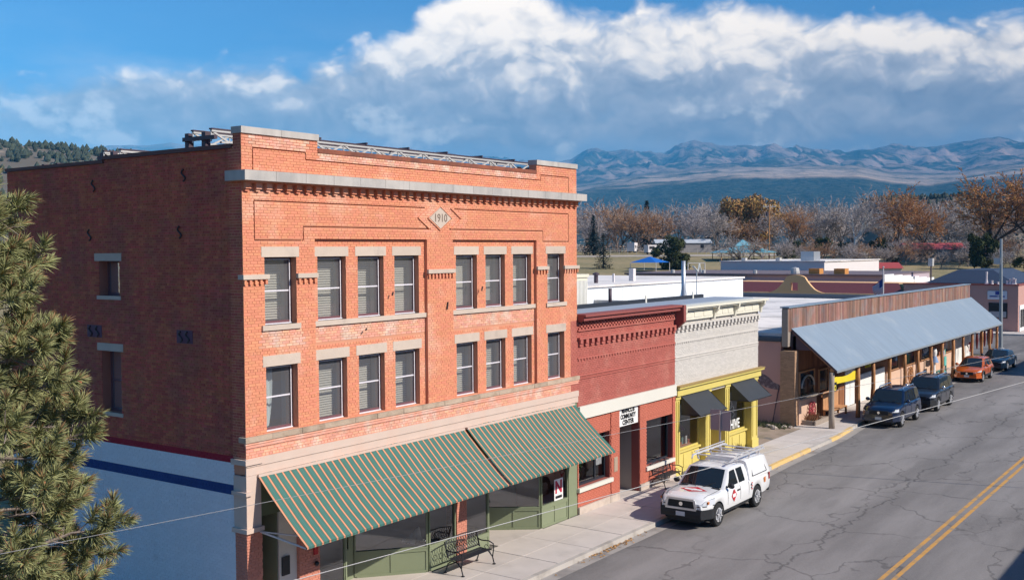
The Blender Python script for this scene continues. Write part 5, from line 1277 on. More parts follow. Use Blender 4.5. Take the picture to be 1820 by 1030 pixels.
prof += [(40, 4.0)]
q = MB()
for (ya_, za_), (yb_, zb_) in zip(prof, prof[1:]):
    hole = 28.15 < (ya_ + yb_)/2 < 29.05
    for z0, za2, zb2 in (((-.1, 4.25, 4.25), (5.25, za_, zb_)) if hole else ((-.1, za_, zb_),)):
        q.add([(112, ya_, z0), (112, yb_, z0), (112, yb_, zb2), (112, ya_, za2), (112.5, ya_, z0), (112.5, yb_, z0), (112.5, yb_, zb2), (112.5, ya_, za2)],
              [(0, 3, 2, 1), (4, 5, 6, 7), (3, 7, 6, 2), (0, 1, 5, 4), (0, 4, 7, 3), (1, 2, 6, 5)])
part('gable_wall', q, m_mission, MS)
q = MB(); q.add([(112.5, 15.6, 4.0), (112.5, 40, 4.0), (116, 40, 5.2), (116, 15.6 + 1.5, 5.2)], [(0, 1, 2, 3)]); part('roof', q, m_maroontile, MS)
q = MB(); q.box(116.001, 16, -.1, 124, 40, 5.1); part('rear_wall', q, m_mission, MS)
MV = thing('mauve_hall', 'wide mauve walled hall behind the mission gable', 'building', (136, 35, 0))
q = MB(); q.box(125, 21.6, -.1, 148, 60, 5.75); part('wall', q, m_mauve, MV)
q = MB(); q.box(124.7, 21.6, 5.751, 148.3, 60.3, 6.0); part('roof', q, mat('dark_mauve_roof', (.17, .13, .14), .7), MV)
for y in (27.0, 30.5): q = MB(); q.box(126, y, 6.01, 127.6, y + 1.5, 6.75); part('roof_unit', q, mat('orange_roof_unit', (.55, .24, .06), .6), MV)
q = MB(); q.lathe([(.001, .9), (.5, .8), (.6, .3), (.6, 0)], (127, 34.3, 6.0), 'z', 10); part('roof_fan', q, m_steel, MV)
for y in (40, 48, 53): q = MB(); q.lathe([(.001, .5), (.3, .45), (.3, 0)], (126.5, y, 6.0), 'z', 8); part('roof_vent', q, m_steel, MV)
WH = thing('white_hall', 'bright white flat-roofed building beyond the mauve hall', 'building', (164, 46, 0))
q = MB(); q.box(150, 38.2, .5, 178.8, 56, 7.35); part('wall', q, m_whitewall, WH)
q = MB(); q.box(149.8, 38.0, 7.351, 179, 56.2, 7.5); part('roof', q, m_whiteroof, WH)
q = MB(); q.box(153, 41, 7.51, 156, 43.2, 9.0); part('roof_unit', q, MATS['galvanised_steel'], WH)
for y in (46, 52): q = MB(); q.box(151, y, 7.51, 151.8, y + .7, 8.0); part('roof_vent', q, m_steel, WH)
q = MB(); x = 124.75; z = 6.02
for k in range(6): q.box(x, 21.35, -.1, x + 4.15, 21.59, z); x += 4.16; z -= .19
part('front_wall', q, mat('gleaming_white_wall', (.82, .81, .80), .8), MV, label='gleaming white stepped front wall')
ML = thing('metal_building', 'white ribbed metal building with a pale flat roof behind the brick shops', 'building', (39, 16, 0))
q = MB(); q.box(27, 9, -.1, 50.4, 22.3, 7.55); part('wall', q, mat('white_ribbed_metal', (.74, .77, .80), .5, var=.03), ML)
for k in range(24): q = MB(); q.box(27.2 + k*.98, 8.99, 4.5, 27.25 + k*.98, 8.9995, 7.55); part('wall_rib', q, MATS['white_ribbed_metal'], ML)
q = MB(); q.box(26.9, 8.9, 7.551, 50.5, 22.4, 7.66); part('roof', q, m_whiteroof, ML)
q = MB(); q.lathe([(.001, .62), (.2, .55), (.2, .45), (.12, .45), (.12, 0)], (34.6, 11, 7.66), 'z', 10); part('roof_vent', q, m_steeldark, ML)
q = MB(); q.box(38.9, 11, 7.661, 39.2, 11.3, 8.4); part('roof_vent', q, m_whitewall, ML)
q = MB(); q.box(36.6, 11, 7.661, 36.7, 11.1, 8.15); part('roof_vent', q, m_whitewall, ML)
GS = thing('grey_shed', 'low grey roofed shed behind the white metal building', 'shed', (64, 36, 0))
q = MB(); q.box(56, 30, -.1, 76, 40, 5.9); part('wall', q, m_mauve, GS); q = MB(); q.box(55.6, 29.6, 5.901, 76.4, 40.4, 6.15); part('roof', q, mat('blue_grey_roof', (.26, .30, .36), .6), GS)
# flag on its pole, street pole at the corner
FP = thing('flag_pole', 'white flag pole rising behind the end of the plank parapet', 'pole', (94.7, 12.7, -.08))
q = MB(); q.tube([(94.7, 12.7, -.1), (94.7, 12.7, 7.45)], [.09, .06], 8); part('pole', q, m_whitewall, FP); q = MB(); q.ball((94.7, 12.7, 7.52), .1, .1, .1); part('finial', q, m_steel, FP)
q = MB()
fr_, fw, fb = mat('flag_red', (.42, .03, .05), .8), mat('flag_white', (.75, .74, .74), .8), mat('flag_blue', (.03, .05, .2), .8)
def fl_(u, v): return (94.72 - .1*v + .25*math.sin(v*5 + u*3)*u, 12.76 + 1.05*u*(1 - .35*v), 6.35 - v*1.5 - u*.75)
for i in range(8):
    for j in range(13):
        q.cur = 2 if (i < 3 and j < 7) else (0 if j % 2 == 0 else 1)
        q.add([fl_(i/8, j/13), fl_((i + 1)/8, j/13), fl_((i + 1)/8, (j + 1)/13), fl_(i/8, (j + 1)/13)], [(0, 1, 2, 3)])
solo('flag', q, [fr_, fw, fb], 'limp red, white and blue striped flag on the white pole', 'flag', smooth=True)
SP = thing('street_pole', 'tall grey steel street pole at the far end of the canopy', 'pole', (90.9, .68, -.08))
q = MB(); q.tube([(90.9, .68, -.08), (90.95, .72, 5.3), (91.0, .76, 10.3)], [.17, .15, .12], 10); part('pole', q, mat('grey_pole_paint', (.30, .33, .35), .5, metal=.3), SP)
q = MB(); q.lathe([(.3, 0), (.3, .15), (.18, .16)], (90.9, .68, -.08), 'z', 10); part('base_plate', q, m_steel, SP)
q = MB(); q.box(90.8, .75, 7.9, 91.0, 1.35, 8.5); part('control_box', q, m_steel, SP)
def utility_pole(name, label, x, y, z, h, trans=True):
    U = thing(name, label, 'utility pole', (x, y, z), 'wooden utility poles')
    q = MB(); q.tube([(x, y, z - .3), (x, y, z + h)], [.22, .14], 7); part('pole', q, m_log, U)
    d = Vector((.582, -.813, 0))
    c = Vector((x, y, z + h - .5)); q = MB(); q.bar(c - d*1.7, c + d*1.7, .16); q.bar(c - d*1.0 - Vector((0, 0, .0)), Vector((x, y, z + h - 1.3)), .08); q.bar(c + d*1.0, Vector((x, y, z + h - 1.3)), .08); part('crossarm', q, m_steel, U)
    for k in (-1.5, -.9, -.3, .3, .9, 1.5): q = MB(); p = c + d*k; q.lathe([(.001, .4), (.1, .35), (.07, .08), (.04, 0)], (p.x, p.y, p.z + .08), 'z', 6); part('insulator', q, m_whitewall, U)
    if trans: q = MB(); p = c - d*.55; q.lathe([(.001, 1.2), (.35, 1.15), (.35, .05), (.001, 0)], (p.x, p.y, z + h - 3.0), 'z', 9); part('transformer', q, m_steeldark, U)
utility_pole('utility_pole', 'brown utility pole with a white crossarm standing before the bushy golden willow', 253.4, 89.2, 6.6, 14.5)
LP = thing('lamp_post', 'thin grey post with a small box at its top behind the white stepped wall', 'post', (139.3, 19.2, 0))
q = MB(); q.tube([(139.3, 19.2, -.2), (139.3, 19.2, 7.7)], [.13, .10], 7); part('pole', q, m_steeldark, LP)
q = MB(); q.box(138.9, 18.9, 6.9, 139.7, 19.5, 8.0); part('control_box', q, m_steel, LP)

# plain blocks on the near side of the street: out of view, but they shade the road's edge and stand in the shop windows
for nm_, x0_, x1_, yf_, h_, lb_ in (('corner_shop', -8, 58, -21.9, 6.0, 'long plain brick shop row on the near side of the street'), ('tall_shop', 72.5, 92, -17.0, 10.3, 'taller plain brick block farther along the near side of the street')):
    OB = thing(nm_, lb_, 'building', ((x0_ + x1_)/2, yf_ - 5, 0))
    q = MB(); q.box(x0_, yf_ - 10, -.1, x1_, yf_, h_); part('wall', q, m_tan, OB)
    for k in range(int((x1_ - x0_)/4)): q = MB(); q.box(x0_ + .6 + k*4, yf_ + .001, .8, x0_ + 3.4 + k*4, yf_ + .05, 2.8); part('window', q, m_lining, OB)
# ================================================================== vehicles
m_tyre = mat('tyre_rubber', (0.022, 0.022, 0.023), .9, var=.2)
m_alloy = mat('alloy_wheel', (0.74, 0.74, 0.76), .35, metal=.45, var=.05)
m_trim = mat('black_plastic', (0.022, 0.023, 0.026), .6, var=.1)
m_autoglass = mat('tinted_auto_glass', (0.016, 0.020, 0.022), .03, spec=1.0, var=.0)
m_lamp = mat('headlamp_lens', (0.66, 0.69, 0.74), .12, spec=.7)
m_tail = mat('tail_lamp', (.35, .015, .02), .2)
m_amber = mat('amber_lamp', (.6, .18, .03), .3)
m_chrome = mat('chrome', (.70, .71, .73), .18, metal=.9, var=.03)
m_plate_w = mat('number_plate', (.62, .64, .66), .6, var=.1, vs=20)
def lerp(tb, x):
    if x <= tb[0][0]: return tb[0][1]
    for (a, b), (c, d) in zip(tb, tb[1:]):
        if x <= c: return b + (d - b)*(x - a)/(c - a)
    return tb[-1][1]
def car(name, label, cat, sp, m_body, loc, rz, group, extra=None):
    T = thing(name, label, cat, (0, 0, 0), group)
    L2 = sp['len']/2; xf, xr, rw = sp['xf'], sp['xr'], sp['rw']; ra = rw*1.17
    xs = set([-L2 + .0, L2])
    n = 44
    for k in range(n + 1): xs.add(round(-L2 + 2*L2*k/n, 3))
    for xw in (xf, xr):
        for k in range(13): xs.add(round(xw - ra + 2*ra*k/12, 3))
    for tb in ('top', 'hw'):
        for a, b in sp[tb]: xs.add(round(a, 3))
    xs = sorted(x for x in xs if -L2 <= x <= L2)
    def arch(x):
        z = lerp(sp['bot'], x)
        for xw in (xf, xr):
            d = abs(x - xw)
            if d < ra: z = max(z, rw + math.sqrt(ra*ra - d*d)*.98)
        return z
    q = MB(); rings = []
    for x in xs:
        zb, zt, w = arch(x), lerp(sp['top'], x), lerp(sp['hw'], x)
        zb = min(zb, zt - .12); h = zt - zb
        half = [(w*.955, zb), (w*.992, zb + .25*h), (w, zb + .55*h), (w*.985, zb + .80*h), (w*.955, zb + .93*h), (w*.90, zt - .005), (w*.45, zt + sp.get('crown', .025)*.8), (0, zt + sp.get('crown', .025))]
        rings.append([(x, y, z) for y, z in half] + [(x, -y, z) for y, z in half[-2::-1]])
    m = len(rings[0]); o = 0
    for r in rings: q.v += r
    for i in range(len(rings) - 1):
        for k in range(m - 1): q.f.append([i*m + k, (i + 1)*m + k, (i + 1)*m + k + 1, i*m + k + 1]); q.mi.append(0)
    q.f.append(list(range(m))); q.mi.append(0); q.f.append([(len(rings) - 1)*m + k for k in range(m)][::-1]); q.mi.append(0)
    me = q.mesh('body', [m_body], (0, 0, 0), True); me.set_sharp_from_angle(angle=R(38))
    body = part('body', me, None, T)
    # underbody
    q = MB(); w = max(b for a, b in sp['hw'])
    q.box(-L2 + .15, -w*.62, .22, L2 - .15, w*.62, .75); q.box(xr + ra, -w*.84, .30, xf - ra, w*.84, .5); part('underbody', q, m_trim, T)
    # cab
    xa, xb_, xc, xd, zr = sp['cab']                       # windscreen base, windscreen top, roof rear, rear base, roof height
    belt = lambda x: lerp(sp['top'], x) - .02
    wr = sp.get('wr', .76)
    def ztop(x):
        if x > xb_: return belt(xa) + (zr - .03 - belt(xa))*(xa - x)/(xa - xb_)
        if x < xc: return belt(xd) + (zr - .05 - belt(xd))*(x - xd)/(xc - xd)
        u = (x - xc)/(xb_ - xc); return zr - .05*(1 - u) - .03*u + .05*math.sin(math.pi*u)
    def wz(x, z):
        b = belt(x); t_ = max(0, min(1, (z - b)/max(.05, zr - b))); return lerp(sp['hw'], x)*(.915 - (.915 - wr)*t_**1.15)
    q = MB(); st = sorted(set([xd + (xa - xd)*k/30 for k in range(31)] + [xb_, xc])); rows = []
    for x in st:
        zt = max(ztop(x), belt(x) + .004); b = belt(x)
        half = [(wz(x, b), b), (wz(x, b + .33*(zt - b)), b + .33*(zt - b)), (wz(x, b + .66*(zt - b)), b + .66*(zt - b)), (wz(x, zt - .03), max(b, zt - .03)), (wz(x, zt) - .05, zt), (wz(x, zt)*.45, zt + .02*min(1, (zt - b)*3)), (0, zt + .025*min(1, (zt - b)*3))]
        rows.append([(x, y, z) for y, z in half] + [(x, -y, z) for y, z in half[-2::-1]])
    m = len(rows[0])
    for r in rows: q.v += r
    for i in range(len(rows) - 1):
        for k in range(m - 1): q.f.append([i*m + k, (i + 1)*m + k, (i + 1)*m + k + 1, i*m + k + 1]); q.mi.append(0)
    me = q.mesh('cab', [m_body], (0, 0, 0), True); me.set_sharp_from_angle(angle=R(32)); cab = part('cab', me, None, T)
    q = MB(); q.grid(lambda u, v: (xa + .12 - .20*v, (-1 + 2*u)*lerp(sp['hw'], xa)*.80, lerp(sp['top'], xa + .12 - .2*v) + .034 - .012*abs(-1 + 2*u)), 6, 2); part('cowl', q, m_trim, T)
    # glass
    def pane_x(nm, x0, x1, f0, f1, ins):
        q = MB()
        def P(u, v):
            s_ = f0 + (f1 - f0)*v; x = x0 + (x1 - x0)*s_; z = max(ztop(x), belt(x) + .004); ww = (wz(x, z) - .05)*ins
            nx = .02 if x0 > x1 else -.02
            y = -ww + 2*ww*u; return (x + nx, y, z + .018 + .02*(1 - (2*u - 1)**2))
        q.grid(P, 8, 5); part(nm, q, m_autoglass, cab, smooth=True)
    pane_x('windscreen', xa, xb_, .07, .93, .93)
    pane_x('rear_window', xd, xc, .25, .90, .86)
    for s in (-1, 1):
        for (a0, a1, b0, b1) in sp['win']:                  # bottom x0,x1; top x0,x1
            q = MB()
            def P(u, v):
                xl, xh = a0 + (b0 - a0)*v, a1 + (b1 - a1)*v; x = xl + (xh - xl)*u
                lo = belt(x) + .045; hi = min(ztop(x) - .085, zr - .10); z = lo + (hi - lo)*v
                return (x, s*(wz(x, z) + .010), z)
            q.grid(P, 6, 4); part('side_window', q, m_autoglass, cab, smooth=True)
    # wheels
    for xw in (xf, xr):
        for s in (-1, 1):
            q = MB(); yo = s*(w - .02); yi = s*(w - .25); yc = (yo + yi)/2; hwid = .115
            q.lathe([(rw*.64, -hwid), (rw*.93, -hwid), (rw, -hwid*.7), (rw, hwid*.7), (rw*.93, hwid), (rw*.64, hwid), (rw*.64, -hwid)], (xw, yc, rw), 'y', 22)
            ty = part('wheel', q, m_tyre, T, smooth=False)
            q = MB(); f = yc + s*hwid*.82
            q.lathe([(rw*.64, -hwid*.9), (rw*.66, hwid*.8), (rw*.56, hwid*.7), (rw*.55, -hwid*.9)], (xw, yc, rw), 'y', 22) if s > 0 else q.lathe([(rw*.64, hwid*.9), (rw*.66, -hwid*.8), (rw*.56, -hwid*.7), (rw*.55, hwid*.9)], (xw, yc, rw), 'y', 22)
            q.lathe([(.001, -.01), (rw*.20, -.01), (rw*.20, .012), (.001, .02)], (xw, f, rw), 'y', 10)
            for k in range(6):
                a = 2*math.pi*k/6 + .3
                q.bar((xw + rw*.12*math.cos(a), f, rw + rw*.12*math.sin(a)), (xw + rw*.58*math.cos(a), f, rw + rw*.58*math.sin(a)), rw*.27, .03)
            q.lathe([(rw*.60, -.006), (rw*.60, .012), (rw*.48, .012), (rw*.48, -.006)], (xw, f, rw), 'y', 20)
            part('rim', q, m_alloy, ty)
            q = MB(); q.lathe([(.001, 0), (rw*.55, 0)], (xw, yc, rw), 'y', 14); part('brake_disc', q, m_trim, ty)
    # doors: seams and handles, mirrors, lamps
    for s in (-1, 1):
        for x in sp['seams']:
            q = MB(); wsid = lerp(sp['hw'], x); zb, zt = max(arch(x), lerp(sp['bot'], x)) + .08, lerp(sp['top'], x)
            pts_ = [(x, s*(wsid*k_ + .004), zb + (zt - zb)*f_) for k_, f_ in ((.985, .12), (1.0, .5), (.985, .8), (.955, .93))]
            for a_, b_ in zip(pts_, pts_[1:]): q.bar(a_, b_, .012, .006)
            part('door_seam', q, m_trim, body)
        for x in sp['handles']:
            zt = lerp(sp['top'], x); q = MB(); q.box(x - .10, s*lerp(sp['hw'], x)*.985, zt - .20, x + .10, s*(lerp(sp['hw'], x) + .03), zt - .16); part('handle', q, sp.get('m_handle', m_body), body)
        q = MB(); xm = xa - .28; ym = s*(lerp(sp['hw'], xm)*.93); zm = belt(xm) + .12
        q.ball((xm, ym + s*.15, zm), .09, .13, .10, 8, 6); q.bar((xm, ym - s*.04, zm - .06), (xm, ym + s*.1, zm - .02), .05); part('mirror', q, sp.get('m_mirror', m_body), T, smooth=True)
        hx, hz, hy, hl, hh, hw_ = sp['head']
        def wrap(pts_, z0_, z1_, off):
            mb = MB(); n_ = len(pts_)
            for x_, y_ in pts_: mb.v += [(x_, s*y_, z0_), (x_, s*y_, min(z1_, lerp(sp['top'], max(-L2, min(L2, x_))) - .015))]
            for i_ in range(n_ - 1): mb.f.append([2*i_, 2*i_ + 2, 2*i_ + 3, 2*i_ + 1]); mb.mi.append(0)
            return mb
        H = lambda x_: lerp(sp['hw'], x_)
        fr_pts = [(L2 + .012, hy), (L2 + .012, H(L2)*.93), (L2 - .07, H(L2 - .07) + .008), (L2 - .20, H(L2 - .20) + .010), (L2 - hl, H(L2 - hl) + .010)]
        part('headlight', wrap(fr_pts, hz, hz + hh, .01), m_lamp, T)
        part('headlight_surround', wrap([(a_ - .006, b_ - .004) for a_, b_ in fr_pts], hz - .035, hz + hh + .02, 0), m_trim, T)
        for sgn in (0, ):
            q = MB(); q.tube([(xa + .10 + .0, s*.10, belt(xa) + .035), (xa - .25, s*.62, belt(xa) + (zr - belt(xa))*.36)], .012, 4); part('wiper', q, m_trim, T)
        pts_ = [(L2 - .30 - k_*(L2 - .30 - xa - .05)/6, s*H(L2 - .30 - k_*(L2 - .30 - xa - .05)/6)*.80) for k_ in range(7)]
        q = MB(); q.tube([(x_, y_, lerp(sp['top'], x_) + sp.get('crown', .025)*.28 + .004) for x_, y_ in pts_], .008, 4); part('bonnet_seam', q, m_trim, body)
        q = MB(); q.ball((L2 - .16, s*(w*.72), sp.get('fogz', .55)), .08, .09, .07, 8, 5); part('fog_lamp', q, m_lamp, T, smooth=True)
        tx, tz, th_ = sp['tail']; part('tail_light', wrap([(-L2 - .012, w*.70), (-L2 - .012, H(-L2)*.96), (-L2 + .03, H(-L2 + .03) + .008), (-L2 + .16, H(-L2 + .16) + .008)], tz, tz + th_, 0), m_tail, T)
    gz0, gz1, gw = sp['grille']; gx = L2
    q = MB(); q.box(gx - .05, -gw, gz0, gx + .015, gw, gz1)
    gr = part('grille', q, m_trim, T)
    q = MB()
    for k in range(3): z = gz0 + (gz1 - gz0)*(k + .7)/3.4; q.box(gx + .016, -gw*.92, z, gx + .028, gw*.92, z + .025)
    part('grille_bar', q, sp.get('m_bar', m_trim), gr)
    q = MB(); q.lathe([(.001, .02), (.07, .02), (.075, 0)], (gx + .03, 0, (gz0 + gz1)/2), 'x', 12); part('badge', q, m_chrome, gr)
    bz0, bz1 = sp['bumper']
    q = MB(); bw = lerp(sp['hw'], L2 - .05)
    q.prism([(L2 - .30, bz0), (L2 + .04, bz0 + .04), (L2 + .07, (bz0 + bz1)/2), (L2 + .05, bz1), (L2 - .30, bz1)], 'y', -bw*.99, bw*.99)
    for s in (-1, 1): q.prism([(L2 + .045, s*bw*.99), (L2 - .29, s*bw*.991), (L2 - .55, s*w*1.006), (L2 - .35, s*w*1.0)], 'z', bz0 + .03, bz1 - .01)
    part('front_bumper', q, sp.get('m_bumper', m_body), T)
    q = MB(); q.box(-L2 - .05, -w*.9, bz0 + .05, -L2 + .1, w*.9, bz1); part('rear_bumper', q, sp.get('m_bumper', m_body), T)
    q = MB(); q.box(L2 + .071, -.17, bz0 + .10, L2 + .085, .17, bz0 + .25); part('number_plate', q, m_plate_w, T)
    if sp.get('rails'):
        q = MB()
        for s in (-1, 1):
            y = s*(wz(xc, zr)*.86); q.tube([(xb_ - .15, y, zr + .02), (xb_ - .3, y, zr + .11), (xc + .25, y, zr + .10), (xc + .1, y, zr + .0)], .034, 6)
        part('roof_rail', q, m_chrome, T)
    if extra: extra(T, sp, m_body)
    T.location = loc; T.rotation_euler = (0, 0, rz)
    return T
def paint(name, col, metal=0.0, rough=.35, coat=.6): return mat(name, col, .28, metal, var=.05, vs=1.6, spec=.5, coat=1.0)
p_white = paint('white_car_paint', (.80, .80, .80))
suv = dict(len=4.95, xf=1.45, xr=-1.45, rw=.41, bot=[(-2.5, .48), (-2.2, .42), (2.0, .42), (2.5, .36)],
    top=[(-2.5, 1.08), (-2.3, 1.18), (1.0, 1.22), (1.15, 1.19), (2.1, 1.10), (2.35, 1.02), (2.475, .90)],
    hw=[(-2.475, .90), (-2.2, .97), (-1.4, 1.0), (1.4, 1.0), (1.9, .97), (2.25, .90), (2.475, .74)],
    cab=(1.12, .42, -2.05, -2.40, 1.86), wr=.74, win=[(-.12, .88, .0, .38), (-1.12, -.24, -1.05, -.14), (-2.12, -1.25, -1.98, -1.18)],
    seams=(.98, -.17, -1.15), handles=(.05, -.95), head=(2.36, .88, .50, .42, .16, .36), tail=(-2.4, .95, .28), grille=(.72, .94, .50), bumper=(.36, .70), rails=True, crown=.04, m_bumper=None)
suv['m_bumper'] = m_trim
def mk(d, **k): e = dict(d); e.update(k); return e
p_navy = paint('navy_car_paint', (.004, .014, .048), .1); p_slate = paint('slate_car_paint', (.020, .025, .036), .2)
car('parked_suv', 'dark navy blue boxy SUV nearest under the edge of the tin canopy', 'car', mk(suv, m_bumper=p_navy), p_navy, (42.85, -3.05, -.08), R(180.0), 'cars parked along the kerb')
car('parked_suv', 'charcoal grey boxy SUV with silver roof rails behind the navy one', 'car', mk(suv, m_mirror=m_chrome), p_slate, (49.7, -3.22, -.08), R(180.0), 'cars parked along the kerb')
p_orange = paint('orange_car_paint', (.62, .125, .012), .1)
cross = dict(len=4.65, xf=1.40, xr=-1.37, rw=.36, bot=[(-2.33, .42), (2.33, .34)],
    top=[(-2.325, .92), (-2.15, 1.02), (.9, 1.05), (1.1, 1.03), (1.95, .93), (2.2, .84), (2.325, .74)],
    hw=[(-2.325, .80), (-2.0, .90), (-1.2, .93), (1.2, .93), (1.75, .90), (2.1, .82), (2.325, .62)],
    cab=(1.12, .15, -1.55, -2.12, 1.62), wr=.70, win=[(-.10, .88, .0, .12), (-1.05, -.22, -.98, -.12), (-1.75, -1.17, -1.52, -1.1)],
    seams=(.95, -.16, -1.1), handles=(.05, -.9), head=(2.20, .76, .40, .50, .13, .36), tail=(-2.22, .86, .2), grille=(.55, .76, .42), bumper=(.30, .54), crown=.03, m_bumper=p_orange, fogz=.46)
def lower_trim(T, sp, mb_):
    q = MB(); w = max(b for a, b in sp['hw'])
    for xw in (sp['xf'], sp['xr']):
        for s in (-1, 1):
            pts = [(xw + sp['rw']*1.24*math.cos(a), s*(w + .0), sp['rw'] + sp['rw']*1.24*math.sin(a)) for a in [math.pi*k/10 for k in range(11)]]
            q.tube(pts, .045, 5)
    for s in (-1, 1): q.box(sp['xr'] + .45, s*(w*.94), .34, sp['xf'] - .45, s*(w + .015), .50)
    part('wheel_arch_trim', q, m_trim, T)
car('parked_crossover', 'bright orange compact crossover parked by the arcade', 'car', cross, p_orange, (65.45, -2.45, -.08), R(180.0), 'cars parked along the kerb', lower_trim)
p_deep = paint('deep_teal_car_paint', (.006, .016, .030), .2)
sedan = dict(len=5.15, xf=1.55, xr=-1.50, rw=.37, bot=[(-2.58, .40), (2.58, .30)],
    top=[(-2.575, .92), (-2.35, 1.00), (-1.5, 1.03), (.95, 1.03), (1.1, 1.01), (2.2, .90), (2.45, .82), (2.575, .70)],
    hw=[(-2.575, .80), (-2.2, .93), (-1.3, .98), (1.3, .98), (1.95, .95), (2.35, .86), (2.575, .68)],
    cab=(1.18, .22, -1.15, -1.95, 1.50), wr=.70, win=[(-.15, .92, -.02, .22), (-1.25, -.28, -1.05, -.15)],
    seams=(1.0, -.22, -1.2), handles=(.0, -.95), head=(2.46, .70, .48, .40, .13, .38), tail=(-2.5, .78, .18), grille=(.50, .74, .42), bumper=(.26, .48), crown=.03, m_bumper=p_deep, fogz=.4)
car('parked_sedan', 'dark blue-green four-door sedan parked farthest along the kerb', 'car', sedan, p_deep, (73.9, -2.45, -.08), R(180.0), 'cars parked along the kerb')

# white pickup with a bed cap and ladder rack
pick = dict(len=5.62, xf=1.83, xr=-1.55, rw=.405, bot=[(-2.81, .52), (-2.3, .46), (2.3, .46), (2.81, .50)],
    top=[(-2.81, 1.14), (-.85, 1.16), (1.0, 1.17), (1.2, 1.17), (2.30, 1.12), (2.62, 1.04), (2.81, .90)],
    hw=[(-2.81, .93), (-2.4, .965), (-1.5, .985), (1.8, .985), (2.2, .955), (2.55, .88), (2.81, .74)],
    cab=(1.32, .62, -.70, -.95, 1.80), wr=.76, win=[(.10, 1.08, .20, .62), (-.52, -.02, -.42, .08)],
    seams=(1.12, .04, -.72), handles=(.22,), head=(2.68, .84, .53, .62, .20, .40), tail=(-2.82, .85, .30), grille=(.74, 1.00, .50), bumper=(.36, .72), crown=.035,
    m_bumper=m_trim, m_mirror=m_trim, m_handle=m_trim, m_bar=m_trim, fogz=.56)
m_logo = mat('red_decal', (.50, .025, .035), .5); m_logo_w = mat('white_decal', (.78, .78, .78), .5)
def pickup_extra(T, sp, m_body):
    # cap over the bed
    q = MB(); x0, x1, zb, zt = -2.80, -.80, 1.13, 1.88
    st = []
    for x, zt_, k in ((x0 - .02, zb + .02, 1.0), (x0 + .06, zt - .30, .94), (x0 + .22, zt - .06, .9), (x0 + .5, zt, .9), (x1 - .25, zt, .9), (x1 - .02, zt - .05, .9), (x1, zb + .02, .95)):
        w0 = .955; st.append([(x, w0, zb), (x, w0 - (w0 - .80)*.55*k, zb + (zt_ - zb)*.62), (x, .80, zb + (zt_ - zb)*.93), (x, .70, zt_), (x, 0, zt_ + .03)])
    o = 0; m = 9
    for r in st: q.v += r + [(a, -b, c) for a, b, c in r[-2::-1]]
    for i in range(len(st) - 1):
        for k in range(m - 1): q.f.append([i*m + k, (i + 1)*m + k, (i + 1)*m + k + 1, i*m + k + 1]); q.mi.append(0)
    q.f.append(list(range(m))); q.mi.append(0); q.f.append([(len(st) - 1)*m + k for k in range(m)][::-1]); q.mi.append(0)
    me = q.mesh('bed_cap', [m_body], (0, 0, 0), True); me.set_sharp_from_angle(angle=R(35)); cap = part('bed_cap', me, None, T)
    for s in (-1, 1):
        def P(u, v): return (-2.40 + 1.30*u + .10*v*(1 - 2*u), s*(.958 - .137*v), 1.24 + .42*v)
        q = MB(); q.add([P(0, 0), P(1, 0), P(1, 1), P(0, 1)], [(0, 1, 2, 3)]); part('cap_window', q, mat('white_cap_panel', (.70, .70, .71), .3), cap)
        q = MB(); c = [P(0, 0), P(1, 0), P(1, 1), P(0, 1), P(0, 0)]; q.tube([(a, b + s*.004, z) for a, b, z in c], .016, 4); part('cap_window_seal', q, m_trim, cap)
    # ladder rack
    RK = MB()
    for s in (-1, 1):
        RK.bar((-2.5, s*.80, 2.06), (.25, s*.80, 2.06), .05, .06)
        RK.bar((.25, s*.80, 2.06), (.45, s*.74, 1.98), .05); RK.bar((-2.5, s*.80, 2.06), (-2.65, s*.76, 2.00), .05)
        for x in (-2.1, -1.2, -.1): RK.bar((x, s*.74, 1.85), (x, s*.80, 2.06), .05)
        RK.bar((-2.5, s*.80, 2.16), (.1, s*.80, 2.16), .035, .03)
        for x in (-2.3, -1.2, -.1): RK.bar((x, s*.80, 2.07), (x, s*.80, 2.16), .03)
    for x in (-2.3, -1.75, -1.2, -.65, -.1): RK.bar((x, -.80, 2.03), (x, .80, 2.03), .05, .04)
    part('roof_rack', RK, m_alloy, T)
    # chrome grille surround, black lower front
    q = MB(); gx = sp['len']/2 + .02
    for p_, r_ in (((gx, -.56, .72), (gx, -.50, 1.02)), ((gx, .56, .72), (gx, .50, 1.02)), ((gx, -.50, 1.03), (gx, .50, 1.03)), ((gx, -.58, .71), (gx, .58, .71))): q.bar(p_, r_, .085, .07)
    part('grille_surround', q, mat('silver_trim', (.60, .60, .62), .3, metal=.5), T)
    for s in (-1, 1):
        q = MB(); q.box(2.50, s*.80, .90, 2.60, s*.915, .98); part('indicator', q, m_amber, T)
    # decals: red diamonds with a white band on bonnet and doors, number blocks on the rear wing
    def hood(u, v): return (1.85 + v*.34, u*.52, lerp(sp['top'], 1.85 + v*.34) + .042 - .012*abs(u))
    q = MB(); q.poly(hood(-1, 0), hood(0, -1), hood(1, 0), hood(0, 1)); part('bonnet_decal', q, m_logo, T)
    q = MB(); a = [hood(-.62, -.22), hood(.62, -.22), hood(.62, .22), hood(-.62, .22)]; q.poly(*[(x, y, z + .004) for x, y, z in a]); part('bonnet_decal_band', q, m_logo_w, T)
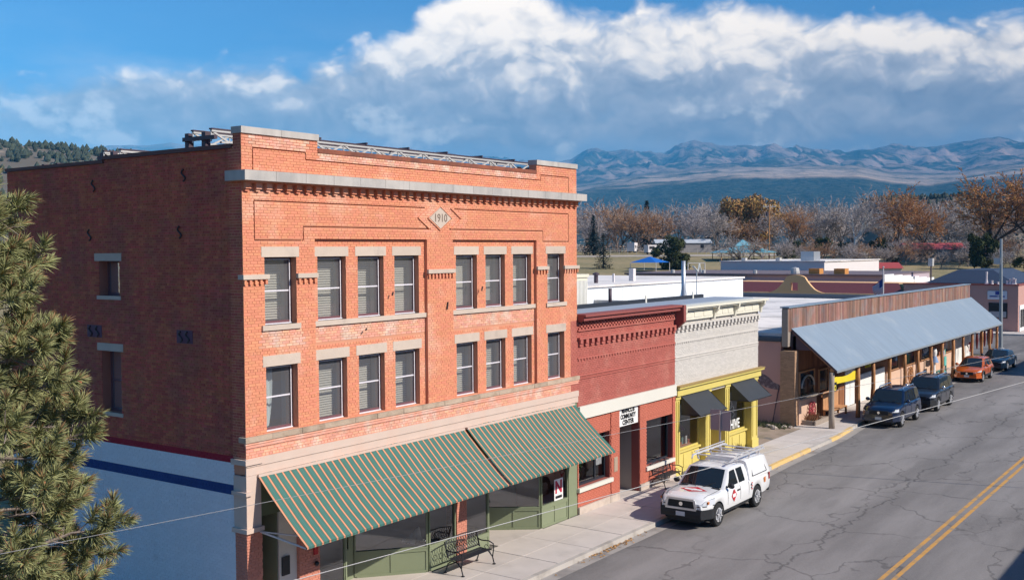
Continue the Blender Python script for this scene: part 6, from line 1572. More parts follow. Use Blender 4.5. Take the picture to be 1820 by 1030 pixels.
    for s in (-1, 1):
        cx_, cz_, d = .62, .86, s*1.0
        q = MB(); q.poly(*[(cx_ + a*.21, s*(.992 + .004), cz_ + b*.23) for a, b in ((-1, 0), (0, -1), (1, 0), (0, 1))]); part('door_decal', q, m_logo, T)
        q = MB(); q.poly(*[(cx_ + a*.125, s*1.000, cz_ + b*.06) for a, b in ((-1, -1), (1, -1), (1, 1), (-1, 1))]); part('door_decal_band', q, m_logo_w, T)
        q = MB()
        for k in range(5): q.cur = k % 2; q.poly(*[(-.98 + a*.05 + .06*(k % 2), s*.998, 1.02 - .055*k + b*.024) for a, b in ((-1, -1), (1, -1), (1, 1), (-1, 1))])
        part('wing_decal', q, [m_logo, m_trim], T)
        q = MB(); q.poly(*[(-2.2 + a*.07, s*.990, .93 + b*.10) for a, b in ((-1, -1), (1, -1), (1, 1), (-1, 1))]); part('fuel_decal', q, m_amber, T)
car('pickup_truck', 'white pickup truck with a bed cap, ladder rack and red diamond decals', 'pickup truck', pick, p_white, (18.80, -3.60, -.08), R(180.0), None, pickup_extra)

# ================================================================== far country
FH, RH = (0.8133, 0.5819), (0.5819, -0.8133)
def at(s, l): return (-17.03 + FH[0]*s + RH[0]*l, -20.11 + FH[1]*s + RH[1]*l)
SKYL = [(-10, 1.06), (-5.2, .95), (-3, 1.02), (-1, .96), (.3, .80), (.55, .84), (.72, .945), (.80, .97), (.92, .92), (1.05, .93), (1.16, .91), (1.42, .895), (1.53, .96), (1.69, 1.015), (1.85, .99), (1.93, .96),
        (2.27, .96), (2.37, .98), (2.48, .93), (2.70, .945), (2.80, .92), (3.0, .90), (3.27, .92), (3.43, .985), (3.59, .96), (3.75, .93), (3.9, .96), (4.12, 1.015), (4.28, 1.03), (4.44, .98), (4.6, .975), (4.7, 1.015), (4.9, 1.03), (5.6, .95), (7, 1.02), (10, .9)]
FOOT = [(-10, .60), (0, .55), (.63, .52), (1.0, .57), (1.53, .625), (2.06, .665), (2.6, .67), (3.1, .665), (3.43, .60), (3.75, .575), (4.3, .66), (4.9, .70), (6, .66), (10, .6)]
def mountains_mesh():
    q = MB(); NA, NR = 520, 110
    vs = []
    for i in range(NA + 1):
        u = i/NA*2 - 1; a = 10*(0.55*u + 0.45*u**3)                 # hundreds of mrad to the right of the view
        ang = 0.6211 - a/10
        ca, sa = math.cos(ang), math.sin(ang); foot = lerp_s(FOOT, a); skl = lerp_s(SKYL, a)
        for j in range(NR + 1):
            v = j/NR; r = 900 + 15100*v**1.35
            if r < 2000: e_ = 0.0*r
            x, y = r*ca, r*sa
            w = r/1000
            n_l = noise.fractal((a*2.2, w*.9, 1.7), 1.0, 2.1, 5)
            n_r = noise.ridged_multi_fractal((a*3.2 + .35*n_l, w*.55 + .25*n_l, 9.1), 0.9, 2.1, 5, 1.0, 2.0) - 1.1
            if w < 5.4:
                t_ = max(0, (w - 1.2)/4.2); el_ = foot*(t_**1.25) + .02*n_l*t_ + .012*n_r*t_
            elif w < 8.0:
                t_ = (w - 5.4)/2.6; el_ = foot + t_*.10 + .022*n_l + .01*n_r*(1 - t_) + .02*n_r*t_
            elif w < 13.2:
                t_ = (w - 8.0)/5.2; base = (foot + .10)*(1 - t_**1.15) + skl*t_**1.15
                env = math.sin(math.pi*min(1, t_))**.7 if t_ < 1 else 0
                el_ = base + (.095*n_r + .045*n_l)*env + .012*n_r*t_
            else:
                t_ = (w - 13.2)/2.8; el_ = skl + .012*(n_r) - .35*t_
            z = 9.54 + (el_*math.cos(a/10) - .0065*a/4.7*min(1, el_*2))*0.1*r if w > 1.2 else 8.0
            vs.append((x - 17, y - 20, z))
    q.v = vs
    for i in range(NA):
        for j in range(NR):
            q.f.append([i*(NR + 1) + j, (i + 1)*(NR + 1) + j, (i + 1)*(NR + 1) + j + 1, i*(NR + 1) + j + 1]); q.mi.append(0)
    return q
def lerp_s(tb, x): return lerp(tb, x)
def mountain_mat():
    m = bpy.data.materials.new('mountain_cover'); m.use_nodes = True
    t = NT(m.node_tree); geo = t.n('ShaderNodeNewGeometry'); pos = geo.outputs['Position']
    px, py, pz = t.xyz(pos)
    r = t.m('SQRT', t.m('ADD', t.m('MULTIPLY', px, px), t.m('MULTIPLY', py, py)))
    km = t.vm('MULTIPLY', pos, (.001, .001, .001))
    n1 = t.noise(km, 1.1, 8.0, .62); n2 = t.noise(km, 4.5, 6.0, .65); n3 = t.noise(km, 22.0, 4.0, .7)
    forest = t.mix(t.ss(t.m('ADD', t.m('MULTIPLY', n3, .6), t.m('MULTIPLY', t.noise(km, 60.0, 3.0, .7), .4)), .42, .60), (.010, .028, .032, 1), (.070, .084, .074, 1))
    meadow = t.mix(t.ss(n2, .35, .65), (.58, .43, .34, 1), (.30, .24, .20, 1))
    scree = t.mix(t.ss(n2, .4, .6), (.56, .38, .32, 1), (.30, .24, .22, 1))
    mm = t.m('MULTIPLY', t.m('MULTIPLY', t.ss(r, 5250, 5500), t.ss(r, 8300, 7400)), t.ss(t.m('ADD', n1, t.m('MULTIPLY', n2, .45)), .60, .76))
    up = t.ss(r, 7600, 8600)
    nz = t.xyz(geo.outputs['Normal'])[2]
    rock = t.m('MULTIPLY', up, t.ss(t.m('ADD', t.m('MULTIPLY', n2, .7), t.m('MULTIPLY', t.noise(km, 1.7, 6.0, .6), .6)), .60, .72))
    hi = t.m('MULTIPLY', t.ss(pz, 1080, 1330), .7)
    patch = t.m('MULTIPLY', t.ss(r, 5300, 4200), t.m('MULTIPLY', t.ss(n2, .58, .72), .30))
    c = t.mix(mm, forest, meadow)
    c = t.mix(t.m('MAXIMUM', rock, hi), c, scree); c = t.mix(patch, c, meadow)
    b = t.n('ShaderNodeBsdfDiffuse'); t.set(b.inputs[0], c)
    bp = t.n('ShaderNodeBump'); bp.inputs['Strength'].default_value = 0.6; bp.inputs['Distance'].default_value = 25.0
    t.set(bp.inputs['Height'], t.m('ADD', n3, t.m('MULTIPLY', n2, 2.0))); t.set(b.inputs['Normal'], bp.outputs[0])
    o = t.n('ShaderNodeOutputMaterial'); t.set(o.inputs[0], b.outputs[0]); return m
struct('mountains', mountains_mesh(), mountain_mat(), smooth=True)

# near wooded hills
m_hill = mat('hillside_soil', (.13, .105, .078), .95, var=.25, vs=.02, alt=(.27, .21, .155), altlo=.58, altscale=.03)
m_conifer = mat('juniper_green', (.045, .054, .034), .9, var=.3, vs=.3, isl=.35)
def hill(name, zf, s0, s1, l0, l1, ns, nl, ntree, seed, hmin, hmax, label):
    q = MB(); q.grid(lambda u, v: (*at(s0 + (s1 - s0)*u, l0 + (l1 - l0)*v), zf(s0 + (s1 - s0)*u, l0 + (l1 - l0)*v)), ns, nl)
    h_ = struct(name, q, m_hill, smooth=True)
    rg = random.Random(seed); q = MB()
    for k in range(ntree):
        s_, l_ = s0 + (s1 - s0)*rg.random(), l0 + (l1 - l0)*rg.random()
        if noise.noise((s_*.02, l_*.02, seed)) < -.22: continue
        z = zf(s_, l_); gz = ground_z(*at(s_, l_))
        if z < gz + 1: continue
        x, y = at(s_, l_); h = rg.uniform(hmin, hmax); r = h*rg.uniform(.28, .42)
        o = len(q.v); n_ = 6
        for zz_, rr_ in ((0, .55), (.3, 1.0), (.65, .7)):
            for a in range(n_): aa = 2*math.pi*a/n_ + zz_; j = rg.uniform(.7, 1.25); q.v.append((x + r*rr_*j*math.cos(aa), y + r*rr_*j*math.sin(aa), z + h*zz_))
        q.v.append((x, y, z + h))
        for i in range(2):
            for a in range(n_): q.f.append([o + i*n_ + a, o + i*n_ + (a + 1) % n_, o + (i + 1)*n_ + (a + 1) % n_, o + (i + 1)*n_ + a]); q.mi.append(0)
        for a in range(n_): q.f.append([o + 2*n_ + a, o + 2*n_ + (a + 1) % n_, o + 3*n_]); q.mi.append(0)
    part('juniper_woods', q, m_conifer, h_, kind='stuff')
def z_left(s, l):
    e_ = max(0, min(1, (40 - l)/330)); e_ = e_*e_*(3 - 2*e_)
    f_ = math.exp(-((s - 820)/260)**2)
    return 4 + (80 + max(-12, min(60, (-l - 320)*.17)))*e_*f_ + 9*f_*e_*noise.fractal((s*.008, l*.008, 5), 1, 2.1, 4)
hill('hill', z_left, 420, 1300, -900, 60, 60, 70, 15000, 3, 3.0, 7.0, '')
def z_mesa(s, l):
    d = math.hypot((l - 372)/64, (s - 960)/130); e_ = max(0, min(1, (1.25 - d)/.55)); e_ = e_*e_*(3 - 2*e_)
    return 3 + 47*e_ + 5*e_*noise.fractal((s*.012, l*.012, 8), 1, 2.1, 4)
hill('mesa', z_mesa, 760, 1160, 270, 480, 40, 50, 3600, 4, 3.0, 5.5, '')

# ================================================================== trees
m_bark = mat('grey_bark', (.17, .14, .125), .95, var=.3, vs=2)
m_barkdark = mat('dark_bark', (.075, .055, .045), .95, var=.3, vs=2)
m_barkpale = mat('pale_bark', (.60, .55, .51), .95, var=.2, vs=2)
m_twig = mat('grey_twigs', (.40, .345, .32), .95, var=.2, vs=.3, isl=.25, spec=.1)
m_twigmauve = mat('mauve_twigs', (.41, .355, .345), .95, var=.2, vs=.3, isl=.25, spec=.1)
m_twigbrown = mat('brown_twigs', (.36, .25, .19), .95, var=.2, vs=.3, isl=.3, spec=.1)
m_leaforange = mat('rust_leaves', (.50, .25, .095), .9, var=.2, vs=.3, isl=.35, hue=.02, spec=.1)
m_leafgold = mat('golden_willow_leaves', (.36, .21, .075), .9, var=.3, vs=.25, isl=.4, hue=.02, spec=.1)
m_sprucend = mat('spruce_needles', (.040, .052, .042), .9, var=.25, vs=.5, isl=.35, spec=.1)
m_spruceblue = mat('blue_spruce_needles', (.050, .070, .070), .9, var=.25, vs=.5, isl=.35, spec=.1)
m_junip = mat('dark_juniper_leaves', (.048, .056, .022), .9, var=.25, vs=.4, isl=.4, spec=.1)
def rot_to(d, ang, az):
    d = d.normalized(); a = d.cross(Vector((0, 0, 1)) if abs(d.z) < .95 else Vector((1, 0, 0))).normalized(); b = d.cross(a)
    return (d*math.cos(ang) + (a*math.cos(az) + b*math.sin(az))*math.sin(ang)).normalized()
def ribbon(mb, p, q_, w):
    d = q_ - p; a = d.cross(Vector((random.gauss(0, 1), random.gauss(0, 1), random.gauss(0, .6))))
    if a.length < 1e-6: return
    a = a.normalized()*w; mb.add([p - a, p + a, q_ + a*.3, q_ - a*.3], [(0, 1, 2, 3)])
def bare_tree(seed, h, spread=.5, trunk_h=.22, lean=0.0, leaf=0.0, droop=0.0, twigw=.035, leafsize=.22, dens=1.0, limbs=6, thick=1.0):
    """trunk with limbs, and a crown of fine twigs (and leaves), standing at the origin"""
    rg = random.Random(seed); st = random.getstate(); random.seed(seed)
    T, Cw, Lf = MB(), MB(), MB()
    def branch(p, d, L_, r, lvl):
        n = 4 if lvl < 2 else 3; pts = [p.copy()]; rs = [r]
        for k in range(n):
            d = (d + Vector((rg.gauss(0, .16), rg.gauss(0, .16), rg.gauss(0, .10) + (.07 if lvl < 3 else .02) - droop*.12*lvl))).normalized()
            p = p + d*(L_/n); pts.append(p.copy()); rs.append(r*(1 - .55*(k + 1)/n))
        if lvl <= 2: T.tube(pts, rs, 6 if lvl == 0 else (5 if lvl == 1 else 3), False)
        if lvl == 3:
            for a, b in zip(pts, pts[1:]): ribbon(Cw, a, b, twigw*1.3)
            for k in range(int(12*dens)):
                i = rg.randrange(len(pts) - 1); a = pts[i].lerp(pts[i + 1], rg.random())
                dd = rot_to(d, rg.uniform(.3, 1.0), rg.uniform(0, 6.3)); e_ = a + dd*rg.uniform(.4, .95)*h*.055 - Vector((0, 0, droop*.5))
                ribbon(Cw, a, e_, twigw)
                if leaf and rg.random() < leaf:
                    for _ in range(5):
                        c = a.lerp(e_, rg.random()); u_ = Vector((rg.gauss(0, 1), rg.gauss(0, 1), rg.gauss(0, 1))).normalized()*leafsize*rg.uniform(.5, 1.1); v_ = u_.cross(Vector((rg.gauss(0, 1), rg.gauss(0, 1), 1))).normalized()*leafsize*.6
                        Lf.add([c - u_, c + v_, c + u_, c - v_], [(0, 1, 2, 3)])
            return
        kids = [limbs, 6, 6][lvl] if lvl else limbs
        for k in range(kids):
            f = rg.uniform(.35, 1.0) if lvl else rg.uniform(.55, 1.0)
            i = min(n - 1, int(f*n)); a = pts[i].lerp(pts[i + 1], f*n - i)
            ang = rg.uniform(.35, .85)*(1 + .6*spread) if lvl else rg.uniform(.25, .65)*(.6 + spread)
            branch(a, rot_to(d, ang, rg.uniform(0, 6.3)), L_*rg.uniform(.55, .8) if lvl else h*rg.uniform(.38, .56), rs[i]*rg.uniform(.5, .68), lvl + 1)
    branch(Vector((0, 0, -.4)), Vector((lean, 0, 1)).normalized(), h*(trunk_h + .1), .030*h*thick, 0)
    random.setstate(st)
    zmax = max(p[2] for p in Cw.v); k = h/zmax
    for mb in (T, Cw, Lf): mb.v = [(x*k, y*k, z*k) for x, y, z in mb.v]
    return T, Cw, Lf
def tree_proto(name, mbs, mats):
    T, Cw, Lf = mbs
    r = [('trunk', T.mesh('trunk', [mats[0]]))]
    if len(Lf.v):
        o = len(Cw.v); Cw.v += Lf.v; Cw.f += [[i + o for i in f] for f in Lf.f]; Cw.mi += [1]*len(Lf.f)
        r.append(('crown', Cw.mesh('crown', [mats[1], mats[2]])))
    else: r.append(('crown', Cw.mesh('crown', [mats[1]])))
    return r
def plant(proto, name, label, cat, s, l, rz=0.0, sc=1.0, group=None, dz=0.0):
    x, y = at(s, l); o = thing(name, label, cat, (x, y, ground_z(x, y) + dz), group)
    o.rotation_euler = (0, 0, rz); o.scale = (sc, sc, sc) if not hasattr(sc, '__len__') else sc
    for nm, me in proto:
        c = bpy.data.objects.new(nm, me); COL.objects.link(c); c.parent = o
    return o
def spruce(seed, h, rad, nwh, m_):
    rg = random.Random(seed); T, Cw = MB(), MB(); T.tube([(0, 0, -.3), (0, 0, h*.98)], [.022*h, .004*h], 7)
    for k in range(nwh):
        f = k/(nwh - 1); z = h*(.07 + .91*f); r = rad*(1 - f)**.85*rg.uniform(.85, 1.12) + .12
        nb = int(9 - 4*f)
        for b in range(nb):
            a = 2*math.pi*(b + rg.random()*.7)/nb + k; L_ = r*rg.uniform(.75, 1.1); tip = Vector((L_*math.cos(a), L_*math.sin(a), z - .22*L_ + rg.gauss(0, .05*h/10)))
            p0 = Vector((0, 0, z)); nseg = max(3, int(L_/.30))
            for i in range(nseg):
                c = p0.lerp(tip, (i + .6)/nseg)
                for _ in range(4):
                    d = Vector((math.cos(a) + rg.gauss(0, .7), math.sin(a) + rg.gauss(0, .7), rg.gauss(-.15, .35))).normalized()*rg.uniform(.45, .8)*h/11; w = d.cross(Vector((0, 0, 1))).normalized()*.17*h/11
                    Cw.add([c - w, c + w, c + d], [(0, 1, 2)])
    return [('trunk', T.mesh('trunk', [m_barkdark])), ('crown', Cw.mesh('crown', [m_]))]
def bushy(seed, h, rx, n, m_, leafs, trunk=.25, mt=None, lobes=14, droop=0.0):
    """dense crown of many small leaf faces gathered in uneven clumps"""
    rg = random.Random(seed); T, Cw = MB(), MB(); T.tube([(0, 0, -.3), (.1, 0, h*trunk), (0, .1, h*.6)], [.04*h, .03*h, .012*h], 7)
    cl = []
    for k in range(lobes):
        a = rg.uniform(0, 6.3); f = rg.random()**.6; z = h*rg.uniform(trunk*.9, .86); rr_ = rx*f*math.sqrt(max(.1, 1 - ((z/h - .5)/.55)**2)); cl.append((Vector((rr_*math.cos(a), rr_*math.sin(a), z)), rg.uniform(.20, .36)*rx))
    for c, r in cl:
        T.tube([(0, 0, h*trunk*.8), tuple(c*.6 + Vector((0, 0, h*.1))), tuple(c)], [.012*h, .008*h, .003*h], 4, False)
        for _ in range(n//lobes):
            d = Vector((rg.gauss(0, 1), rg.gauss(0, 1), rg.gauss(0, 1))).normalized(); p = c + d*r*rg.random()**.35; p.z = max(.1, p.z)
            u_ = Vector((rg.gauss(0, 1), rg.gauss(0, 1), rg.gauss(0, .8) - droop)).normalized()*leafs*rg.uniform(.5, 1.2); v_ = u_.cross(d + Vector((0, 0, .2))).normalized()*leafs*.45
            Cw.add([p - u_, p + v_, p + u_, p - v_], [(0, 1, 2, 3)])
    return [('trunk', T.mesh('trunk', [mt or m_barkdark])), ('crown', Cw.mesh('crown', [m_]))]
grey = [tree_proto('g', bare_tree(11 + k, 12.0, .5 + .1*(k % 3), .20, twigw=.042, dens=1.3), [m_bark, m_twigmauve if k % 2 else m_twig]) for k in range(5)]
brown = [tree_proto('b', bare_tree(31 + k, 12.0, .55, .2, leaf=.25, leafsize=.15, twigw=.042, dens=1.2), [m_barkdark, m_twigbrown, m_leaforange]) for k in range(2)]
cott = [tree_proto('c', bare_tree(41 + k, 18.0, .6, .22, leaf=.9, leafsize=.17, twigw=.04, thick=1.1, dens=1.25), [m_barkdark, m_twigbrown, m_leaforange]) for k in range(3)]
pale_t = tree_proto('p', bare_tree(51, 17.6, .45, .3, twigw=.045, thick=1.1, dens=.9), [m_barkpale, m_twigmauve])
wide_t = tree_proto('w', bare_tree(57, 9.5, 1.15, .16, twigw=.026, thick=1.3, limbs=7, dens=.9), [m_barkdark, m_twig])
P = plant
P(spruce(1, 11.7, 3.3, 26, m_spruceblue), 'spruce', 'dark blue-green spruce beyond the dry field beside the brick building', 'spruce tree', 311, 23.8)
P(spruce(2, 8.3, 2.6, 18, m_sprucend), 'spruce', 'small open-limbed spruce standing alone on the dry field', 'spruce tree', 248, 21.3)
P(spruce(3, 20, 4.2, 30, m_sprucend), 'spruce', 'tall narrow conifer rising above the bare trees', 'spruce tree', 420, 53.2)
P(bushy(5, 7.8, 4.0, 7800, m_junip, .34, .08, lobes=30), 'juniper', 'round dark juniper behind the white metal building', 'juniper tree', 244, 36.9)
P(bushy(6, 19.3, 10.0, 15000, m_leafgold, .55, .26, m_barkdark, 46, .8), 'willow', 'bushy golden brown willow towering behind the utility pole', 'willow tree', 360, 80.8)
P(wide_t, 'spreading_tree', 'wide bare tree with crooked dark limbs behind the teal roof', 'bare tree', 234, 50.7)
P(pale_t, 'pale_tree', 'tall bare tree with whitish limbs between the willow and the orange cottonwoods', 'bare tree', 282, 91.0, 0.0, 1.12)
P(cott[0], 'cottonwood', 'orange-brown cottonwood just beside the white-limbed tree', 'cottonwood tree', 284, 102.3, .4, 1.12)
P(cott[1], 'cottonwood', 'narrower rust-leaved cottonwood in front of the dark mesa', 'cottonwood tree', 290, 112.5, 2.0, (.8, .8, .96))
P(cott[2], 'cottonwood', 'massive orange cottonwood with dark forked limbs above the corner building', 'cottonwood tree', 252, 113.0, .3, (1.6, 1.6, 1.30))
P(cott[1], 'cottonwood', 'large cottonwood at the right edge with drooping rust crown', 'cottonwood tree', 256, 125.5, 4.1, (1.5, 1.5, 1.28))
P(cott[0], 'cottonwood', 'brown cottonwood behind the dark evergreens to the right of the willow', 'cottonwood tree', 322, 85.5, 3.1, .80)
for k, (s, l, sc, lb) in enumerate(((300, 80.0, .62, 'low dark green evergreen at the foot of the golden willow'), (298, 86.2, .75, 'brown-green evergreen beneath the brown cottonwood'), (292, 91.0, .6, 'dark evergreen at the foot of the white-limbed tree'),
                          (285, 99.0, .8, 'deep green evergreen behind the bright white building'), (236, 104.0, .85, 'dark leaning evergreen above the navy roof'), (226, 110.0, .7, 'grey-green evergreen at the right behind the navy roof'))):
    P([grey[0], grey[1]][0] if False else (bushy(61, 8.5, 4.2, 5400, m_junip, .38, .05, lobes=22) if k == 0 else _ev), 'evergreen', lb, 'evergreen tree', s, l, k*1.3, sc if k != 4 else (.8, .8, 1.15)) if k else None
    if k == 0:
        _ev = bushy(61, 8.5, 4.2, 5400, m_junip, .38, .05, lobes=22); P(_ev, 'evergreen', lb, 'evergreen tree', s, l, 0, sc)
rg = random.Random(77)
rows = [(338, 8.0, 12.0, 15.5, 'front'), (368, 8.0, 15.0, 18.5, 'middle'), (402, 8.5, 17.5, 21.5, 'back')]
def place_of(s, l):
    u = l/s
    for lim, w in ((.03, 'hidden from the street by the brick building'), (.082, 'behind the blue-green spruce'), (.125, 'behind the two white campers'), (.165, 'behind the round juniper'), (.205, 'left of the golden willow'),
                   (.255, 'around the golden willow'), (.30, 'right of the golden willow'), (.345, 'beside the white-limbed tree'), (.40, 'behind the first orange cottonwoods'), (.46, 'behind the big cottonwoods')):
        if u < lim: return w
    return 'beyond the right edge of the corner building'
for s0, step, h0, h1, rn in rows:
    l = -55.0
    while l < 215:
        s_, l_ = s0 + rg.uniform(-9, 9), l + rg.uniform(-2.5, 2.5); h = rg.uniform(h0, h1)
        pr = brown[rg.randrange(2)] if rg.random() < .12 else grey[rg.randrange(5)]
        c_ = 'rusty-brown' if pr in brown else 'grey'
        P(pr, 'bare_tree', 'bare %s tree in the %s row, %s' % (c_, rn, place_of(s_, l_)), 'bare tree', s_, l_, rg.uniform(0, 6.3), h/12.0, 'bare %s trees of the %s row %s' % (c_, rn, place_of(s_, l_)))
        l += step
for k in range(44):                                                  # lower scrub to the right behind the halls
    l = 64 + k*3.1 if k < 26 else 70 + (k - 26)*2.9; s_ = 268 + rg.uniform(-14, 12) if k < 26 else 246 + rg.uniform(-9, 9)
    w = place_of(s_, l)
    P(grey[k % 5] if k % 3 else brown[0], 'scrub_tree', 'low bare %s scrub tree behind the halls, %s' % ('grey' if k % 3 else 'brown', w), 'bare tree', s_, l, rg.uniform(0, 6.3), rg.uniform(.36, .6), 'low %s scrub trees %s' % ('grey' if k % 3 else 'brown', w))
ug = MB()
for k in range(15000):                                               # brush that closes the gaps under the crowns
    s_ = rg.choice((345, 376, 412)) + rg.gauss(0, 6); l_ = rg.uniform(-60, 220); x_, y_ = at(s_, l_); hh_ = 1.2 + 3.2*max(0, .5 + noise.noise((l_*.09, s_*.03, 2.0)))
    c = Vector((x_, y_, ground_z(x_, y_) + rg.uniform(0, hh_))); u_ = Vector((rg.gauss(0, 1), rg.gauss(0, 1), rg.gauss(0, .9))).normalized()*rg.uniform(.25, .8); v_ = u_.cross(Vector((rg.gauss(0, 1), rg.gauss(0, 1), 1))).normalized()*.13
    ug.cur = 0 if noise.noise((l_*.05, s_*.02, 7)) < .05 else 1
    ug.add([c - u_, c + v_, c + u_, c - v_], [(0, 1, 2, 3)])
_u = part('undergrowth', ug, [m_twig, m_twigbrown]); _u['kind'] = 'stuff'
for k, (s, l, sc, lb) in enumerate(((281, 72.5, .55, 'small dark evergreen left of the utility pole'), (276, 88.5, .5, 'squat dark evergreen just above the bright white hall'), (262, 93.5, .55, 'dark evergreen at the right end of the bright white hall'),
                                    (270, 108.0, .5, 'low dark evergreen before the long red roof'), (262, 116.0, .75, 'tall dark evergreen right of the long red roof'))):
    P(_ev, 'evergreen', lb, 'evergreen tree', s, l, k*2.1 + .5, (sc, sc, sc*1.15))
for k, (s_, l_, sc) in enumerate(((240, 117, .55), (232, 121, .6), (244, 128, .62), (228, 105, .45))):
    P(grey[k], 'grey_bush', ['nearest rounded grey leafless bush above the navy roof', 'grey leafless bush at the right end of the navy roof', 'tallest grey leafless bush above the navy roof', 'smallest grey leafless bush at the left end of the navy roof'][k], 'bush', s_, l_, k, (sc*1.3, sc*1.3, sc), 'grey bushes above the navy roof')

# ------------------------------------------------------------------ things on and beyond the field
def blk(name, label, cat, s, l, w, d, h, col, roofcol, rz, pitch=.25, wins=2, group=None):
    x, y = at(s, l); z = ground_z(x, y); T = thing(name, label, cat, (0, 0, 0), group)
    q = MB(); q.box(-w/2, -d/2, -.5, w/2, d/2, h); part('wall', q, mat('wall_' + name + str(int(s)), col, .85, var=.06), T)
    q = MB(); q.prism([(-d/2 - .3, h + .01), (d/2 + .3, h + .01), (0, h + pitch*d)], 'x', -w/2 - .3, w/2 + .3); part('roof', q, roofcol, T)
    for k in range(wins): q = MB(); xx = -w/2 + w*(k + .5)/wins; q.box(xx - .5, -d/2 - .05, h*.4, xx + .5, -d/2 - .01, h*.8); part('window', q, m_black, T)
    T.location = (x, y, z); T.rotation_euler = (0, 0, rz); return T
blk('house', 'low house with a long dull red roof beneath the orange trees', 'house', 268, 105.5, 15, 8, 3.0, (.32, .24, .19), m_redroof, R(-50), .2, 3)
blk('shed', 'small building with a bright red roof beside the white hall', 'shed', 205, 71.8, 4.6, 5, 2.4, (.5, .45, .4), m_redroof, R(-54), .22, 1)
blk('long_shed', 'low shed with a pale metal roof behind the round juniper', 'shed', 332, 53, 17, 7, 2.6, (.30, .27, .26), mat('pale_metal_roof', (.50, .52, .54), .5), R(-54), .18, 3)
def camper(label, s, l, w, h, rz):
    x, y = at(s, l); z = ground_z(x, y); T = thing('camper', label, 'camper', (0, 0, 0), 'white campers beyond the field')
    q = MB(); q.prism([(-w/2, .5), (w/2 - .9, .5), (w/2 - .2, 1.4), (w/2, 2.2), (w/2 - .1, h), (-w/2, h)], 'y', -1.2, 1.2); part('body', q, m_whitewall, T)
    q = MB(); q.box(-w/2 + .4, -1.25, 1.5, -.3, -1.205, 2.3); q.box(w/2 - 1.0, -1.25, 1.5, w/2 - .4, -1.205, 2.2); part('window', q, m_black, T)
    for xx in (-w*.28, w*.28):
        for yy in (-1.0, 1.0): q = MB(); q.lathe([(.001, -.12), (.4, -.12), (.4, .12), (.001, .12)], (xx, yy, .4), 'y', 10); part('wheel', q, m_tyre, T)
    T.location = (x, y, z); T.rotation_euler = (0, 0, rz)
camper('boxy white camper parked beyond the field', 323, 36.5, 2.9, 3.1, R(10)); camper('white van-like camper with a pale roof near the round juniper', 315, 41.8, 5.0, 2.7, R(-30))
x, y = at(237, 30.7); z = ground_z(x, y)
TN = thing('shade_tent', 'open-sided blue shade tent on the dry field', 'tent', (x, y, z))
q = MB(); c = (x, y, z + 3.3); b_ = [(x + a*3.2, y + e*3.2, z + 2.0) for a, e in ((-1, -1), (1, -1), (1, 1), (-1, 1))]
for i in range(4): q.poly(b_[i], b_[(i + 1) % 4], c)
part('canopy', q, mat('bright_blue_canvas', (.010, .12, .46), .6), TN)
for p_ in b_: q = MB(); q.tube([(p_[0], p_[1], z - .2), p_], .07, 6); part('leg', q, m_whitewall, TN)
x, y = at(279, 60.4); z = ground_z(x, y)
PV = thing('pavilion', 'open pavilion with a two-tier teal roof seen through bare branches', 'pavilion', (x, y, z))
for hw_, z0, z1, hw2 in ((8.3, 2.0, 3.6, 2.6), (3.0, 3.7, 5.4, .05)):
    q = MB(); ca, sa = math.cos(.6), math.sin(.6)
    bq = [(x + (a*ca - e*sa)*hw_*.9, y + (a*sa + e*ca)*hw_*.9, z + z0) for a, e in ((-1, -1), (1, -1), (1, 1), (-1, 1))]; tq = [(x + (a*ca - e*sa)*hw2*.9, y + (a*sa + e*ca)*hw2*.9, z + z1) for a, e in ((-1, -1), (1, -1), (1, 1), (-1, 1))]
    for i in range(4): q.poly(bq[i], bq[(i + 1) % 4], tq[(i + 1) % 4], tq[i])
    part('roof', q, m_tealroof, PV)
    for p_ in bq: q = MB(); q.tube([(p_[0]*.9 + x*.1, p_[1]*.9 + y*.1, z - .2), (p_[0]*.9 + x*.1, p_[1]*.9 + y*.1, z + z0 + .2)], .12, 6); part('post', q, m_timber, PV)
x, y = at(226.5, 39.2); z = ground_z(x, y); d = Vector((RH[0], RH[1], 0)); c = Vector((x, y, z))
q = MB(); a, b = c - d*1.8, c + d*1.8; up = Vector((0, 0, 2.4)); q.bar(a, a + up, .14); q.bar(b, b + up, .14); q.bar(a + up, b + up, .14)
solo('goal_frame', q, m_whitewall, 'white goal frame on the field beyond the flat white roof', 'goal')
FN = thing('chain_fence', 'thin wire fence along the far edge of the dry field', 'fence', (*at(318, 30), 8.0))
q = MB(); prev = None
for k in range(46):
    x, y = at(318, -20 + k*2.6); z = ground_z(x, y); p_ = Vector((x, y, z + 1.5))
    q.bar((x, y, z - .2), p_, .07)
    if prev: q.bar(prev, p_, .05); q.bar(prev - Vector((0, 0, .7)), p_ - Vector((0, 0, .7)), .04)
    prev = p_
part('fence_wire', q, m_steel, FN)
# light dirt track along the far edge of the field
tr = MB()
for k in range(30):
    pa, pb = at(300, -60 + k*6), at(300, -54 + k*6); pc, pd = at(309, -54 + k*6), at(309, -60 + k*6)
    tr.add([(*p_, ground_z(*p_) + .05) for p_ in (pa, pb, pc, pd)], [(0, 1, 2, 3)])
struct('track', tr, mat('pale_track', (.42, .36, .30), .95, var=.15, vs=.2))

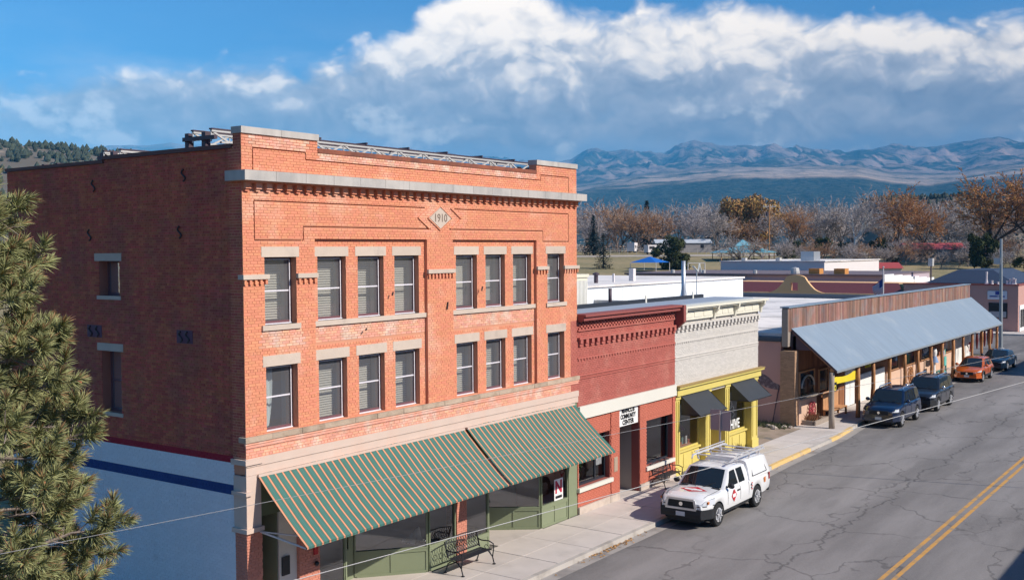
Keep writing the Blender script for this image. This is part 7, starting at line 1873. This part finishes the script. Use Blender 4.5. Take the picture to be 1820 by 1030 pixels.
# ------------------------------------------------------------------ ponderosa pine close to the camera
m_needle = mat('pine_needles', (.265, .270, .115), .7, var=.18, vs=1.5, isl=.35, hue=.02, spec=.3)
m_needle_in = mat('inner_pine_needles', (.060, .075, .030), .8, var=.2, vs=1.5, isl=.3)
m_pinebark = mat('pine_branch_bark', (.24, .19, .165), .9, var=.25, vs=5)
m_cone = mat('pine_cone_scales', (.34, .12, .055), .85, var=.3, vs=30)
PN = thing('pine_tree', 'long-needled pine with reddish cones in front of the shaded brick wall', 'pine tree', (-10.25, -7.15, -.1))
rg = random.Random(21); TX, TY = -10.25, -7.15
def crown_r(z): return .93*lerp([(1.5, 1.1), (2.5, 1.75), (4.0, 1.78), (5.7, 1.70), (6.9, 1.52), (7.6, 1.36), (8.3, 1.18), (8.74, 1.02), (9.1, .74), (9.5, .48), (9.9, .36), (10.2, .2), (10.4, .08)], z)
TR, BR, ND = MB(), MB(), MB()
TR.tube([(TX, TY, -.2), (TX + .05, TY, 4), (TX, TY + .05, 8), (TX, TY, 10.2)], [.26, .20, .12, .03], 10); part('trunk', TR, m_pinebark, PN, smooth=True)
tufts = []
def tuft(p, d, sc=1.0):
    tufts.append((p.copy(), d.copy()))
    n = 112
    for k in range(n):
        f = rg.random(); o = p - d*(.17*f*sc); ang = rg.uniform(.12, .55) + .85*f; nd = rot_to(d, ang, rg.uniform(0, 6.3)); nd.z -= .10; nd.normalize()
        L_ = rg.uniform(.13, .205)*sc; w = nd.cross(Vector((rg.gauss(0, 1), rg.gauss(0, 1), rg.gauss(0, 1)))).normalized()*.0048
        m_ = o + nd*L_*.55; e_ = o + nd*L_ - Vector((0, 0, .012))
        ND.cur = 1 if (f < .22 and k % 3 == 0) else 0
        ND.add([o - w, o + w, m_ + w, m_ - w, e_], [(0, 1, 2, 3), (3, 2, 4)])
z = 2.0
while z < 10.15:
    nb = 6 if z < 9.6 else 5
    for b in range(nb):
        a = 2*math.pi*(b + rg.random()*.8)/nb + z*2.1; r = crown_r(z)*rg.uniform(.72, 1.08)
        hd = Vector((math.cos(a), math.sin(a), 0)); p = Vector((TX, TY, z + rg.uniform(-.12, .12))); pts = [p]
        n = 5
        for k in range(1, n + 1):
            f = k/n; pts.append(Vector((TX, TY, p.z)) + hd*r*f + Vector((rg.gauss(0, .05), rg.gauss(0, .05), r*(-.10*f + .28*f*f) + rg.gauss(0, .03))))
        r0 = .014 + .012*r; BR.tube([tuple(v) for v in pts], [r0*(1 - .75*k/n) for k in range(n + 1)], 5, False)
        tuft(pts[-1], (pts[-1] - pts[-2]).normalized(), 1.05)
        for k in range(int(5 + r*8)):
            f = rg.uniform(.38, .98); i = min(n - 1, int(f*n)); q0 = pts[i].lerp(pts[i + 1], f*n - i)
            d = rot_to((pts[i + 1] - pts[i]).normalized(), rg.uniform(.5, 1.15), rg.uniform(0, 6.3)); d.z += .35; d.normalize(); q1 = q0 + d*rg.uniform(.14, .42)
            BR.tube([tuple(q0), tuple(q0.lerp(q1, .5) - Vector((0, 0, .02))), tuple(q1)], [.009, .007, .005], 4, False)
            dd = (q1 - q0).normalized(); dd.z += .3; tuft(q1, dd.normalized(), rg.uniform(.8, 1.05))
        if rg.random() < .35:
            q0 = pts[1].lerp(pts[2], rg.random()); q1 = q0 + rot_to(hd, .8, rg.uniform(0, 6.3))*rg.uniform(.4, .8); BR.tube([tuple(q0), tuple(q1)], [.010, .004], 4, False)
    z += .36 if z < 9 else .28
tuft(Vector((TX, TY, 10.25)), Vector((0, 0, 1)), 1.1)
part('branches', BR, m_pinebark, PN)
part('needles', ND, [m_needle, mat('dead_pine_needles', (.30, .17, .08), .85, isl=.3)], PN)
cn = MB(); cn.lathe([(.001, -.045), (.03, -.03), (.042, 0), (.034, .03), (.014, .05), (.001, .055)], (0, 0, 0), 'z', 8); cne = cn.mesh('pine_cone', [m_cone])
vis = [t_ for t_ in tufts if 4.5 < t_[0].z < 10.5]
for k in range(46):
    p, d = rg.choice(vis); o = bpy.data.objects.new('pine_cone', cne); COL.objects.link(o); o.parent = PN
    w = p - d*.05 + Vector((rg.gauss(0, .02), rg.gauss(0, .02) - .03, rg.gauss(0, .02))); o.location = (w.x - TX, w.y - TY, w.z + .1); o.rotation_euler = (rg.uniform(0, 3), rg.uniform(0, 3), 0); s_ = rg.uniform(.6, .95); o.scale = (s_,)*3

# ------------------------------------------------------------------ service cables crossing the view
m_cable = mat('pale_cable', (.50, .48, .46), .7); m_cable2 = mat('grey_cable', (.30, .29, .29), .7)
def cable(a, b, sag, r, n=40):
    a, b = Vector(a), Vector(b); q = MB(); q.tube([tuple(a.lerp(b, k/n) - Vector((0, 0, 4*sag*(k/n)*(1 - k/n)))) for k in range(n + 1)], r, 5, False); return q
solo('cable', cable((-14.13, -9.62, 5.57), (8.36, -18.90, 7.77), .02, .0048), m_cable, 'thick pale overhead cable crossing low in front of the shops and the street', 'cable', 'overhead cables')
solo('cable', cable((-15.6, -8.72, 6.46), (3.76, -16.44, 7.63), .015, .0030), m_cable2, 'thin overhead cable running across the awnings higher than the thick one', 'cable', 'overhead cables')
solo('cable', cable((29.3, -14.6, 9.0), (33.5, -30.0, 8.8), .3, .03), m_trim, 'dark cable spanning the street overhead', 'cable', 'overhead cables')

# ------------------------------------------------------------------ fallen leaves in the gutter, and the air itself
q = MB()
for k in range(260):
    x = 12.6 + rg.gauss(0, .9) if k < 140 else rg.uniform(-2, 34); y = kerb_y(x) - abs(rg.gauss(.08, .12)); zz_ = -.06; a = rg.uniform(0, 6.3); s_ = rg.uniform(.03, .06)
    q.add([(x + s_*math.cos(a), y + s_*math.sin(a), zz_), (x - s_*.5*math.sin(a), y + s_*.5*math.cos(a), zz_ + .02), (x - s_*math.cos(a), y - s_*math.sin(a), zz_ + .01), (x + s_*.5*math.sin(a), y - s_*.5*math.cos(a), zz_)], [(0, 1, 2, 3)])
lv = part('fallen_leaves', q, mat('fallen_leaf', (.38, .20, .07), .9, isl=.4)); lv['kind'] = 'stuff'
HZ = MB(); HZ.box(-27000, -27000, -1.6, 27000, 27000, 1600)
hm = bpy.data.materials.new('haze_air'); hm.use_nodes = True; t = NT(hm.node_tree)
pv = t.n('ShaderNodeVolumePrincipled'); pv.inputs['Color'].default_value = (.13, .56, 1.0, 1); pv.inputs['Density'].default_value = 1.12e-4; pv.inputs['Anisotropy'].default_value = -0.4
o = t.n('ShaderNodeOutputMaterial'); t.set(o.inputs['Volume'], pv.outputs[0])
try: hm.cycles.homogeneous_volume = True
except Exception: pass
hz = part('haze', HZ, hm); hz['kind'] = 'stuff'
